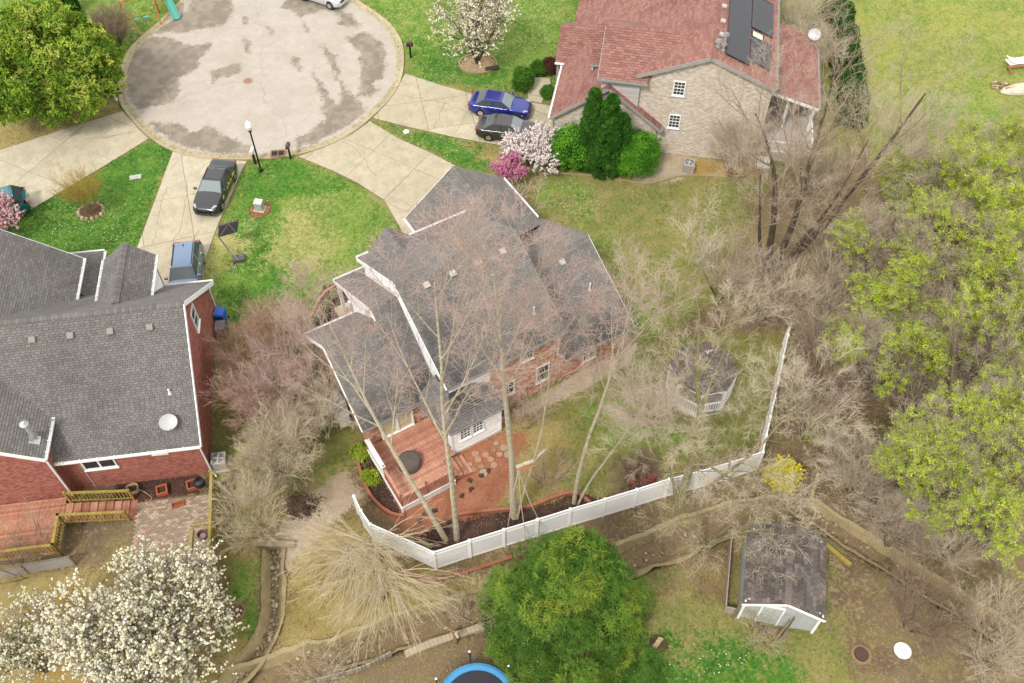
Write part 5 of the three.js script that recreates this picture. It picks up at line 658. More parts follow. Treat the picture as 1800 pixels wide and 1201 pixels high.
// ---------------------------------------------------------------- gazebo
{
  const [gx, gz] = [10.98, -31.5], G = thing('gazebo', 'white octagonal gazebo with dark shingle roof under the bare tree', 'gazebo', [gx, 0, gz], rad(12)), R = 1.85, N = 8, c = k => [Math.cos((k + .5) / N * 2 * Math.PI), Math.sin((k + .5) / N * 2 * Math.PI)];
  mesh('floor', new Geo().slab([...Array(N)].map((_, k) => [c(k)[0] * R * 1.03, c(k)[1] * R * 1.03]), -.05, .28), MT.white, G); mesh('floor_boards', new Geo().slab([...Array(N)].map((_, k) => [c(k)[0] * R * .97, c(k)[1] * R * .97]), .28, .3), M(C(206, 192, 182), .8, { map: rep(streak, 1) }), G);
  for (let k = 0; k < N; k++) {
    const a = c(k), b = c((k + 1) % N), p = (q, r, y) => [q[0] * r, y, q[1] * r]; mesh('post', new Geo().bar(p(a, R, .28), p(a, R, 2.35), .12, .12, [1, 0, 0.01]), MT.white, G); mesh('beam', new Geo().bar(p(a, R, 2.3), p(b, R, 2.3), .08, .18), MT.white, G);
    roofTri(G, [p(a, R * 1.05, 2.35), p(b, R * 1.05, 2.35), [0, 3.75, 0]]); mesh('fascia', new Geo().bar(p(a, R * 1.04, 2.3), p(b, R * 1.04, 2.3), .04, .1), MT.white, G);
    if (k === 3) continue; mesh('handrail', new Geo().bar(p(a, R, 1.15), p(b, R, 1.15), .1, .06), MT.white, G); mesh('bottom_rail', new Geo().bar(p(a, R, .42), p(b, R, .42), .05, .07), MT.white, G);
    for (let j = 1; j < 9; j++) { const q = onSlope(p(a, R, 0), p(b, R, 0), j / 9); mesh('baluster', new Geo().box(q[0], .78, q[2], .06, .7, .045, -Math.atan2(b[1] - a[1], b[0] - a[0])), MT.white, G); }
    for (const s of [0, 1]) { const A = s ? b : a, B = s ? a : b; mesh('bracket', new Geo().bar(p(A, R, 1.9), onSlope(p(A, R, 2.25), p(B, R, 2.25), .3), .05, .06), MT.white, G); }
  }
  function roofTri(h, pts) { const m = mesh('roof', slab3(new Geo(), facing(pts, [0, 1, 0]), .05), underlay.dark, h), g = colored(); courses(g, facing(pts, [0, 1, 0]), { w: .3, h: .14, gap: .02, gapV: .012, lift: .026, liftTop: .005, pal: PALS.dark, seed: seedN++, noTop: true, vary: .1 }); stuff(mesh('shingles', g, MT.shingle, m)); }
  for (const s of [-1, 1]) mesh('weathervane', new Geo().tri([0, 3.75, 0], [s * .3, 4.05, .05], [s * .12, 4.1, 0]).tri([0, 3.75, .01], [s * .12, 4.1, .01], [s * .3, 4.05, .06]), M(C(240, 224, 196), .5), G);
  mesh('finial', new Geo().cyl(0, 3.65, 0, .05, .03, .35, 8), MT.white, G);
  mesh('entry_ramp', new Geo().hexa([[-1.75, 0, .9], [-2.5, 0, .55], [-2.5, 0, -.55], [-1.75, 0, -.2]], [[-1.75, .28, .9], [-2.5, .05, .55], [-2.5, .05, -.55], [-1.75, .28, -.2]]), MT.whiteOld, G);
}
// ---------------------------------------------------------------- shed
{
  const [ax, az] = [11.14, -17.58], [bx, bz] = [14.99, -16.74], [cx, cz] = [12.24, -21.75], W = Math.hypot(bx - ax, bz - az), L = Math.hypot(cx - ax, cz - az), turn = -Math.atan2(bz - az, bx - ax);
  const S = thing('garden_shed', 'weathered white garden shed with dark brown shingle roof by the storm channel', 'shed', [ax, 0, az], turn), e = 2.05, t = 3.0, hw = W / 2;
  const stain = (u, v) => 1 - .35 * ss(.5, .72, fbm(u * .7, v * .7, 95));
  const o = { w: .3, h: .19, stain };
  roof(S, [[0, e, 0], [hw, t, 0], [hw, t, -L], [0, e, -L]], 'dark', o); roof(S, [[hw, t, 0], [W, e, 0], [W, e, -L], [hw, t, -L]], 'dark', o); cap(S, [hw, t, 0], [hw, t, -L], 'dark');
  const old = M(C(214, 220, 222), .8, { map: rep(blotch, .8), bumpMap: grain, bumpScale: .006 }), i = .16, gab = z => [[i, 0, z], [W - i, 0, z], [W - i, e + .1, z], [hw, t - .08, z], [i, e + .1, z]];
  mesh('wall', slab3(new Geo(), facing(gab(-.22), QN), .1), old, S); mesh('wall', slab3(new Geo(), facing(gab(-L + .2), QP), .1), old, S); for (const x of [i, W - i]) mesh('wall', new Geo().box(x, 1.05, -L / 2, .08, 2.1, L - .45), old, S);
  board(S, 'rake_board', [0, e - .06, .02], [hw, t - .06, .02], .05, .14); board(S, 'rake_board', [W, e - .06, .02], [hw, t - .06, .02], .05, .14); for (const x of [i, W - i]) board(S, 'corner_trim', [x, 0, -.16], [x, e + .1, -.16], .12, .1);
  const d = mesh('door', new Geo().box(hw - .45, .98, -.19, .95, 1.9, .06), M(C(224, 228, 230), .8, { map: blotch }), S); mesh('door_frame', new Geo().box(hw - .97, 1, -.18, .08, 2, .08).box(hw + .07, 1, -.18, .08, 2, .08).box(hw - .45, 1.99, -.18, 1.12, .08, .082), MT.white, d); mesh('door', new Geo().box(hw + .55, .98, -.19, .86, 1.9, .06), M(C(210, 216, 220), .8, { map: blotch }), S);
  mesh('side_lean_to', new Geo().box(-.55, .35, -L / 2, .06, .7, L * .9).box(-.25, .35, -.3, .6, .7, .06), M(C(206, 190, 180), .9, { map: streak }), S); mesh('lean_to_post', new Geo().box(-.08, 1, -.1, .08, 2, .08), MT.oldWood, S); mesh('step', new Geo().box(hw, .06, .25, 1.4, .14, .35), MT.oldWood, S);
  const P = thing('leaning_planks', 'two weathered planks leaning against the shed door', 'planks', [ax + Math.cos(turn) * hw * 1.05, 0, az - Math.sin(turn) * hw * 1.05 + .1], turn); mesh('plank', new Geo().bar([.1, 0, .55], [.45, 1.8, -.02], .14, .04, [1, 0, 0]), MT.oldWood, P); mesh('plank', new Geo().bar([-.15, 0, .6], [.3, 1.6, .04], .12, .04, [1, 0, 0]), M(C(190, 170, 130), .9, { map: streak }), P);
  const [kx, kz] = [16.66, -20.79], B = thing('cinder_block', 'grey hollow cinder block on the soil right of the shed', 'block', [kx, 0, kz], rad(75)); mesh('block_shell', new Geo().box(0, .1, .085, .4, .2, .03).box(0, .1, -.085, .4, .2, .03).box(-.185, .1, 0, .03, .2, .14).box(.185, .1, 0, .03, .2, .14).box(0, .1, 0, .03, .2, .14), MT.stone, B);
  const [w0, wz0] = [15.95, -22.18], [w1, wz1] = [17.56, -20.44], T = thing('timber_beam', 'long mossy timber beam lying between the shed and the storm channel', 'beam', [w0, .08, wz0]); mesh('beam', new Geo().bar([0, .06, 0], [w1 - w0, .06, wz1 - wz0], .22, .2), MT.mossWood, T); mesh('stake', new Geo().box((w1 - w0) * .5, 0, (wz1 - wz0) * .5 - .14, .07, .36, .07), MT.oldWood, T);
}
// ---------------------------------------------------------------- terrace edging walls in the back garden (bricks laid on end)
function edging(label, pts, h, w, mat, group) { const path = catmull(pts, Math.max(8, Math.round(pts.length * 6))), E = thing('garden_edging', label, 'edging', [path[0][0], 0, path[0][1]], 0, group), o = path[0]; let run = [], n = 0; const L = []; for (let i = 0; i < path.length - 1; i++) L.push(Math.hypot(path[i + 1][0] - path[i][0], path[i + 1][1] - path[i][1])); for (let i = 0; i < path.length - 1; i++) { const a = path[i], b = path[i + 1], d = .006 / L[i]; mesh('edging_block', new Geo().bar([a[0] - o[0] + (b[0] - a[0]) * d, h / 2 - .04, a[1] - o[1] + (b[1] - a[1]) * d], [b[0] - o[0] - (b[0] - a[0]) * d, h / 2 - .04, b[1] - o[1] - (b[1] - a[1]) * d], w, h), mat, E); } return E; }
edging('curved red concrete edging round the mulch bed left of the deck', [[-8.99, -27.89], [-8.16, -25.32], [-7.36, -24.1], [-6.44, -23.42], [-5.76, -23.31]], .22, .16, MT.brickEdge);
edging('curved red edging wall between the birch trunks and the fence', [[-4.98, -22.08], [-4.26, -22.74], [-3.06, -23.31], [-1.23, -23.59], [0.93, -23.86], [2.64, -24.55], [3.49, -24.69], [4.03, -24.27], [4.47, -23.76]], .28, .18, MT.brickEdge);
edging('red concrete edging looping outside the white fence corner', [[-5.76, -20.31], [-5.14, -19.94], [-4.04, -19.69], [-2.94, -19.94], [-1.48, -20.41], [0, -20.95]], .2, .18, MT.brickEdge);
edging('pale brick edging curving round the front flower bed', [[-12.59, -35.7], [-12.63, -37.06], [-12.34, -38.47], [-11.9, -39.33], [-11.4, -39.77]], .16, .16, M(C(216, 160, 130), .9, { map: blotch }));
edging('long curved concrete kerb of the flower bed below the tan house', [[1.83, -50.47], [4.08, -50.41], [6.5, -50.05], [8.49, -49.58], [9.69, -49.4], [10.94, -49.81], [12.21, -50.23], [14.64, -50.17], [17.08, -50.17]], .12, .16, MT.concreteDirty);
{ // stepping stones and flags on the red terrace
  const r = rngOf(22), T = new THREE.Group(); T.name = 'flagstone_terrace'; T.userData.kind = 'structure'; scene.add(T); const fm = [M(C(214, 168, 140), .9, { map: rep(blotch, 1) }), M(C(204, 178, 150), .9, { map: rep(blotch, 1) }), M(C(196, 150, 124), .9, { map: rep(blotch, 1) })];
  for (const [x, z] of [[-2.81, -26.7], [-2.36, -26.51], [-1.92, -26.84], [-1.48, -27.14], [-1.03, -27.44], [-1.72, -26.4], [-2.16, -26.19], [-1.21, -26.84], [-0.71, -27.14], [-0.45, -27.59], [-0.91, -27.89], [-2.66, -26.11], [-1.58, -25.97], [-0.26, -27.14], [-1.02, -26.48], [-2.05, -27.21]]) { const n = 7, R = .17 + r() * .08, p = [...Array(n)].map((_, k) => { const t = k / n * 6.283, q = R * (.8 + .35 * r()); return [x + Math.cos(t) * q, z + Math.sin(t) * q]; }); mesh('flagstone', new Geo().slab(p, -.03, .035 + r() * .02), fm[Math.floor(r() * 3)], T); }
  const S = [[-2.25, -24.97], [-2.74, -24.55], [-1.67, -25.82], [-1.33, -26.11], [-4.18, -23.65], [-4.66, -23.42], [-2.33, -25.5], [-4.98, -23.08]]; S.forEach(([x, z], i) => { const labs = ['dark stone lying on the red terrace just right of the birch trunks', 'dark stone on the red terrace touching the birch trunk', 'dark stone on the red terrace below the flagstones', 'dark stone on the red terrace nearest the flagstones', 'dark stone between deck lattice and left birch trunk', 'dark stone at the foot of the deck lattice', 'dark stone between the flagstones and the deck stair', 'dark stone beside the curved edging below the deck']; const t = thing('garden_stone', labs[i], 'stone', [x, 0, z], r() * 6, 'dark stones on the red terrace'); mesh('stone', new Geo().hexa([[-.16, -.02, .12], [.17, -.02, .1], [.14, -.02, -.12], [-.13, -.02, -.13]], [[-.1, .12, .07], [.11, .13, .06], [.09, .11, -.08], [-.08, .12, -.07]]), M(C(92, 78, 66), .9, { map: blotch }), t); });
}
{ // headwall of the left storm channel, stone pile above the channel bend
  const [x, z] = [-12.59, -21.53], h = thing('channel_headwall', 'low concrete headwall across the top of the left storm channel', 'headwall', [x, 0, z], rad(-2)); mesh('wall', new Geo().box(0, -.05, -.1, 2.1, .5, .22), MT.concreteDirty, h); mesh('coping', new Geo().box(0, .22, -.1, 2.3, .08, .34), MT.stone, h);
  const [sx, sz] = [17.82, -25.86], r = rngOf(9), s = thing('stone_pile', 'narrow pile of flat stones stacked above the channel bend', 'stones', [sx, 0, sz], rad(20)); for (let k = 0; k < 26; k++) mesh('stone', new Geo().box((r() - .5) * .5, .06 + Math.floor(k / 9) * .11, (k % 9) * .24 - 1, .3 + r() * .2, .1, .2, (r() - .5) * .8), [MT.stone, M(C(206, 184, 148), .95, { map: blotch }), M(C(176, 152, 118), .95, { map: blotch })][k % 3], s);
}
// ---------------------------------------------------------------- vehicles (x forward)
const rimM = M([.55, .56, .58], .3, { metalness: .85 }), tyreM = M([.018, .018, .019], .85), chromeM = M([.7, .7, .72], .15, { metalness: 1 }), lampM = new THREE.MeshPhysicalMaterial({ roughness: .1, clearcoat: 1 }), tailM = new THREE.MeshPhysicalMaterial({ roughness: .2, clearcoat: 1 }), winM = new THREE.MeshPhysicalMaterial({ roughness: .04, specularIntensity: 1 }); lampM.color.setRGB(.34, .35, .36); tailM.color.setRGB(.34, .012, .015); winM.color.setRGB(.05, .06, .062); const screenM = winM.clone(); screenM.color.setRGB(.2, .235, .24);
function car(name, label, pos, turn, o) {
  const T = thing(name, label, o.cat || 'car', pos, turn), { L, W, body, hood, belt, roofH, x1, x2, x3, x4 } = o, hw = W / 2, pm = new THREE.MeshPhysicalMaterial({ roughness: .32, metalness: o.metal ?? .25, clearcoat: 1, clearcoatRoughness: .06 }); pm.color.setRGB(...body);
  // lower body lofted through stations: [x, half width factor, bottom, top]
  const hl = L / 2, tk = o.trunk ?? hood, st = [[-hl, .80, .42, tk - .2], [-hl + .08, .9, .3, tk - .05], [-hl + .3, .97, .24, tk], [x4 - .05, 1, .2, belt], [-.2, 1, .2, belt], [x1 + .05, 1, .2, belt - .02], [x1 + .35, .99, .2, hood + .04], [hl - .5, .95, .22, hood - .04], [hl - .16, .87, .26, hood - .13], [hl, .72, .36, hood - .3]];
  const sec = ([x, f, y0, y1]) => { const w = hw * f, m = y0 + (y1 - y0) * .55; return [[x, y0, -w * .9], [x, y0 + .1, -w], [x, m, -w * 1.0], [x, y1 - .07, -w * .955], [x, y1, -w * .86], [x, y1 + .03, -w * .4], [x, y1 + .03, w * .4], [x, y1, w * .86], [x, y1 - .07, w * .955], [x, m, w], [x, y0 + .1, w], [x, y0, w * .9]]; };
  const S = st.map(sec), g = new Geo(), n = S[0].length; const pos_ = [], idx = []; S.forEach(s => s.forEach(p => pos_.push(...p))); for (let i = 0; i < S.length - 1; i++) for (let k = 0; k < n; k++) { const j = (k + 1) % n, a = i * n + k, b = i * n + j, c = a + n, d = b + n; idx.push(a, c, b, b, c, d); } for (let k = 1; k < n - 1; k++) { idx.push(0, k, k + 1); const e = (S.length - 1) * n; idx.push(e, e + k + 1, e + k); }
  let bg = new THREE.BufferGeometry(); bg.setAttribute('position', new THREE.Float32BufferAttribute(pos_, 3)); bg.setIndex(idx); bg.computeVertexNormals(); const bodyM = mesh('body', bg, pm, T);
  // cabin
  const wb = hw * .9, wr = hw * .7, bt = belt + .0, q = (x, y, w) => [x, y, w], ridge = roofH; const A = [q(x1, bt - .04, wb), q(x2, ridge - .05, wr), q(x3, ridge - .05, wr), q(x4, bt - .04, wb)], mir = p => [p[0], p[1], -p[2]], cg = new Geo();
  const top = [[x2, ridge - .05, wr], [x2 - .15, ridge, wr * .8], [x3 + .2, ridge, wr * .8], [x3, ridge - .05, wr]]; cg.quad(A[3], A[0], A[1], A[2]); cg.quad(mir(A[0]), mir(A[3]), mir(A[2]), mir(A[1])); cg.quad(A[0], mir(A[0]), mir(A[1]), A[1]); cg.quad(mir(A[3]), A[3], A[2], mir(A[2])); cg.quad(top[1], mir(top[1]), mir(top[2]), top[2]); cg.quad(top[0], top[1], top[2], top[3]); cg.quad(mir(top[1]), mir(top[0]), mir(top[3]), mir(top[2])); cg.quad(top[0], mir(top[0]), mir(top[1]), top[1]); cg.quad(top[2], mir(top[2]), mir(top[3]), top[3]); mesh('cabin', cg, pm, T);
  const pane = (nm, c4, off, sh = .07) => { const ctr = mul(add(add(c4[0], c4[1]), add(c4[2], c4[3])), .25), nn = planeN(c4), f = c4.map(p => add(add(ctr, mul(sub(p, ctr), 1 - sh)), mul(nn, off))); return mesh(nm, new Geo().quad(...f), nm === 'windscreen' ? screenM : winM, T); };
  pane('windscreen', [A[0], mir(A[0]), mir(A[1]), A[1]], .012, .07); pane('rear_window', [mir(A[3]), A[3], A[2], mir(A[2])], .012, .12);
  const xm = (x1 + x4) / 2 - .02, xr = (x2 + x3) / 2, sd = s => { const B = [xm, bt - .04, wb], Rm = [xr, ridge - .05, wr]; for (const [c, nm] of [[[A[0], B, Rm, A[1]].map(p => p), 'side_window'], [[B, A[3], A[2], Rm], 'side_window']]) { let z = c.map(p => s > 0 ? p : mir(p)); z = facing(z, [0, 0, s]); pane(nm, z, .012, .13); } }; sd(1); sd(-1);
  for (const s of [-1, 1]) { // wheels, lamps, mirrors, doors
    for (const x of [hl * .62, -hl * .58]) { const z = s * (hw - .1), w = mesh('wheel', new Geo().tube([[x, .33, z - s * .1], [x, .33, z + s * .1]], [.33, .33], 20), tyreM, T); mesh('rim', new Geo().tube([[x, .33, z + s * .07], [x, .33, z + s * .115]], [.22, .2], 14), o.rim || rimM, w); mesh('wheel_arch', new Geo().tube([[x, .36, z - s * .12], [x, .36, z + s * .094]], [.4, .4], 20), MT.blackMatte, w); }
    mesh('headlight', new Geo().hexa([[hl - .42, hood - .2, s * hw * .9], [hl - .1, hood - .24, s * hw * .62], [hl - .2, hood - .24, s * hw * .55], [hl - .5, hood - .2, s * hw * .72]], [[hl - .42, hood - .06, s * hw * .88], [hl - .08, hood - .13, s * hw * .62], [hl - .2, hood - .08, s * hw * .55], [hl - .5, hood - .04, s * hw * .72]]), lampM, T);
    mesh('taillight', new Geo().box(-hl + .06, tk - .14, s * hw * .68, .16, .14, hw * .42), tailM, T);
    mesh('mirror', new Geo().box(x1 - .18, belt + .08, s * (hw + .09), .12, .13, .2), pm, T); for (const x of [xm + .25, xm - .7]) mesh('door_handle', new Geo().box(x, belt - .14, s * (hw * .985), .16, .03, .04), chromeM, T);
    mesh('door_seam', new Geo().box(xm, .62, s * (hw * .995 + .004), .012, belt - .5, .01).box(x1 - .06, .62, s * (hw * .995 + .004), .012, belt - .5, .01), MT.blackMatte, T);
  }
  mesh('grille', new Geo().box(hl - .03, hood - .28, 0, .1, .16, hw * .9), MT.black, T); mesh('front_bumper', new Geo().box(hl - .03, .42, 0, .14, .18, hw * 1.36), o.bumper || pm, T); mesh('rear_bumper', new Geo().box(-hl + .05, .44, 0, .12, .2, hw * 1.5), pm, T); mesh('number_plate', new Geo().box(-hl - .015, .62, 0, .02, .13, .36), MT.whiteOld, T);
  return { T, pm, A, hw, hl };
}
const dirOf = (ax, az, bx, bz) => -Math.atan2(bz - az, bx - ax);
const sedan = { L: 4.75, W: 1.86, hood: .92, trunk: 1.02, belt: .98, roofH: 1.45, x1: .95, x2: .2, x3: -1.1, x4: -1.85 };
{
  const [ax, az] = [-20.47, -50.69], [bx, bz] = [-20.98, -46.07], p = car('patrol_car', 'black patrol car with yellow side lettering and push bar on the narrow driveway', [(ax + bx) / 2, .05, (az + bz) / 2], dirOf(ax, az, bx, bz), { ...sedan, L: 5.0, W: 1.92, body: [.026, .026, .03], metal: .35 });
  mesh('push_bar', new Geo().tube([[p.hl + .04, .3, -.45], [p.hl + .12, .8, -.42], [p.hl + .12, .8, .42], [p.hl + .04, .3, .45]], [.035, .035, .035, .035], 8).bar([p.hl + .1, .55, -.44], [p.hl + .1, .55, .44], .04, .1), MT.black, p.T);
  for (const s of [-1, 1]) { const y = M(C(232, 214, 60), .4), k = s * (p.hw * 1.0 + .006); const g = new Geo(); for (const [x, w, h, yy] of [[-1.25, .5, .22, .78], [-.72, .16, .2, .74], [-.5, .14, .2, .74], [-.28, .16, .2, .74], [-.06, .12, .2, .74], [.14, .16, .2, .74], [1.05, .26, .24, .72]]) g.box(x, yy, k, w, h, .008); mesh('door_lettering', g, y, p.T); }
  mesh('antenna', new Geo().cyl(-.9, 1.44, 0, .02, .015, .12, 6), MT.black, p.T);
}
{ const [ax, az] = [-21.31, -41.55], [bx, bz] = [-20.88, -38.46]; const b = car('parked_suv', 'slate blue SUV parked close behind the left house garage', [(ax + bx) / 2 + .1, .05, (az + bz) / 2 - .3], dirOf(ax, az, bx, bz), { L: 4.7, W: 1.9, body: [.17, .24, .36], hood: 1.05, trunk: 1.2, belt: 1.12, roofH: 1.72, x1: 1.05, x2: .45, x3: -1.75, x4: -2.2, cat: 'suv', metal: .5 }); mesh('roof_antenna', new Geo().box(-1.4, 1.74, 0, .16, .08, .04), MT.black, b.T); for (const s of [-1, 1]) mesh('roof_rail', new Geo().bar([.3, 1.74, s * .62], [-1.6, 1.74, s * .62], .04, .04), MT.black, b.T); }
{ const [ax, az] = [-2.95, -57.79], [bx, bz] = [1.2, -56.91]; car('parked_car', 'cobalt blue sedan, the upper of two cars on the tan house driveway', [(ax + bx) / 2, .05, (az + bz) / 2], dirOf(ax, az, bx, bz), { ...sedan, L: 4.65, body: [.022, .034, .24], metal: .45 }); }
{ const [ax, az] = [-2.28, -54.93], [bx, bz] = [1.85, -54.16]; car('parked_car', 'dark brown sedan below the blue car, half behind the white blossom shrub', [(ax + bx) / 2, .05, (az + bz) / 2], dirOf(ax, az, bx, bz), { ...sedan, body: [.05, .044, .045], metal: .5 }); }
{ const [ax, az] = [-18.72, -73.7], [bx, bz] = [-13.91, -71.1]; car('parked_car', 'silver white car at the top edge beside the kerb', [(ax + bx) / 2, .05, (az + bz) / 2], dirOf(ax, az, bx, bz), { ...sedan, L: 4.6, body: [.6, .61, .62], metal: .3 }); }
{ const [ax, az] = [-33.74, -46.97], [bx, bz] = [-37.11, -45.43]; car('parked_suv', 'teal green SUV cut by the left edge on the upper left driveway', [(ax + bx) / 2, .05, (az + bz) / 2], dirOf(ax, az, bx, bz), { L: 4.6, W: 1.85, body: [.02, .17, .2], hood: 1.0, trunk: 1.15, belt: 1.1, roofH: 1.7, x1: 1.0, x2: .4, x3: -1.6, x4: -2.15, cat: 'suv', metal: .4 }); }
// ---------------------------------------------------------------- street furniture and yard things
{
  const [x, z] = [-18.02, -50.71], l = thing('street_lamp', 'black street lamp with white acorn globe beside the turning circle', 'street lamp', [x, 0, z]); mesh('pole', new Geo().lathe(0, 0, [[.14, 0], [.14, .25], [.07, .35], [.055, 3.5], [.12, 3.62], [.15, 3.75]], 12), MT.black, l); const gm = new THREE.MeshPhysicalMaterial({ roughness: .25, clearcoat: .5 }); gm.color.setRGB(.8, .8, .82); mesh('globe', new Geo().lathe(0, 0, [[.14, 3.75], [.24, 3.95], [.26, 4.1], [.2, 4.32], [.08, 4.48], [.01, 4.56]], 16), gm, l);
}
function mailbox(label, px, turn, post, box, size = 1) { const m = thing('mailbox', label, 'mailbox', [px[0], 0, px[1]], turn, 'mailboxes round the turning circle'); mesh('post', new Geo().box(0, .55, 0, .13 * size, 1.1, .13 * size), post, m); const g = new Geo(), pr = []; for (let k = 0; k <= 8; k++) { const t = Math.PI * k / 8; pr.push([Math.cos(t) * .13, .12 + Math.sin(t) * .13]); } const ring = [[.13, 0], ...pr, [-.13, 0]], f = (p, z) => [p[0] * size, 1.1 + p[1] * size, z]; for (let k = 0; k < ring.length; k++) { const a = ring[k], b = ring[(k + 1) % ring.length]; g.quad(f(a, .28), f(a, -.28), f(b, -.28), f(b, .28)); } g.fan(ring.map(p => f(p, .28))); g.fan(ring.map(p => f(p, -.28)).reverse()); mesh('box', g, box, m); mesh('door_plate', new Geo().box(0, 1.2, .29, .18 * size, .16 * size, .01), MT.whiteOld, m); mesh('flag', new Geo().box(.15 * size, 1.28, -.05, .015, .14, .1), M([.5, .02, .02], .5), m); return m; }
mailbox('white topped mailbox on black post just left of the street lamp', [-18.56, -51.5], rad(170), MT.black, MT.whiteOld, 1.15); mailbox('black mailbox on black post right of the storm drain', [-16.09, -52.05], rad(180), MT.black, M(C(86, 70, 76), .5)); mailbox('black mailbox facing the turning circle on the right hand lawn', [-8.17, -64.24], rad(-80), MT.black, MT.black, 1.2); mailbox('white mailbox on white post beside the big evergreen', [-30.48, -58.72], rad(95), MT.white, MT.white, 1.2);
{
  const [x, z] = [-17.46, -46.82], b = thing('utility_box', 'pale green utility box in a bark ring on the front lawn', 'utility box', [x, 0, z], rad(-12)); mesh('cabinet', new Geo().hexa([[-.28, 0, .25], [.28, 0, .25], [.28, 0, -.25], [-.28, 0, -.25]], [[-.26, .62, .2], [.26, .62, .2], [.26, .72, -.22], [-.26, .72, -.22]]), M(C(196, 214, 200), .6, { map: blotch }), b); mesh('lid', new Geo().bar([0, .66, .22], [0, .76, -.24], .58, .05), M(C(210, 224, 212), .6), b); mesh('pad', new Geo().box(0, .02, 0, .75, .08, .7), MT.concrete, b);
  const ring = thing('bark_ring', 'ring of reddish bark mulch round the utility box', 'mulch', [x, 0, z]); const r = rngOf(31), g = colored(); for (let k = 0; k < 420; k++) { const t = r() * 6.283, q = .3 + .55 * Math.sqrt(r()); g.col = mul(C(172, 116, 84), .7 + .6 * r()); g.box(Math.cos(t) * q * .8, .015 + r() * .02, Math.sin(t) * q, .1, .02, .035, r() * 3); } stuff(mesh('bark_chips', g, MT.vc, ring)); mesh('bark_bed', new Geo().lathe(0, 0, [[.8, -.01], [.5, .03], [.01, .035]], 20), M(C(150, 104, 76), .95, { map: blotch }), ring);
  const [sx, sz] = [-26.89, -50.05], s = thing('access_cover', 'flat pale concrete access cover in the left lawn', 'cover', [sx, 0, sz], rad(15)); mesh('lid', new Geo().box(0, .03, 0, .78, .07, .42), M(C(224, 226, 222), .8, { map: blotch }), s); mesh('rim', new Geo().box(0, .015, 0, .86, .05, .5), MT.stone, s);
  const [px, pz] = [-7.9, -55.03], q = thing('valve_cover', 'small white plastic valve cover in the grass strip between two driveways', 'cover', [px, 0, pz], .4); mesh('lid', new Geo().cyl(0, 0, 0, .2, .18, .07, 12), MT.white, q); mesh('lip', new Geo().cyl(0, 0, 0, .24, .24, .04, 12), MT.whiteOld, q);
  for (const [c, lab] of [[[-13.91, -18.03], 'rusty round manhole cover in the grass beside the storm channel'], [[17.1, -15.84], 'dark round manhole cover in bare soil below the shed']]) { const m = thing('manhole', lab, 'manhole', [c[0], bench(...c), c[1]], 0, 'iron manhole covers'); mesh('cover', new Geo().cyl(0, 0, 0, .33, .33, .1, 24), M(C(112, 84, 72), .7, { metalness: .3, map: rep(blotch, 3) }), m); mesh('collar', new Geo().lathe(0, 0, [[.52, -.02], [.5, .04], [.36, .05], [.36, 0]], 24), M(C(170, 140, 104), .95, { map: blotch }), m); }
  { const [mx, mz] = [-20.77, -61.13], m = thing('manhole', 'iron manhole cover in the middle of the turning circle', 'manhole', [mx, .03, mz], 0, 'iron manhole covers'); mesh('cover', new Geo().cyl(0, 0, 0, .3, .3, .02, 24), M(C(176, 140, 120), .7, { map: rep(blotch, 3) }), m); mesh('frame_ring', new Geo().lathe(0, 0, [[.42, .0], [.42, .014], [.31, .016], [.31, 0]], 24), M(C(196, 160, 140), .8), m); }
  { const [mx, mz] = [19.15, -16.01], m = thing('plastic_lid', 'white round plastic lid lying on leaf litter at lower right', 'lid', [mx, .02, mz], .3); mesh('rim', new Geo().lathe(0, 0, [[.4, 0], [.42, .06], [.36, .07], [.32, .03]], 28), MT.white, m); mesh('dish', new Geo().lathe(0, 0, [[.32, .03], [.3, .05], [.01, .055]], 28), MT.white, m); }
  { const [mx, mz] = [-1.58, -62.44], m = thing('doormat_board', 'dark board lying in the bark ring of the white blossom tree', 'board', [mx, .12, mz - .2], rad(18)); mesh('board', new Geo().box(0, .03, 0, 1.1, .05, .45), M(C(78, 58, 50), .8, { map: streak }), m); mesh('batten', new Geo().box(-.4, .0, 0, .06, .05, .4).box(.4, 0, 0, .06, .05, .4), MT.oldWood, m); }
}
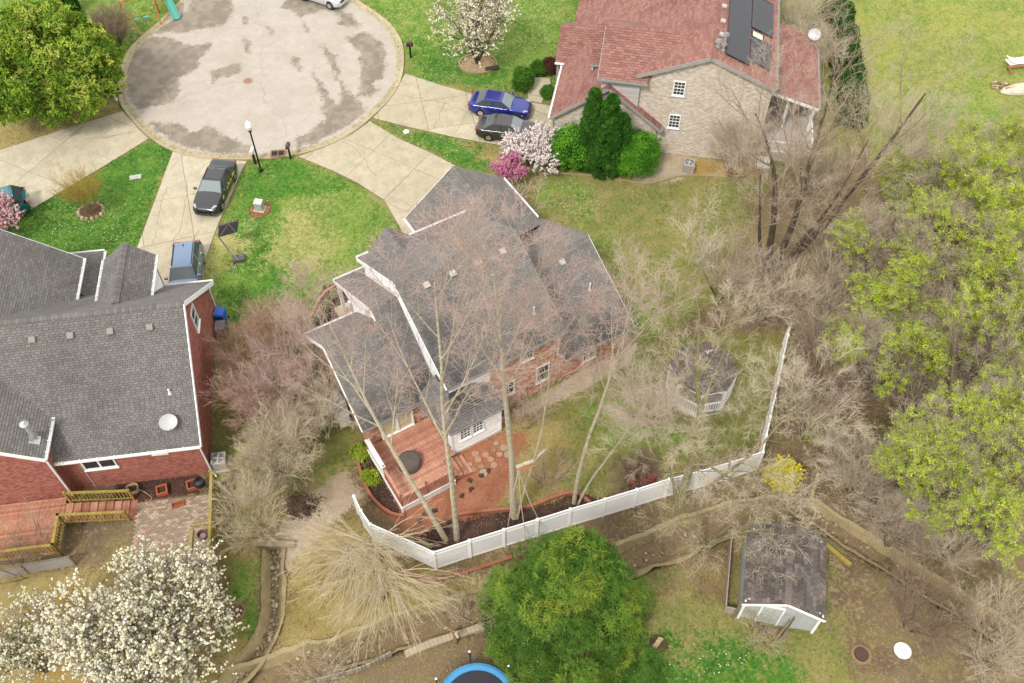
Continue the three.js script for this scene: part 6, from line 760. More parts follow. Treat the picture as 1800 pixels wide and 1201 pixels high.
// basketball hoop, blown over on the lawn edge
{
  const [bx, bz] = [-18.35, -42.16], [tx, tz] = [-19.07, -42.44], dx = tx - bx, dz = tz - bz, h = thing('basketball_hoop', 'portable basketball hoop with black backboard leaning by the driveway', 'basketball hoop', [bx, 0, bz]); mesh('pole', new Geo().tube([[0, .2, 0], [dx * .5, 1.0, dz * .5], [dx, 1.8, dz]], [.05, .05, .05], 8), M(C(150, 132, 132), .5), h);
  const c = [dx + .62, 2.05, dz - .5], u = nrm([.95, .1, -.3]), v = nrm([.15, .75, -.55]); const f = (a, b, o = 0) => add(add(add(c, mul(u, a)), mul(v, b)), mul(nrm(cross(u, v)), o)); mesh('backboard', new Geo().hexa([f(-.65, -.42, -.03), f(.65, -.42, -.03), f(.65, .42, -.03), f(-.65, .42, -.03)], [f(-.65, -.42, .03), f(.65, -.42, .03), f(.65, .42, .03), f(-.65, .42, .03)]), MT.black, h); mesh('backboard_brace', new Geo().bar(f(-.6, .36, .05), f(.6, .36, .05), .05, .05).bar(f(-.5, -.36, .05), f(0, .3, .05), .04, .04).bar(f(.5, -.36, .05), f(0, .3, .05), .04, .04), M(C(130, 116, 118), .6), h);
  mesh('base', new Geo().box(.3, .13, .1, .75, .26, .55, .3), M(C(96, 96, 92), .7), h); mesh('strut', new Geo().bar([.3, .25, .3], [dx * .35, .8, dz * .35], .035, .035).bar([.5, .25, -.05], [dx * .35, .8, dz * .35], .035, .035).bar([.2, .02, .2], [.1, .05, 1.3], .03, .03).bar([.0, .02, .2], [-.2, .05, 1.0], .03, .03), M(C(188, 176, 172), .5), h); mesh('rim', new Geo().tube([...Array(15)].map((_, k) => { const t = k / 14 * 6.283; return [-.35 + Math.cos(t) * .22, .12, .35 + Math.sin(t) * .22]; }), Array(15).fill(.014), 5), M([.6, .08, .05], .5), h);
}
function bin(label, px, turn, col, g) { const b = thing('wheelie_bin', label, 'bin', [px[0], 0, px[1]], turn, g), m = M(col, .5); mesh('body', new Geo().hexa([[-.24, .06, .28], [.24, .06, .28], [.24, .06, -.28], [-.24, .06, -.28]], [[-.3, .98, .36], [.3, .98, .36], [.3, .98, -.36], [-.3, .98, -.36]]), m, b); mesh('lid', new Geo().hexa([[-.32, .98, .4], [.32, .98, .4], [.32, .98, -.4], [-.32, .98, -.4]], [[-.28, 1.08, .34], [.28, 1.08, .34], [.28, 1.06, -.36], [-.28, 1.06, -.36]]), m, b); for (const s of [-1, 1]) mesh('wheel', new Geo().tube([[s * .22, .12, -.32], [s * .28, .12, -.32]], [.12, .12], 12), MT.black, b); mesh('handle', new Geo().bar([-.2, .97, -.42], [.2, .97, -.42], .03, .03), MT.black, b); }
bin('blue recycling bin standing at the front corner of the left brick house', [-18.12, -36.79], rad(-5), [.03, .13, .5]); bin('dark grey bin half hidden below the blue one by the brick wall', [-17.88, -35.7], rad(6), [.16, .14, .17]);
function acUnit(label, px, y, turn) { const a = thing('air_conditioner', label, 'air conditioner', [px[0], y, px[1]], turn, 'outdoor air conditioners'), m = M(C(214, 206, 200), .5, { map: blotch }); mesh('casing', new Geo().box(0, .42, 0, .8, .74, .8), m, a); const s = new Geo(); for (let k = 0; k < 8; k++) s.box(0, .12 + k * .085, 0, .82, .02, .82); mesh('louvre', s, M(C(168, 162, 158), .6), a); mesh('top_grille', new Geo().lathe(0, 0, [[.36, .79], [.36, .82], [.33, .83]], 20), MT.galv, a); mesh('fan_well', new Geo().cyl(0, .785, 0, .33, .33, .015, 20), M([.1, .1, .1], .6), a); const b = new Geo(); for (let k = 0; k < 4; k++) b.bar([.08 * Math.cos(k * 1.571), .81, .08 * Math.sin(k * 1.571)], [.3 * Math.cos(k * 1.571 + .2), .8, .3 * Math.sin(k * 1.571 + .2)], .12, .012); mesh('fan_blade', b, MT.galv, a); mesh('hub', new Geo().cyl(0, .8, 0, .07, .05, .05, 10), MT.white, a); const w = new Geo(); for (let r = 1; r < 5; r++) w.tube([...Array(17)].map((_, k) => [Math.cos(k / 16 * 6.283) * r * .075, .835, Math.sin(k / 16 * 6.283) * r * .075]), Array(17).fill(.005), 4, false); mesh('guard', w, MT.galv, a); mesh('pad', new Geo().box(0, .02, 0, .95, .08, .95), MT.concrete, a); }
{ const p = [-16.57, -26.98]; acUnit('square air conditioner beside the right wall of the left house', p, bench(...p), rad(8)); acUnit('air conditioner standing in the bed below the tan brick wall', [12.63, -50.77], 0, rad(-10)); }
{ const [x, z] = [-21.21, -25.39], t = thing('hose_coil', 'coiled pale garden hose in the bed beside the left deck stair', 'hose', [x, bench(x, z) + .02, z]); mesh('coil', new Geo().tube([...Array(64)].map((_, k) => [Math.cos(k * .33) * (.34 + .04 * Math.sin(k * 1.3)), .04 + k * .004, Math.sin(k * .33) * (.3 + .03 * Math.cos(k * .7))]), Array(64).fill(.02), 5), M(C(206, 186, 140), .6), t); mesh('loose_end', new Geo().tube([[.34, .1, 0], [.8, .05, .2], [1.2, .03, .5], [1.1, .03, .9]], [.02, .02, .02, .02], 5), M(C(206, 186, 140), .6), t); }
// swing set at top left
{
  const [ax, az] = [-30.68, -67.27], [bx, bz] = [-33.01, -69.22], [tx, tz] = [-31.93, -68.52], s = thing('swing_set', 'cedar swing set with teal slide at the top left lawn', 'swing set', [ax, 0, az]), m = M(C(232, 180, 118), .7, { map: rep(streak, 1) }), T = [tx - ax, 2.3, tz - az], R = [2.3, 0, -1.1]; const E = add(T, R);
  mesh('leg', new Geo().bar([0, 0, 0], T, .1, .1), m, s); mesh('leg', new Geo().bar([bx - ax, 0, bz - az], T, .1, .1), m, s); mesh('crossbar', new Geo().bar(onSlope([0, 0, 0], T, .45), onSlope([bx - ax, 0, bz - az], T, .45), .08, .1), m, s); mesh('top_beam', new Geo().bar(add(T, [-.2, 0, .08]), add(E, [.2, 0, -.08]), .1, .14), m, s); for (const k of [-.9, .9]) mesh('leg', new Geo().bar(add(E, [k * .3, -2.3, k]), E, .1, .1), M(C(226, 146, 96), .7, { map: rep(streak, 1) }), s);
  for (const k of [.3, .6]) { const p = add(T, mul(R, k)); mesh('swing_rope', new Geo().bar(add(p, [-.2, 0, .08]), add(p, [-.2, -1.8, .1]), .02, .02).bar(add(p, [.2, 0, -.08]), add(p, [.2, -1.8, -.06]), .02, .02), M(C(230, 206, 90), .6), s); mesh('swing_seat', new Geo().box(p[0], .5, p[2] + .02, .46, .05, .2, .35), M(C(110, 190, 200), .5), s); }
  const o2 = [-2.95, 0, -2.0]; mesh('platform', new Geo().box(4.1 + o2[0], 1.3, -1.7 + o2[2], 1.1, .1, 1.1, .35), m, s); for (const [a, b] of [[3.6, -1.4], [4.6, -1.4], [3.8, -2.3], [4.5, -2.2]].map(p => [p[0] + o2[0], p[1] + o2[2]])) mesh('tower_post', new Geo().box(a, .95, b, .1, 1.9, .1), m, s); mesh('slide', new Geo().bar(add(o2, [4.6, 1.3, -1.6]), add(o2, [5.5, .12, -.1]), .5, .05).bar(add(o2, [4.83, 1.42, -1.75]), add(o2, [5.73, .2, -.25]), .06, .18).bar(add(o2, [4.37, 1.42, -1.45]), add(o2, [5.27, .2, .05]), .06, .18), M(C(90, 190, 170), .35), s);
}
// trampoline at the bottom edge
{
  const [x, z] = [-1.64, -13.22], t = thing('trampoline', 'round trampoline with blue padded rim and net poles at the bottom edge', 'trampoline', [x, 0, z]), R = 1.85; mesh('mat', new Geo().cyl(0, .84, 0, R * .86, R * .86, .02, 40), M([.02, .02, .03], .7), t); mesh('rim_pad', new Geo().lathe(0, 0, [[R * 1.02, .84], [R * 1.03, .9], [R * .96, .93], [R * .86, .91], [R * .85, .86]], 44), M(C(80, 168, 226), .45), t);
  for (let k = 0; k < 6; k++) { const a = k / 6 * 6.283 + .35, c = Math.cos(a) * R * 1.05, s = Math.sin(a) * R * 1.05; mesh('net_pole', new Geo().cyl(c, 0, s, .04, .04, 2.4, 8), MT.black, t); mesh('pole_cap', new Geo().lathe(c, s, [[.05, 2.4], [.06, 2.46], [.01, 2.52]], 8), MT.white, t); } const n = new Geo(); for (let k = 0; k < 48; k++) { const a = k / 48 * 6.283, b = (k + 1) / 48 * 6.283; for (const y of [1.2, 1.6, 2.0, 2.35]) n.bar([Math.cos(a) * R, y, Math.sin(a) * R], [Math.cos(b) * R, y, Math.sin(b) * R], .008, .008); n.bar([Math.cos(a) * R, .92, Math.sin(a) * R], [Math.cos(a) * R, 2.35, Math.sin(a) * R], .008, .008); } mesh('safety_net', n, MT.black, t);
}
// corrugated timber edging and pale kerb along the storm channel bank
{
  const a = [[-9.62, -14.47], [-8.24, -14.82], [-6.91, -15.26], [-5.85, -15.87]], F = thing('log_edging', 'weathered grey upright log edging along the storm channel bank at the bottom', 'edging', [a[0][0], 0, a[0][1]]), path = catmull(a, 46), r = rngOf(41), ms = [M(C(196, 188, 176), .9, { map: rep(streak, 1) }), M(C(168, 158, 146), .9, { map: rep(streak, 1) }), M(C(212, 206, 192), .9, { map: rep(streak, 1) })]; path.forEach((p, i) => { if (i < path.length - 1) mesh('log', new Geo().cyl(p[0] - a[0][0], -.35, p[1] - a[0][1], .055, .05, .72 + r() * .06, 7), ms[Math.floor(r() * 3)], F); });
  edging('pale concrete kerb along the lower bank of the storm channel', [[-5.23, -15.81], [-3.93, -16.37], [-2.26, -16.95], [-0.43, -17.59]], .2, .34, M(C(214, 198, 172), .95, { map: rep(blotch, 1) }));
  const [x, z] = [-2.81, -16.49], s = thing('tree_stump', 'split pale tree stump on the storm channel bank above the trampoline', 'stump', [x, 0, z], .4); mesh('trunk_stub', new Geo().tube([[0, -.1, 0], [.05, .5, .02], [.0, 1.1, -.1]], [.16, .12, .08], 8), MT.oldWood, s); mesh('split_face', new Geo().bar([.05, 1.05, -.05], [.12, .85, .2], .1, .06), M(C(232, 200, 150), .8), s);
  const [lx, lz] = [7.18, -16.37], q = thing('tree_stump', 'fresh cut pale stump in bare soil right of the big juniper', 'stump', [lx, 0, lz], .8); mesh('cut_face', new Geo().hexa([[-.32, 0, .14], [.36, 0, .1], [.3, 0, -.2], [-.3, 0, -.14]], [[-.26, .14, .1], [.34, .22, .06], [.24, .24, -.14], [-.22, .15, -.1]]), M(C(236, 212, 168), .85, { map: streak }), q); mesh('root_flare', new Geo().lathe(.05, 0, [[.5, -.03], [.3, .08], [.2, .1]], 10), M(C(120, 96, 72), .95, { map: barkT }), q);
}
// ring of stones round the willow clump, bark ring with edging under the blossom tree
{
  const r = rngOf(51), [x, z] = [-29.11, -46.6], R = thing('stone_ring', 'ring of pale stones round the golden twig clump in the left lawn', 'stones', [x, 0, z]); for (let k = 0; k < 15; k++) { const a = k / 15 * 6.283, s = .1 + r() * .05; mesh('stone', new Geo().hexa([[-s, 0, s], [s, 0, s * .8], [s, 0, -s], [-s, 0, -s * .8]].map(p => [p[0] + Math.cos(a) * .85, -.02, p[2] + Math.sin(a) * .75]), [[-s * .7, 0, s * .6], [s * .6, 0, s * .6], [s * .7, 0, -s * .6], [-s * .6, 0, -s * .6]].map(p => [p[0] + Math.cos(a) * .85, .12 + r() * .04, p[2] + Math.sin(a) * .75])), [MT.stone, M(C(232, 212, 184), .9, { map: blotch })][k % 2], R); } mesh('bark_bed', new Geo().lathe(0, 0, [[.8, -.01], [.5, .05], [.01, .06]], 18), M(C(132, 92, 72), .95, { map: rep(blotch, 1), bumpMap: rep(grain, 2), bumpScale: .03 }), R);
  const [bx, bz] = [-2.73, -63.33], B = thing('tree_ring', 'round stone edged bed of tan gravel under the white blossom tree', 'edging', [bx, 0, bz]); for (let k = 0; k < 40; k++) { const a = k / 40 * 6.283, b = (k + .94) / 40 * 6.283; mesh('edging_block', new Geo().bar([Math.cos(a) * 1.5, .06, Math.sin(a) * 1.25], [Math.cos(b) * 1.5, .06, Math.sin(b) * 1.25], .14, .16), k % 3 ? MT.concreteDirty : MT.stone, B); } mesh('gravel_bed', new Geo().lathe(0, 0, [[1.3, 0], [.8, .08], [.01, .1]], 24), M(C(220, 190, 148), .95, { map: rep(blotch, 1.5), bumpMap: rep(grain, 2), bumpScale: .04 }), B); const g = colored(); for (let k = 0; k < 700; k++) { const a = r() * 6.283, q = Math.sqrt(r()); g.col = mul(C(222, 190, 150), .75 + .5 * r()); g.box(Math.cos(a) * q * 1.4, .06 + .04 * (1 - q), Math.sin(a) * q * 1.15, .06, .04, .05, r() * 3); } stuff(mesh('pebbles', g, MT.vc, B));
}
// timber sandbox, upturned boat and hammock at the right edge
{
  const [x, z] = [38.19, -60.62], s = thing('brick_pile', 'pile of pale bricks and boards on the lawn at the right edge', 'bricks', [x, 0, z], rad(-8)), r = rngOf(61); for (let k = 0; k < 22; k++) mesh('brick', new Geo().box((k % 6) * .26 - .6 + r() * .06, .06 + Math.floor(k / 12) * .1, Math.floor((k % 12) / 6) * .5 - .2 + r() * .2, .24, .1, .16, (r() - .5) * .6), [MT.stone, M(C(222, 204, 170), .9, { map: blotch }), M(C(176, 146, 106), .9, { map: blotch })][k % 3], s);
  const [bx, bz] = [39.92, -60.05], b = thing('upturned_boat', 'cream upturned boat hull lying at the right edge of the lawn', 'boat', [bx, 0, bz], rad(10)); const g = new Geo(), N = 14, q = (i, k) => { const t = i / N * 2 - 1, w = .62 * Math.sqrt(Math.max(0, 1 - t * t * .98)), a = k / 8 * Math.PI; return [t * 2, .02 + Math.sin(a) * .5 * Math.sqrt(Math.max(.02, 1 - t * t)), Math.cos(a) * w]; }; for (let i = 0; i < N; i++) for (let k = 0; k < 8; k++) g.quad(q(i, k), q(i, k + 1), q(i + 1, k + 1), q(i + 1, k)); mesh('hull', g, M(C(246, 236, 214), .5, { map: blotch }), b); mesh('keel', new Geo().bar([-1.7, .4, 0], [1.7, .4, 0], .05, .12), M(C(206, 160, 130), .7), b);
  const [hx, hz] = [40.71, -62.96], h = thing('hammock', 'white netted hammock slung on an orange wooden stand at the right edge', 'hammock', [hx, 0, hz], rad(14)); mesh('stand', new Geo().bar([-1.6, .5, .3], [1.6, .25, .3], .1, .1).bar([-1.6, .5, .3], [-1.2, 0, .7], .08, .08).bar([-1.6, .5, .3], [-1.2, 0, -.1], .08, .08).bar([1.6, .25, .3], [1.9, 0, .5], .1, .1), M(C(224, 140, 96), .7, { map: streak }), h); const n = new Geo(); for (let i = 0; i < 16; i++) for (const s of [0, 1]) { const t0 = -1.4 + i * .19, y = 1 - .5 * (1 - (t0 / 1.5) ** 2); s ? n.bar([t0, y, -.55], [t0, y, .25], .1, .02) : n.bar([-1.4, .55, -.55 + i * .05], [1.5, .55, -.55 + i * .05], .03, .02); } mesh('net', n, MT.white, h);
}

// ---------------------------------------------------------------- plants
const rotTo = (d, ang, az) => { let s = cross(d, [0, 1, 0]); if (len(s) < .02) s = [1, 0, 0]; s = nrm(s); const t = cross(s, d), side = add(mul(s, Math.cos(az)), mul(t, Math.sin(az))); return nrm(add(mul(d, Math.cos(ang)), mul(side, Math.sin(ang)))); };
function sprayGeo(seed, n = 8, sub2 = 2, r0 = .0095, spread = .7) { // one metre of forked twig
  const r = rngOf(seed), g = new Geo(), bend = (a, d, L, k) => { const p = [a]; let q = a, e = d; for (let i = 0; i < k; i++) { e = nrm(add(e, [(r() - .5) * .35, (r() - .5) * .25 + .04, (r() - .5) * .35])); q = add(q, mul(e, L / k)); p.push(q); } return [p, e]; };
  const [m, e0] = bend([0, 0, 0], [0, 1, 0], 1, 3); g.tube(m, [r0, r0 * .85, r0 * .7, r0 * .45], 3, false);
  for (let i = 0; i < n; i++) { const t = .2 + .8 * i / n, a = onSlope(m[Math.floor(t * 2.99)], m[Math.floor(t * 2.99) + 1], (t * 2.99) % 1), d = rotTo([0, 1, 0], spread * (.7 + .6 * r()), i * 2.4 + r()), [p, e] = bend(a, d, .55 * (1.15 - .6 * t), 2); g.tube(p, [r0 * .65, r0 * .5, r0 * .35], 3, false); for (let k = 0; k < sub2; k++) g.tube([p[1], add(p[1], mul(rotTo(e, .7, r() * 6.28), .26))], [r0 * .42, r0 * .28], 3, false); }
  return g.build();
}
const twigGeos = [sprayGeo(1), sprayGeo(2), sprayGeo(3)], wandGeo = sprayGeo(4, 4, 1, .011, .35);
function leafGeo(seed, n, l, w, spread, up = .4) { const r = rngOf(seed), g = new Geo(); for (let i = 0; i < n; i++) { const az = r() * 6.283, el = up + (1 - up) * (r() * 2 - 1), d = nrm([Math.cos(az) * Math.sqrt(Math.max(.05, 1 - el * el)), el, Math.sin(az) * Math.sqrt(Math.max(.05, 1 - el * el))]), s = nrm(cross(d, [r() - .5, r() - .2, r() - .5])), o = [(r() - .5) * spread, (r() - .5) * spread, (r() - .5) * spread], L = l * (.7 + .6 * r()), W = w * (.7 + .6 * r()), tip = add(o, mul(d, L)), mid = add(o, mul(d, L * .5)), dn = mul(nrm(cross(s, d)), W * .25); g.tri(o, add(add(mid, mul(s, W / 2)), dn), tip); g.tri(o, tip, add(add(mid, mul(s, -W / 2)), dn)); } return g.build(); }
const LG = { rosette: leafGeo(11, 9, .26, .1, .06, .15), bud: leafGeo(12, 9, .17, .09, .34, .25), puff: (() => { const g = new THREE.IcosahedronGeometry(.06, 1), P = g.attributes.position; for (let i = 0; i < P.count; i++) { const k = .72 + .5 * hash2(Math.round(P.getX(i) * 900), Math.round(P.getY(i) * 900) + Math.round(P.getZ(i) * 700), 3); P.setXYZ(i, P.getX(i) * k, P.getY(i) * k, P.getZ(i) * k); } g.computeVertexNormals(); return g; })(), fan: leafGeo(14, 11, .26, .05, .1, .45), feather: leafGeo(15, 14, .3, .04, .2, .3), tuft: leafGeo(16, 5, .1, .018, .07, .8), small: leafGeo(17, 10, .1, .07, .2, .2) };
const leafM = (o = {}) => new THREE.MeshPhysicalMaterial({ roughness: .75, specularIntensity: .3, side: THREE.DoubleSide, ...o });
const LM = { leaf: leafM(), petal: leafM({ roughness: 1 }), needle: leafM({ roughness: .85 }) };
const barks = { grey: M(C(176, 158, 136), .95, { map: rep(barkT, 1.2), bumpMap: rep(grain, 2), bumpScale: .02 }), dark: M(C(128, 112, 94), .95, { map: rep(barkT, 1.2), bumpMap: rep(grain, 2), bumpScale: .02 }), birch: M(C(250, 238, 212), .85, { map: rep(barkT, 1.5), bumpMap: rep(grain, 2), bumpScale: .012 }), moss: M(C(200, 190, 140), .95, { map: rep(barkT, 1.2), bumpMap: rep(grain, 2), bumpScale: .02 }) };
const twigM = { tan: M(C(232, 216, 188), .9), pink: M(C(216, 186, 174), .9), grey: M(C(218, 200, 176), .9), dark: M(C(170, 146, 122), .9), straw: M(C(230, 212, 178), .9), olive: M(C(210, 200, 150), .9), red: M(C(222, 182, 158), .9), gold: M(C(208, 176, 84), .9) };
const vary = (c, r, k = .25) => mul(c, 1 - k + 2 * k * r());
// branching tree; stems: [[leanX, leanZ, length, radius, startX, startZ]...]
function tree(o) {
  const r = rngOf(o.seed), T = thing(o.name || 'bare_tree', o.label, o.cat || 'tree', [o.base[0], land(o.base[0], o.base[1]), o.base[1]], 0, o.group), tr = new Geo(), lb = new Geo(), sprays = [], N = o.n || [9, 6, 4], ang = o.ang || [.75, .7, .7], ratio = o.ratio || [.5, .5, .5], trop = o.trop || [.02, .05, .04, .03], wob = o.wob ?? .2, start = o.start || [.35, .25, .2], maxL = N.length;
  const grow = (pos, dir, L, rad0, lvl) => {
    const seg = [9, 6, 4, 3][lvl] || 3, sides = [8, 5, 4, 3][lvl] || 3, pts = [pos], dirs = [dir], rr = [rad0]; let p = pos, d = dir;
    for (let i = 1; i <= seg; i++) { d = nrm(add(d, [(r() - .5) * wob, (r() - .5) * wob * .6 + (trop[lvl] || 0), (r() - .5) * wob])); p = add(p, mul(d, L / seg)); pts.push(p); dirs.push(d); rr.push(Math.max(.006, rad0 * (1 - .82 * i / seg))); }
    (lvl ? lb : tr).tube(pts, rr, sides, lvl === 0);
    const at = t => { const f = Math.min(.999, t) * seg, i = Math.floor(f); return [onSlope(pts[i], pts[i + 1], f - i), dirs[i + 1], rr[i] + (rr[i + 1] - rr[i]) * (f - i)]; };
    if (lvl < maxL) { const n = Math.max(1, Math.round(N[lvl] * (.8 + .4 * r()))); for (let k = 0; k < n; k++) { const t = start[lvl] + (1 - start[lvl]) * (k + r() * .8) / n, [a, e, q] = at(t), c = rotTo(e, ang[lvl] * (.75 + .5 * r()) * (1 - .35 * t), k * 2.4 + r() * 1.2); if (o.front && lvl === 0 && c[2] < -.25) c[2] *= -1; grow(a, c, L * ratio[lvl] * (1.25 - .7 * t) * (.8 + .4 * r()), Math.max(.008, q * .62), lvl + 1); } }
    else { const n = o.sprays ?? 2; for (let k = 0; k < n; k++) { const [a, e] = at((k + 1) / n); sprays.push({ p: a, dir: rotTo(e, .35 * r(), r() * 6.28), s: (o.spray || .9) * (.7 + .6 * r()), a: r() * 6.28 }); } }
  };
  for (const [lx, lz, L, R, sx = 0, sz = 0] of o.stems) grow([sx, -.15, sz], nrm([lx, 1, lz]), L, R, 0);
  mesh('trunk', tr, barks[o.bark || 'grey'], T); if (!lb.empty) mesh('limbs', lb, o.limbM || barks[o.limbBark || o.bark || 'grey'], T);
  if (sprays.length && !o.noTwigs) for (let v = 0; v < 3; v++) { const l = sprays.filter((_, i) => i % 3 === v); if (l.length) instances('twigs', o.wand && (v || o.front) ? wandGeo : twigGeos[v], twigM[o.twig || 'tan'], l, T); }
  if (o.leaf) { const L = []; for (const s of sprays) { const cl = r(); if (o.clump ? fbm((s.p[0] + s.p[1] * .6) * .55 + o.seed, (s.p[2] - s.p[1] * .5) * .55, 7, 2) < o.clump : r() < (o.leafSkip || 0)) continue; const n = Math.max(1, Math.round(o.leafN * (.4 + 1.2 * r()))); for (let k = 0; k < n; k++) { const t = r() * 1.1, q = .3 * s.s; L.push({ p: add(add(s.p, mul(s.dir, t * s.s)), [(r() - .5) * q, (r() - .5) * q, (r() - .5) * q]), s: (o.leafS || 1) * (.7 + .6 * r()), a: r() * 6.28, dir: nrm([(r() - .5) * 1.2, 1, (r() - .5) * 1.2]), c: vary(o.cols[Math.floor((cl * .6 + r() * .4) * o.cols.length)], r, .18) }); } } instances(o.leafName || 'leaves', o.leaf, o.leafM || LM.leaf, L, T); }
  return T;
}
// leafy mass: clumps of leaves spread over lumps that fill a crown shape
function crown(T, name, o) {
  const r = rngOf(o.seed), L = []; for (let i = 0; i < o.lumps; i++) {
    let p; if (o.cone) { const h = Math.pow(r(), o.pow || 1.35), a = r() * 6.283, R = o.cone(h, a) * (.78 + .22 * r()); p = [Math.cos(a) * R * o.r[0], h * o.r[1], Math.sin(a) * R * o.r[2]]; }
    else { const a = r() * 6.283, e = Math.asin(-.55 + 1.55 * r()), q = .55 + .45 * Math.sqrt(r()); p = [Math.cos(a) * Math.cos(e) * q * o.r[0], Math.sin(e) * q * o.r[1], Math.sin(a) * Math.cos(e) * q * o.r[2]]; }
    const out = nrm([p[0], o.cone ? .35 * len(p) : p[1], p[2]]), tone = o.cols[Math.floor(r() * o.cols.length)], lr = o.lumpR * (.6 + .8 * r());
    for (let k = 0; k < o.per; k++) { const a = r() * 6.283, u = r() * 1.25 - .25, w = Math.sqrt(Math.max(0, 1 - u * u)), base = rotTo(out, Math.acos(Math.min(1, Math.max(-1, u))), a), q = add(add(p, o.c), mul(base, lr * (.7 + .4 * r()))); if (q[1] < .05) continue; L.push({ p: q, dir: nrm(add(add(base, [0, o.lift ?? .4, 0]), [(r() - .5) * .6, (r() - .5) * .6, (r() - .5) * .6])), s: (o.s || 1) * (.7 + .6 * r()), a: r() * 6.28, c: vary(r() < .25 ? o.cols[Math.floor(r() * o.cols.length)] : tone, r, .16) }); }
  } return instances(name, o.geo, o.mat || LM.leaf, L, T);
}
const bush = (name, label, cat, base, group) => thing(name, label, cat, [base[0], land(...base), base[1]], 0, group);
const stemsUp = (n, h, R, spread, seed, rad0 = .03) => { const r = rngOf(seed); return [...Array(n)].map((_, k) => { const a = k / n * 6.283 + r(), q = spread * (.3 + .7 * r()); return [Math.cos(a) * q, Math.sin(a) * q, h * (.75 + .4 * r()), rad0, Math.cos(a) * R, Math.sin(a) * R]; }); };

// broad evergreen at the top left
{
  const T = bush('magnolia_tree', 'big round glossy evergreen tree at the top left beside the turning circle', 'tree', [-34.07, -57.42]); mesh('trunk', new Geo().tube([[0, -.1, 0], [.1, 2, 0], [0, 5.5, .1]], [.3, .24, .08], 8), barks.dark, T); const lb = new Geo(), r = rngOf(5); for (let k = 0; k < 26; k++) { const a = k * 2.4, y = .8 + k * .17; lb.tube([[0, y, 0], [Math.cos(a) * 2, y + .6, Math.sin(a) * 2], [Math.cos(a) * 4, y + 1.3, Math.sin(a) * 3.8]], [.09, .06, .02], 5, false); } mesh('limbs', lb, barks.dark, T);
  crown(T, 'leaves', { c: [0, 4.1, 0], r: [4.9, 4.0, 4.5], lumps: 340, per: 34, lumpR: .78, geo: LG.rosette, s: .95, seed: 21, cols: [C(152, 186, 60), C(126, 164, 48), C(176, 200, 78), C(100, 140, 44), C(190, 204, 90)] });
}
{ const T = bush('conifer_tree', 'narrow dark green conifer behind the big round evergreen at the top left', 'tree', [-37.75, -70.55]); mesh('trunk', new Geo().cyl(0, 0, 0, .14, .04, 4.5, 7), barks.dark, T); crown(T, 'foliage', { c: [0, .1, 0], r: [1.0, 5, 1.0], cone: h => Math.pow(1 - h, .7), lumps: 190, per: 11, lumpR: .25, geo: LG.fan, s: .95, lift: .9, mat: LM.needle, seed: 22, cols: [C(60, 104, 36), C(46, 84, 28), C(80, 122, 44)] }); }
// columnar arborvitae and shrubs below the tan house
[['tall narrow arborvitae, left of the three below the tan house', [5.59, -51.38], 6.4, .95], ['tallest dark arborvitae, middle of the three below the tan house', [6.65, -50.53], 6.6, 1.05], ['slim arborvitae half hidden at the right of the three below the tan house', [7.62, -51.01], 4.6, .75]].forEach(([lab, b, h, R], i) => { const T = bush('arborvitae', lab, 'tree', b, 'arborvitae below the tan house'); mesh('trunk', new Geo().cyl(0, -.1, 0, .12, .03, h * .9, 7), barks.dark, T); crown(T, 'foliage', { c: [0, .05, 0], r: [R, h, R], cone: x => Math.pow(1 - x, .55) * (.75 + .25 * Math.min(1, x * 6)), pow: 1.1, lumps: 360, per: 10, lumpR: .2, geo: LG.fan, s: .8, lift: 1.4, mat: LM.needle, seed: 30 + i, cols: [C(66, 118, 34), C(50, 96, 28), C(86, 138, 44), C(58, 108, 36)] }); });
[['bright green loose shrub left of the arborvitae', [4.25, -51.68], 1.7, 2.6], ['bright green yew like shrub right of the arborvitae', [8.69, -51.07], 1.9, 2.6]].forEach(([lab, b, R, h], i) => { const T = bush('green_shrub', lab, 'shrub', b); mesh('stems', new Geo().tube([[0, -.1, 0], [.1, 1, .1]], [.08, .05], 6).tube([[0, -.1, 0], [-.4, 1.1, 0]], [.06, .04], 6), barks.dark, T); crown(T, 'leaves', { c: [0, h * .5, 0], r: [R * .85, h * .5, R * .75], lumps: 140, per: 13, lumpR: .42, geo: i ? LG.feather : LG.small, s: i ? .75 : 1.4, seed: 36 + i, lift: .7, cols: [C(110, 176, 46), C(84, 150, 38), C(70, 130, 34), C(130, 190, 62)] }); });
[[0.84, -60.05, .95, 1.9, 'rounded upright boxwood hedge beside the front walk of the tan house'], [2.03, -62.07, .6, .9, 'small round boxwood ball left of the tan house entry'], [3.03, -62.29, .6, 1.1, 'dark red leaved round shrub by the tan house entry post'], [2.78, -59.35, .5, .6, 'tiny bright shrub between walk and tan house wall']].forEach(([x, z, R, h, lab], i) => { const T = bush('clipped_shrub', lab, 'shrub', [x, z]); mesh('stems', new Geo().tube([[0, -.1, 0], [.03, h * .6, 0]], [.05, .03], 6), barks.dark, T); crown(T, 'leaves', { c: [0, h * .5, 0], r: [R * .8, h * .5, R * .8], lumps: 110, per: 10, lumpR: .2, geo: LG.small, s: .9, seed: 41 + i, cols: i === 2 ? [C(112, 66, 60), C(92, 52, 50), C(132, 80, 66)] : [C(84, 136, 40), C(66, 112, 34), C(104, 152, 52)] }); });
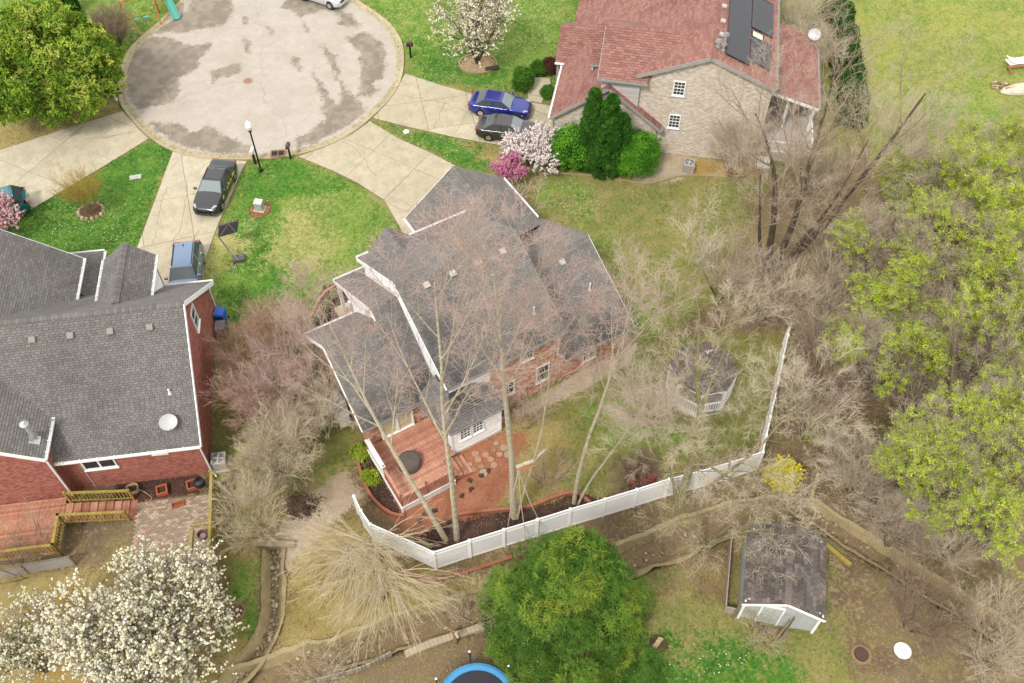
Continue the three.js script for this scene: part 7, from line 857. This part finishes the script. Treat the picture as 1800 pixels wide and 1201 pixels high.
// arborvitae screen right of the tan house
[[1460, 22, 3.4], [1470, 62, 3.2], [1478, 100, 3], [1486, 135, 2.8], [1491, 165, 2.8], [1495, 205, 2.6]].forEach(([px, py, h], i) => { const b = [[26.86, -69.71], [26.74, -66.48], [26.52, -63.71], [26.24, -61.2], [25.95, -58.86], [25.64, -56.48]][i], labs = ['dark green screen conifer nearest the top edge, right of the tan house', 'second screen conifer from the top, right of the tan house', 'third screen conifer from the top, right of the tan house', 'fourth screen conifer from the top, right of the tan house', 'fifth screen conifer from the top, right of the tan house', 'lowest screen conifer in the row right of the tan house porch'], T = bush('arborvitae', labs[i], 'tree', b, 'conifer screen right of the tan house'); mesh('trunk', new Geo().cyl(0, -.1, 0, .1, .03, h * .9, 7), barks.dark, T); crown(T, 'foliage', { c: [0, .05, 0], r: [.95, h, .95], cone: x => Math.pow(1 - x, .6), lumps: 150, per: 10, lumpR: .26, geo: LG.fan, s: .9, lift: .9, mat: LM.needle, seed: 50 + i, cols: [C(58, 110, 36), C(44, 86, 28), C(80, 130, 44)] }); });
// big juniper at the bottom
{ const T = bush('juniper_tree', 'large feathery green juniper in front of the white fence at the bottom', 'tree', [2.7, -16.63]); mesh('trunk', new Geo().tube([[0, -.2, 0], [.1, 3, 0], [0, 7.5, .1]], [.26, .18, .05], 8), barks.dark, T); const lb = new Geo(); for (let k = 0; k < 40; k++) { const a = k * 2.4, y = .6 + k * .17, q = 3.6 * (1 - y / 9); lb.tube([[0, y, 0], [Math.cos(a) * q * .5, y + .5, Math.sin(a) * q * .5], [Math.cos(a) * q, y + 1, Math.sin(a) * q]], [.07, .05, .015], 4, false); } mesh('limbs', lb, barks.dark, T); crown(T, 'foliage', { c: [0, .3, 0], r: [4.4, 9.6, 4.2], cone: (h, a) => Math.pow(1 - h, .72) * (.82 + .34 * Math.sin(a * 3 + h * 9) * Math.sin(a * 5 - h * 14)), pow: 1.15, lumps: 190, per: 78, lumpR: .74, geo: LG.feather, s: .6, lift: .7, mat: LM.needle, seed: 61, cols: [C(110, 148, 56), C(90, 128, 46), C(126, 160, 62), C(160, 176, 66), C(74, 112, 40), C(98, 136, 52), C(84, 122, 48)] }); }

// blossom trees
const white = [C(255, 250, 222), C(250, 244, 204), C(255, 253, 236), C(246, 242, 190)];
tree({ name: 'blossom_tree', label: 'white blossom tree in the round gravel bed near the top edge', base: [-2.78, -63.41], seed: 71, stems: [[0, 0, 6.2, .16], [.25, .1, 5.4, .1], [-.25, .05, 5.4, .1], [.05, -.3, 5.2, .09], [-.1, .32, 5, .09]], n: [11, 6, 3], start: [.2, .2, .2], ang: [.75, .7, .7], ratio: [.5, .45, .5], sprays: 1, spray: .6, twig: 'dark', bark: 'dark', leaf: LG.puff, leafM: LM.petal, leafN: 6.5, leafS: .78, leafName: 'blossom', cols: white, leafSkip: .25 });
tree({ name: 'blossom_tree', label: 'large white blossom tree in the lower left corner garden', base: [-16.85, -16.1], seed: 73, stems: [[0, 0, 6.8, .2], [.25, .2, 5.8, .13], [-.28, .1, 5.8, .13], [.12, -.4, 5.8, .12], [-.1, .42, 5.4, .12], [.35, -.15, 5.2, .1]], n: [12, 7, 4], start: [.18, .2, .2], ang: [.8, .75, .7], ratio: [.52, .48, .5], trop: [.0, .02, .02, .02], sprays: 1, spray: .6, twig: 'dark', bark: 'dark', leaf: LG.puff, leafM: LM.petal, leafN: 7, leafS: .82, leafName: 'blossom', cols: white, leafSkip: .05 });
tree({ name: 'blossom_tree', label: 'smaller pale blossom tree at the left edge of the lower left garden', base: [-23.02, -15.35], seed: 75, stems: [[0, 0, 4.6, .12], [.4, .2, 4, .08], [-.3, .2, 4, .08], [.2, -.4, 4, .08]], n: [9, 6, 3], start: [.25, .2, .2], ratio: [.5, .48, .5], sprays: 1, spray: .55, twig: 'dark', bark: 'dark', leaf: LG.puff, leafM: LM.petal, leafN: 5.5, leafS: .75, leafName: 'blossom', cols: [C(252, 248, 224), C(244, 242, 206), C(236, 236, 196)], leafSkip: .15 });
tree({ name: 'blossom_shrub', label: 'arching white blossom shrub beside the dark brown car', cat: 'shrub', base: [1.4, -51.5], seed: 77, stems: stemsUp(12, 2.2, .15, .8, 3, .035), n: [7, 4], start: [.3, .2], ang: [.7, .7], ratio: [.5, .5], trop: [-.03, -.08, -.05], sprays: 2, spray: .4, twig: 'grey', bark: 'grey', leaf: LG.puff, leafM: LM.petal, leafN: 6, leafS: .8, leafName: 'blossom', cols: [C(255, 244, 240), C(250, 232, 230), C(255, 252, 250)] });
tree({ name: 'blossom_shrub', label: 'magenta pink blossom shrub above the garage roof of the middle house', cat: 'shrub', base: [-0.08, -49.46], seed: 79, stems: stemsUp(10, 2.0, .12, .85, 5, .03), n: [6, 4], start: [.35, .2], ang: [.7, .7], ratio: [.45, .5], sprays: 2, spray: .35, twig: 'red', bark: 'grey', leaf: LG.puff, leafM: LM.petal, leafN: 3.4, leafS: .8, leafName: 'blossom', cols: [C(224, 130, 184), C(208, 104, 160), C(234, 160, 196), C(214, 140, 156)] });
tree({ name: 'blossom_shrub', label: 'pale pink blossom shrub at the left edge above the left house roof', cat: 'shrub', base: [-34.4, -44.79], seed: 81, stems: stemsUp(9, 2.2, .1, .8, 6, .025), n: [6, 4], start: [.35, .2], ratio: [.45, .5], sprays: 2, spray: .35, twig: 'red', bark: 'grey', leaf: LG.puff, leafM: LM.petal, leafN: 4.5, leafS: .8, leafName: 'blossom', cols: [C(244, 200, 210), C(236, 176, 190), C(250, 224, 226)] });
tree({ name: 'forsythia', label: 'bright yellow forsythia bush at the fence corner', cat: 'shrub', base: [14.77, -25.4], seed: 83, stems: stemsUp(14, 1.05, .12, .9, 7, .02), n: [6, 4], start: [.25, .2], ratio: [.5, .5], sprays: 2, spray: .3, twig: 'gold', bark: 'grey', leaf: LG.puff, leafM: LM.petal, leafN: 6, leafS: .9, leafName: 'blossom', cols: [C(238, 224, 50), C(228, 212, 36), C(244, 232, 84)] });
tree({ name: 'twig_clump', label: 'golden green upright twig clump inside the stone ring on the left lawn', cat: 'shrub', base: [-29.11, -46.6], seed: 85, stems: stemsUp(40, 2.6, .25, .45, 8, .016), n: [5], start: [.4], ang: [.4], ratio: [.4], sprays: 2, spray: .6, wand: 1, twig: 'gold', bark: 'moss', limbM: twigM.gold });
tree({ name: 'bare_shrub', label: 'round bare brown shrub below the swing set', cat: 'shrub', base: [-32.37, -66.01], seed: 87, stems: stemsUp(36, 2.3, .25, .75, 9, .018), n: [5, 3], start: [.3, .2], ratio: [.45, .5], sprays: 2, spray: .5, twig: 'dark', bark: 'dark' });
tree({ label: 'spreading bare tree with green buds touching the top left corner of the tan house', base: [6.71, -69.71], seed: 89, stems: [[-.3, .2, 4.6, .09], [.2, .1, 4.6, .09], [-.1, -.3, 4.4, .08], [-.6, .1, 4.2, .07]], n: [7, 5], sprays: 2, spray: .8, twig: 'olive', bark: 'dark' });

// ---- tall birches in the back garden of the middle house
tree({ name: 'birch_tree', label: 'tall forked pale birch growing through the red terrace below the deck', base: [-3.17, -21.98], seed: 91, stems: [[.0, -.02, 21, .17, .25, 0], [-.34, -.22, 15, .16, -.3, .05]], n: [8, 5, 3], start: [.45, .25, .2], ang: [.6, .65, .7], ratio: [.36, .46, .5], trop: [.012, .05, .04, .03], wob: .1, sprays: 2, spray: .8, twig: 'pink', bark: 'birch' });
tree({ name: 'birch_tree', label: 'thick pale birch trunk in front of the brick back wall of the middle house', base: [0.12, -23.31], seed: 93, stems: [[-.015, .02, 21, .21], [.1, -.02, 17, .08, .15, .1]], n: [8, 5, 3], start: [.55, .25, .2], ang: [.55, .65, .7], ratio: [.33, .46, .5], trop: [.012, .06, .04, .03], wob: .07, sprays: 2, spray: .8, twig: 'pink', bark: 'birch' });
{ const [x, z] = [0.12, -23.31], t = thing('broken_branch', 'broken branch stub with orange torn end hanging on the thick birch trunk', 'branch', [x + .1, 5.6, z]); mesh('stub', new Geo().tube([[0, 0, .2], [.8, .25, 0], [1.4, 1.0, -.2]], [.13, .1, .05], 7), barks.birch, t); mesh('torn_wood', new Geo().tube([[.15, -.13, .25], [.9, .1, .16]], [.06, .05], 6), M(C(214, 130, 74), .85), t); for (const [a, b] of [[-.3, .4], [.3, .7], [.9, .3]]) mesh('hanging_twig', new Geo().tube([[.1, -.1, .3], [a * .7, -2.2, .8], [a * 1.6, -4.6, 1 + b]], [.04, .03, .015], 5), barks.birch, t); }
tree({ name: 'birch_tree', label: 'slender pale birch right of the thick one, fanning out above the roof', base: [3.37, -24.13], seed: 95, stems: [[.0, .02, 18, .13], [.12, .02, 12, .08, .2, .1]], n: [8, 4, 3], start: [.62, .25, .2], ang: [.5, .65, .7], ratio: [.32, .46, .5], trop: [.012, .07, .04, .03], wob: .08, sprays: 1, spray: .8, twig: 'pink', bark: 'birch' });
tree({ name: 'birch_sapling', label: 'thin white birch sapling in the lawn left of the gazebo', base: [4.59, -30.37], seed: 97, stems: [[0, 0, 5.5, .06]], n: [8, 4], start: [.4, .2], ratio: [.35, .5], sprays: 2, spray: .6, twig: 'pink', bark: 'birch' });
// ---- big bare trees on the right
tree({ label: 'large bare tree with several dark trunks right of the tan house', base: [17.07, -41.1], seed: 101, stems: [[-.1, .0, 14, .26, -.3, 0], [.12, -.1, 14.5, .24, 0, -.2], [.6, -.05, 14.5, .26, .3, .1], [.3, .12, 12, .16, .2, .3], [-.3, .1, 12, .16, -.4, .1]], n: [9, 5, 4], start: [.35, .25, .2], ang: [.75, .7, .7], ratio: [.44, .46, .5], trop: [.02, .03, .03, .03], wob: .2, sprays: 1, spray: .8, twig: 'grey', bark: 'dark', limbM: twigM.dark });
tree({ label: 'bare mossy tree forking in front of the gazebo', base: [9.14, -24], seed: 103, stems: [[.02, .02, 14.5, .24], [-.16, -.12, 11, .12, -.1, 0], [.2, .1, 11, .13, .1, 0]], n: [9, 6, 3], start: [.32, .25, .2], ang: [.95, .7, .7], ratio: [.44, .46, .5], trop: [.01, .015, .02, .02], wob: .26, sprays: 2, spray: .7, twig: 'tan', bark: 'moss' });
tree({ label: 'spreading bare tree between the white fence and the shed', base: [10.4, -21.98], seed: 105, stems: [[.3, .15, 6.5, .13], [-.3, .2, 5.5, .1], [.4, -.1, 6, .1]], n: [7, 5, 3], start: [.25, .25, .2], ang: [.95, .7, .7], ratio: [.46, .46, .5], trop: [.0, .0, .01, .01], wob: .28, sprays: 1, spray: .7, twig: 'tan', bark: 'moss' });
// ---- bare brush and shrubs
const brush = [
  ['bare tan shrub against the right wall of the left house', [-15.74, -32.87], 3.2, 'red', 201], ['bare pinkish shrub halfway along the side yard by the left house', [-14.98, -29.87], 3.4, 'red', 203], ['large bare tan shrub in the middle of the side yard', [-13.47, -29.23], 4.2, 'pink', 205], ['bare shrub beside the air conditioner of the left house', [-13, -25.75], 3.4, 'straw', 207], ['bare pink twigged shrub touching the left wing of the middle house', [-12.39, -32.16], 4.6, 'pink', 209], ['bare shrub below the side yard at the gravel path', [-12.69, -26.22], 4, 'tan', 211], ['bare twiggy shrub beside the chimney chase', [-10.88, -28.27], 3.6, 'tan', 213], ['bare shrub along the wire fence near the paver patio', [-13.48, -22.41], 3.2, 'straw', 215], ['bare pinkish shrub near the front corner of the middle house left wing', [-13.96, -34.72], 3.8, 'red', 217],
  ['bare grey shrub behind the gazebo to the right', [15.38, -37.06], 4.6, 'grey', 221], ['bare brushy shrub left of the big dark trunks', [13.31, -38.94], 5, 'grey', 223], ['bare brush at the end of the white fence', [18.25, -35.25], 5, 'grey', 225], ['bare brush right of the white fence side', [18.1, -31.01], 4.6, 'dark', 227], ['bare tangled brush outside the fence above the forsythia', [16.89, -28.27], 4, 'grey', 229], ['bare brush right of the dark trunks at the wood edge', [20.46, -40.9], 5, 'grey', 231], ['bare thicket at the edge of the upper right lawn', [28.62, -50.77], 5.5, 'tan', 233], ['bare olive twigged thicket at the right edge lawn', [34.01, -49.7], 6, 'olive', 235], ['bare vine like shrub beside the tan house porch', [23.6, -62.81], 4.2, 'tan', 237], ['bare shrub behind the tan house porch roof', [23.1, -66.24], 4, 'tan', 239], ['bare shrub below the tan house porch deck', [20.92, -48.99], 3.6, 'grey', 241],
  ['bare shrub in the bed under the tan brick wall', [15.84, -50.05], 4.5, 'grey', 243], ['bare dark twig mound on the gravel path bed', [-11.27, -23.93], 1.4, 'dark', 245], ['bare brush over the storm channel beside the juniper', [-2.01, -18.03], 2.6, 'tan', 247], ['bare bush at the storm channel bend below the trampoline log edging', [-9.06, -14.77], 2.2, 'tan', 249], ['bare shrub between shed and right storm channel', [19.87, -17.29], 4, 'dark', 251], ['bare shrub in front of the shed at its left', [12.12, -16.72], 1.6, 'straw', 253], ['bare shrub against the back wall right of the bump-out', [0.82, -29.23], 2.4, 'pink', 255], ['bare shrub by the fence near the red maple mound', [1.88, -25.32], 2.6, 'pink', 257], ['bare twiggy shrub in the back lawn beside the gazebo ramp', [7.55, -29.23], 3.4, 'tan', 259], ['bare brush on the far bank of the right storm channel', [22.27, -20.79], 3.6, 'tan', 261], ['bare shrub below the left deck lattice fence', [-25.79, -20.4], 2.6, 'dark', 263], ['bare brush under the leaning thick trunk', [23.25, -30.21], 4, 'grey', 267], ['bare brush in the middle of the wood', [24.37, -27.14], 4, 'tan', 269], ['bare brush at the lower edge of the wood', [18.6, -24.27], 3.4, 'grey', 271], ['bare brush beside the stone pile above the channel bend', [18.05, -26.04], 3.2, 'tan', 273], ['bare thicket near the right edge in the wood', [28.47, -27.89], 4, 'grey', 275], ['bare thicket in the upper wood below the lawn', [31.04, -47.84], 5, 'olive', 277], ['bare brush in leaf litter at the lower right corner', [23.12, -15.87], 3.2, 'tan', 279], ['bare brush just right of the fence end', [20.39, -37.06], 4.4, 'grey', 281], ['bare brush on the litter between fence and sapling', [18.95, -33.51], 3.6, 'tan', 283],
  ['bare sapling standing on the left house deck corner', [-25.54, -22.02], 2.4, 'grey', 265],
];
brush.forEach(([lab, b, h, tw, s]) => { const big = h > 3; tree({ name: 'bare_shrub', label: lab, cat: 'shrub', base: b, seed: s, stems: stemsUp(big ? 9 : 8, h * .8, .25, big ? .62 : .75, s + 1, big ? .035 : .025), n: big ? [6, 3] : [5, 3], start: [.2, .2], ang: [.55, .5], ratio: [.45, .5], trop: [.01, .02, .02], wand: 1, sprays: big ? 2 : 1, spray: big ? .95 : .5, twig: tw, bark: ['dark', 'grey'].includes(tw) ? 'dark' : 'grey', limbM: twigM[tw], group: 'bare shrubs and brush' }); });
// weeping pair outside the fence
[[-6.77, -20.79, 3.3, 301, 'upper weeping bare tree outside the white fence corner'], [-6.59, -18.71, 3.4, 303, 'lower weeping bare tree fanning over the straw bank'], [-8.23, -20, 2.8, 305, 'left weeping bare tree beside the storm channel']].forEach(([x, z, h, s, lab]) => tree({ name: 'weeping_tree', label: lab, base: [x, z], seed: s, stems: [[.02, 0, h, .14]], front: 1, n: [26, 4], start: [.6, .15], ang: [1.25, .4], ratio: [1.15, .6], trop: [0, -.11, -.07, -.05], wob: .24, sprays: 2, spray: .8, wand: 1, twig: 'straw', bark: 'grey', limbM: twigM.straw, group: 'weeping trees outside the fence' }));
// red laceleaf mound inside the fence
{ const T = tree({ name: 'maple_mound', label: 'low dark mound of twisted branches with dull red leaves inside the fence', cat: 'shrub', base: [6.87, -25.61], seed: 311, stems: stemsUp(10, 1.5, .1, 1.1, 12, .04), n: [7, 4], start: [.3, .2], trop: [-.05, -.1, -.1], ratio: [.5, .5], sprays: 2, spray: .4, twig: 'dark', bark: 'dark' }); crown(T, 'leaves', { c: [.25, .35, .2], r: [.8, .35, .55], lumps: 34, per: 9, lumpR: .2, geo: LG.small, seed: 312, cols: [C(178, 96, 92), C(150, 76, 74), C(190, 116, 104)] }); }
// ---- young leafed trees of the wood on the right
const lime = [C(214, 236, 70), C(196, 222, 58), C(228, 242, 92), C(178, 206, 52), C(220, 236, 80)];
[
  [[21.6, -26.95], [[.5, -.3, 11, .34], [.9, -.1, 10, .26, .3, 0]], 'leaning thick trunked tree with lime green new leaves in the middle of the wood', 321, 1],
  [[21.64, -37.06], [[.1, 0, 8, .16], [-.2, .1, 7.5, .13], [.3, -.1, 8, .13]], 'lime green budding tree right of the big dark trunks', 323, 1.1],
  [[24.8, -38.94], [[.05, 0, 9, .18], [.3, .1, 8, .14], [-.25, -.1, 8, .14]], 'fuller lime green tree at the upper wood edge', 325, 1.3],
  [[27.53, -40.9], [[0, 0, 8.5, .17], [.25, .15, 8, .13], [-.25, 0, 7.5, .13]], 'lime green tree behind the fuller one below the upper right lawn', 327, 1.2],
  [[29.69, -37.06], [[.1, 0, 9, .18], [-.3, .1, 8, .15], [.3, 0, 8.5, .14]], 'lime green tree near the right edge at mid height', 329, 1.2],
  [[26.81, -31.01], [[.1, 0, 7.5, .17], [-.35, .1, 7, .13], [.3, -.2, 7, .13]], 'lime green tree at the right edge above the storm channel', 331, 1.2],
  [[22.13, -23.59], [[.1, 0, 6, .13], [-.35, .1, 5.5, .1], [.4, 0, 5.5, .1]], 'low lime green tree beside the right storm channel', 333, 1.1],
  [[24.6, -21.59], [[0, 0, 6.5, .14], [-.3, 0, 6, .1], [.3, .1, 6, .1]], 'lime green tree above the right storm channel near the lower right', 335, 1.2],
  [[21.21, -31.42], [[-.1, 0, 5.5, .11], [.35, 0, 5, .09], [-.4, .1, 5, .09]], 'small lime green tree left of the leaning trunk', 337, .9],
  [[27.19, -24.97], [[0, 0, 7, .14], [-.35, .1, 6, .11], [.2, -.2, 6, .11]], 'lime green tree cut by the right edge above the channel end', 339, 1.1],
  [[32.82, -43.46], [[0, 0, 8, .16], [-.3, .1, 7, .12], [.3, 0, 7, .12]], 'lime green tree at the right edge below the lawn', 341, 1],
  [[22.36, -34.81], [[0, 0, 6.5, .12], [.3, .1, 6, .1], [-.3, 0, 6, .1]], 'lime green tree between the leaning trunk and the upper wood', 345, 1],
  [[26.32, -35.25], [[0, 0, 7.5, .14], [.3, .1, 7, .12], [-.3, 0, 7, .12]], 'lime green tree just above the leaning thick trunk', 347, 1.1],
  [[30.62, -45.06], [[0, 0, 7.5, .14], [.3, .1, 7, .12], [-.3, 0, 7, .12]], 'lime green tree at the top of the wood below the right lawn', 349, 1],
  [[25.32, -43.99], [[0, 0, 6.5, .12], [.3, .1, 6, .1], [-.3, 0, 6, .1]], 'lime green tree nearest the big dark trunks at the wood top', 351, 1],
  [[30.66, -33.51], [[0, 0, 7.5, .14], [.3, .1, 7, .12], [-.4, 0, 7, .12]], 'lime green tree leaning in from the right edge', 353, 1.1],
  [[19.8, -21.59], [[0, 0, 3.6, .08], [.4, .1, 3.4, .06], [-.4, 0, 3.4, .06]], 'low lime green bush hanging over the right storm channel', 355, 1],
  [[20.77, -24.27], [[0, 0, 6, .12], [.3, .1, 5.5, .1], [-.3, 0, 5.5, .1]], 'lime green tree rising in front of the leaning thick trunk', 357, .9],
  [[23.7, -25.32], [[0, 0, 7, .12], [.3, .1, 6.5, .1], [-.3, 0, 6.5, .1]], 'lime green tree in the gap of the lower wood', 359, 1],
  [[26.98, -26.77], [[0, 0, 7.5, .12], [.3, .1, 7, .1], [-.3, 0, 7, .1]], 'lime green tree filling the wood near the right edge', 361, 1],
  [[23.9, -31.42], [[0, 0, 6.5, .12], [.3, .1, 6, .1], [-.3, 0, 6, .1]], 'lime green tree directly behind the leaning thick trunk', 363, .9],
  [[19.8, -32.66], [[0, 0, 4.6, .08], [.3, 0, 4, .06], [-.3, .1, 4, .06]], 'small sparse lime green sapling right of the fence side', 343, .5],
].forEach(([b, st, lab, s, k]) => tree({ name: 'budding_tree', label: lab, base: b, seed: s, stems: st, n: [8, 5, 4], start: [.3, .25, .2], ang: [.75, .7, .7], ratio: [.46, .48, .5], trop: [.015, .03, .02, .02], sprays: 1, spray: .7, twig: 'grey', bark: 'dark', limbBark: 'grey', leaf: LG.bud, leafM: leafM({ transmission: .3, thickness: 0, roughness: 1 }), leafN: (b[1] > -31 ? 5 : 5.6) * k, leafS: b[1] > -31 ? .55 : .62, cols: lime, clump: b[1] > -31 ? .505 : .44, group: 'budding trees of the wood' }));
// small green plants in beds
[[-11.31, -38.94, 'upper grey green cushion plant in the front flower bed'], [-11.67, -37.99, 'middle grey green cushion plant in the front flower bed'], [-11.94, -36.97, 'lower grey green cushion plant in the front flower bed']].forEach(([x, z, lab], i) => { const T = bush('cushion_plant', lab, 'plant', [x, z], 'cushion plants in the front flower bed'); mesh('stems', new Geo().cyl(0, -.05, 0, .05, .03, .2, 6), barks.moss, T); crown(T, 'leaves', { c: [0, .15, 0], r: [.28, .18, .28], lumps: 26, per: 8, lumpR: .1, geo: LG.small, s: .7, seed: 401 + i, cols: [C(170, 178, 110), C(150, 162, 92), C(188, 190, 130)] }); });
[[-7.81, -25.61, 'bright lime plant in the mulch bed left of the deck'], [-8.56, -27.14, 'yellow green shrub at the top of the mulch bed by the deck'], [17.28, -28.27, 'small green shrub in the leaf litter above the forsythia']].forEach(([x, z, lab], i) => { const T = bush('green_plant', lab, 'plant', [x, z]); mesh('stems', new Geo().cyl(0, -.05, 0, .04, .02, .25, 6), barks.moss, T); crown(T, 'leaves', { c: [0, .25, 0], r: [.45, .3, .4], lumps: 26, per: 8, lumpR: .14, geo: LG.small, s: .9, seed: 411 + i, cols: [C(170, 190, 60), C(150, 176, 50), C(196, 206, 84)] }); });
// ---- ground cover: grass tufts, leaf litter, petals
{
  const r = rngOf(77), tufts = [], leaves = [], petals = [], inRoad = (x, z) => z < -44 && inPoly(roadEdge, x, z);
  const blocked = [[[-24.82, -52.8], [-19.22, -51.74], [-20.11, -45.06], [-20, -39.91], [-23.59, -38.47], [-25.06, -42.94]], [[-15.58, -52.24], [-10.73, -56.21], [-4.11, -51.25], [-6.14, -43.99], [-7.77, -45.33], [-10.9, -49.4]], [[-10.51, -56.61], [-8.48, -62.07], [3.02, -56.81], [3.26, -53.11], [-4.22, -54.38]], [[-41.71, -50.77], [-29.67, -57.42], [-26.92, -54.25], [-34.26, -45.77], [-36.45, -42.94]]];
  for (let k = 0; k < 420000 && tufts.length < 150000; k++) { const z = -8 - 68 * Math.pow(r(), .9), x = (r() * 2 - 1) * (14 + -z * .46), t = texel(x, z); if (t < 0) continue; const turf = turfMap[t]; if (r() > turf || inRoad(x, z) || blocked.some(p => inPoly(p, x, z))) continue; if (drains.some(d => x > d.bb[0] && x < d.bb[1] && z > d.bb[2] && z < d.bb[3] && nearPath(d.path, x, z) < d.hw - .22 + .3 * vn(x * 1.5, z * 1.5, 8))) continue; const c = [0, 1, 2].map(i => toLin(groundRGB[t * 4 + i])); tufts.push({ p: [x, (channelY(x, z) ?? land(x, z)) - .02, z], s: .6 + .9 * r(), a: r() * 6.28, dir: [(r() - .5) * .7, 1, (r() - .5) * .7], c: vary([c[0] * 1.2, c[1] * 1.24, c[2] * 1.05], r, .28) }); }
  instances('grass', LG.tuft, leafM({ roughness: .9 }), tufts, scene); const G = scene.children[scene.children.length - 1]; tag(G, 'short mixed green and straw coloured grass over the lawns', 'grass');
  const lg = new Geo().tri([-.05, 0, 0], [.05, .015, .03], [.05, .03, -.02]).tri([-.05, 0, 0], [.05, .03, -.02], [0, .01, -.05]), PLs = [C(176, 142, 108), C(156, 122, 92), C(190, 160, 124), C(138, 106, 82), C(196, 170, 134)];
  for (let k = 0; k < 200000 && leaves.length < 70000; k++) { const z = -8 - 42 * r(), x = (r() * 2 - 1) * (14 + -z * .46), t = texel(x, z); if (t < 0 || r() < turfMap[t] * .93 || inRoad(x, z)) continue; if (blocked.some(p => inPoly(p, x, z))) continue; leaves.push({ p: [x, channelY(x, z) ?? land(x, z) + .01, z], s: .3 + .6 * r(), a: r() * 6.28, dir: [(r() - .5) * 1.1, 1, (r() - .5) * 1.1], c: vary(add(mul(PLs[Math.floor(r() * 5)], .45), mul([0, 1, 2].map(i => toLin(groundRGB[t * 4 + i])), .75)), r, .2) }); }
  instances('leaf_litter', lg, leafM({ roughness: .95 }), leaves, scene); tag(scene.children[scene.children.length - 1], 'dry brown leaves scattered over soil and wood floor', 'leaf litter');
  const spots = [[-29.07, -45.06, 5.5, 3.5, 260], [9.68, -15.31, 5, 2, 90], [-2.31, -65.08, 5, 4, 160], [4, -48.41, 5, 3, 150], [-18.68, -17.05, 6, 4, 400], [-16.11, -43.99, 6, 5, 120], [-4.17, -52.92, 5, 2, 80]]; for (const [cx, cz, rx, rz, n] of spots) for (let k = 0; k < n; k++) { const x = cx + (r() + r() - 1) * rx, z = cz + (r() + r() - 1) * rz; if (inRoad(x, z)) continue; petals.push({ p: [x, land(x, z) + .05, z], s: .35 + .5 * r(), a: r() * 6.28, dir: [(r() - .5) * .6, 1, (r() - .5) * .6], c: white[Math.floor(r() * 4)] }); }
  instances('fallen_petals', lg, LM.petal, petals, scene); tag(scene.children[scene.children.length - 1], 'white petals scattered on the lawns', 'petals');
}

renderer.render(scene, camera);
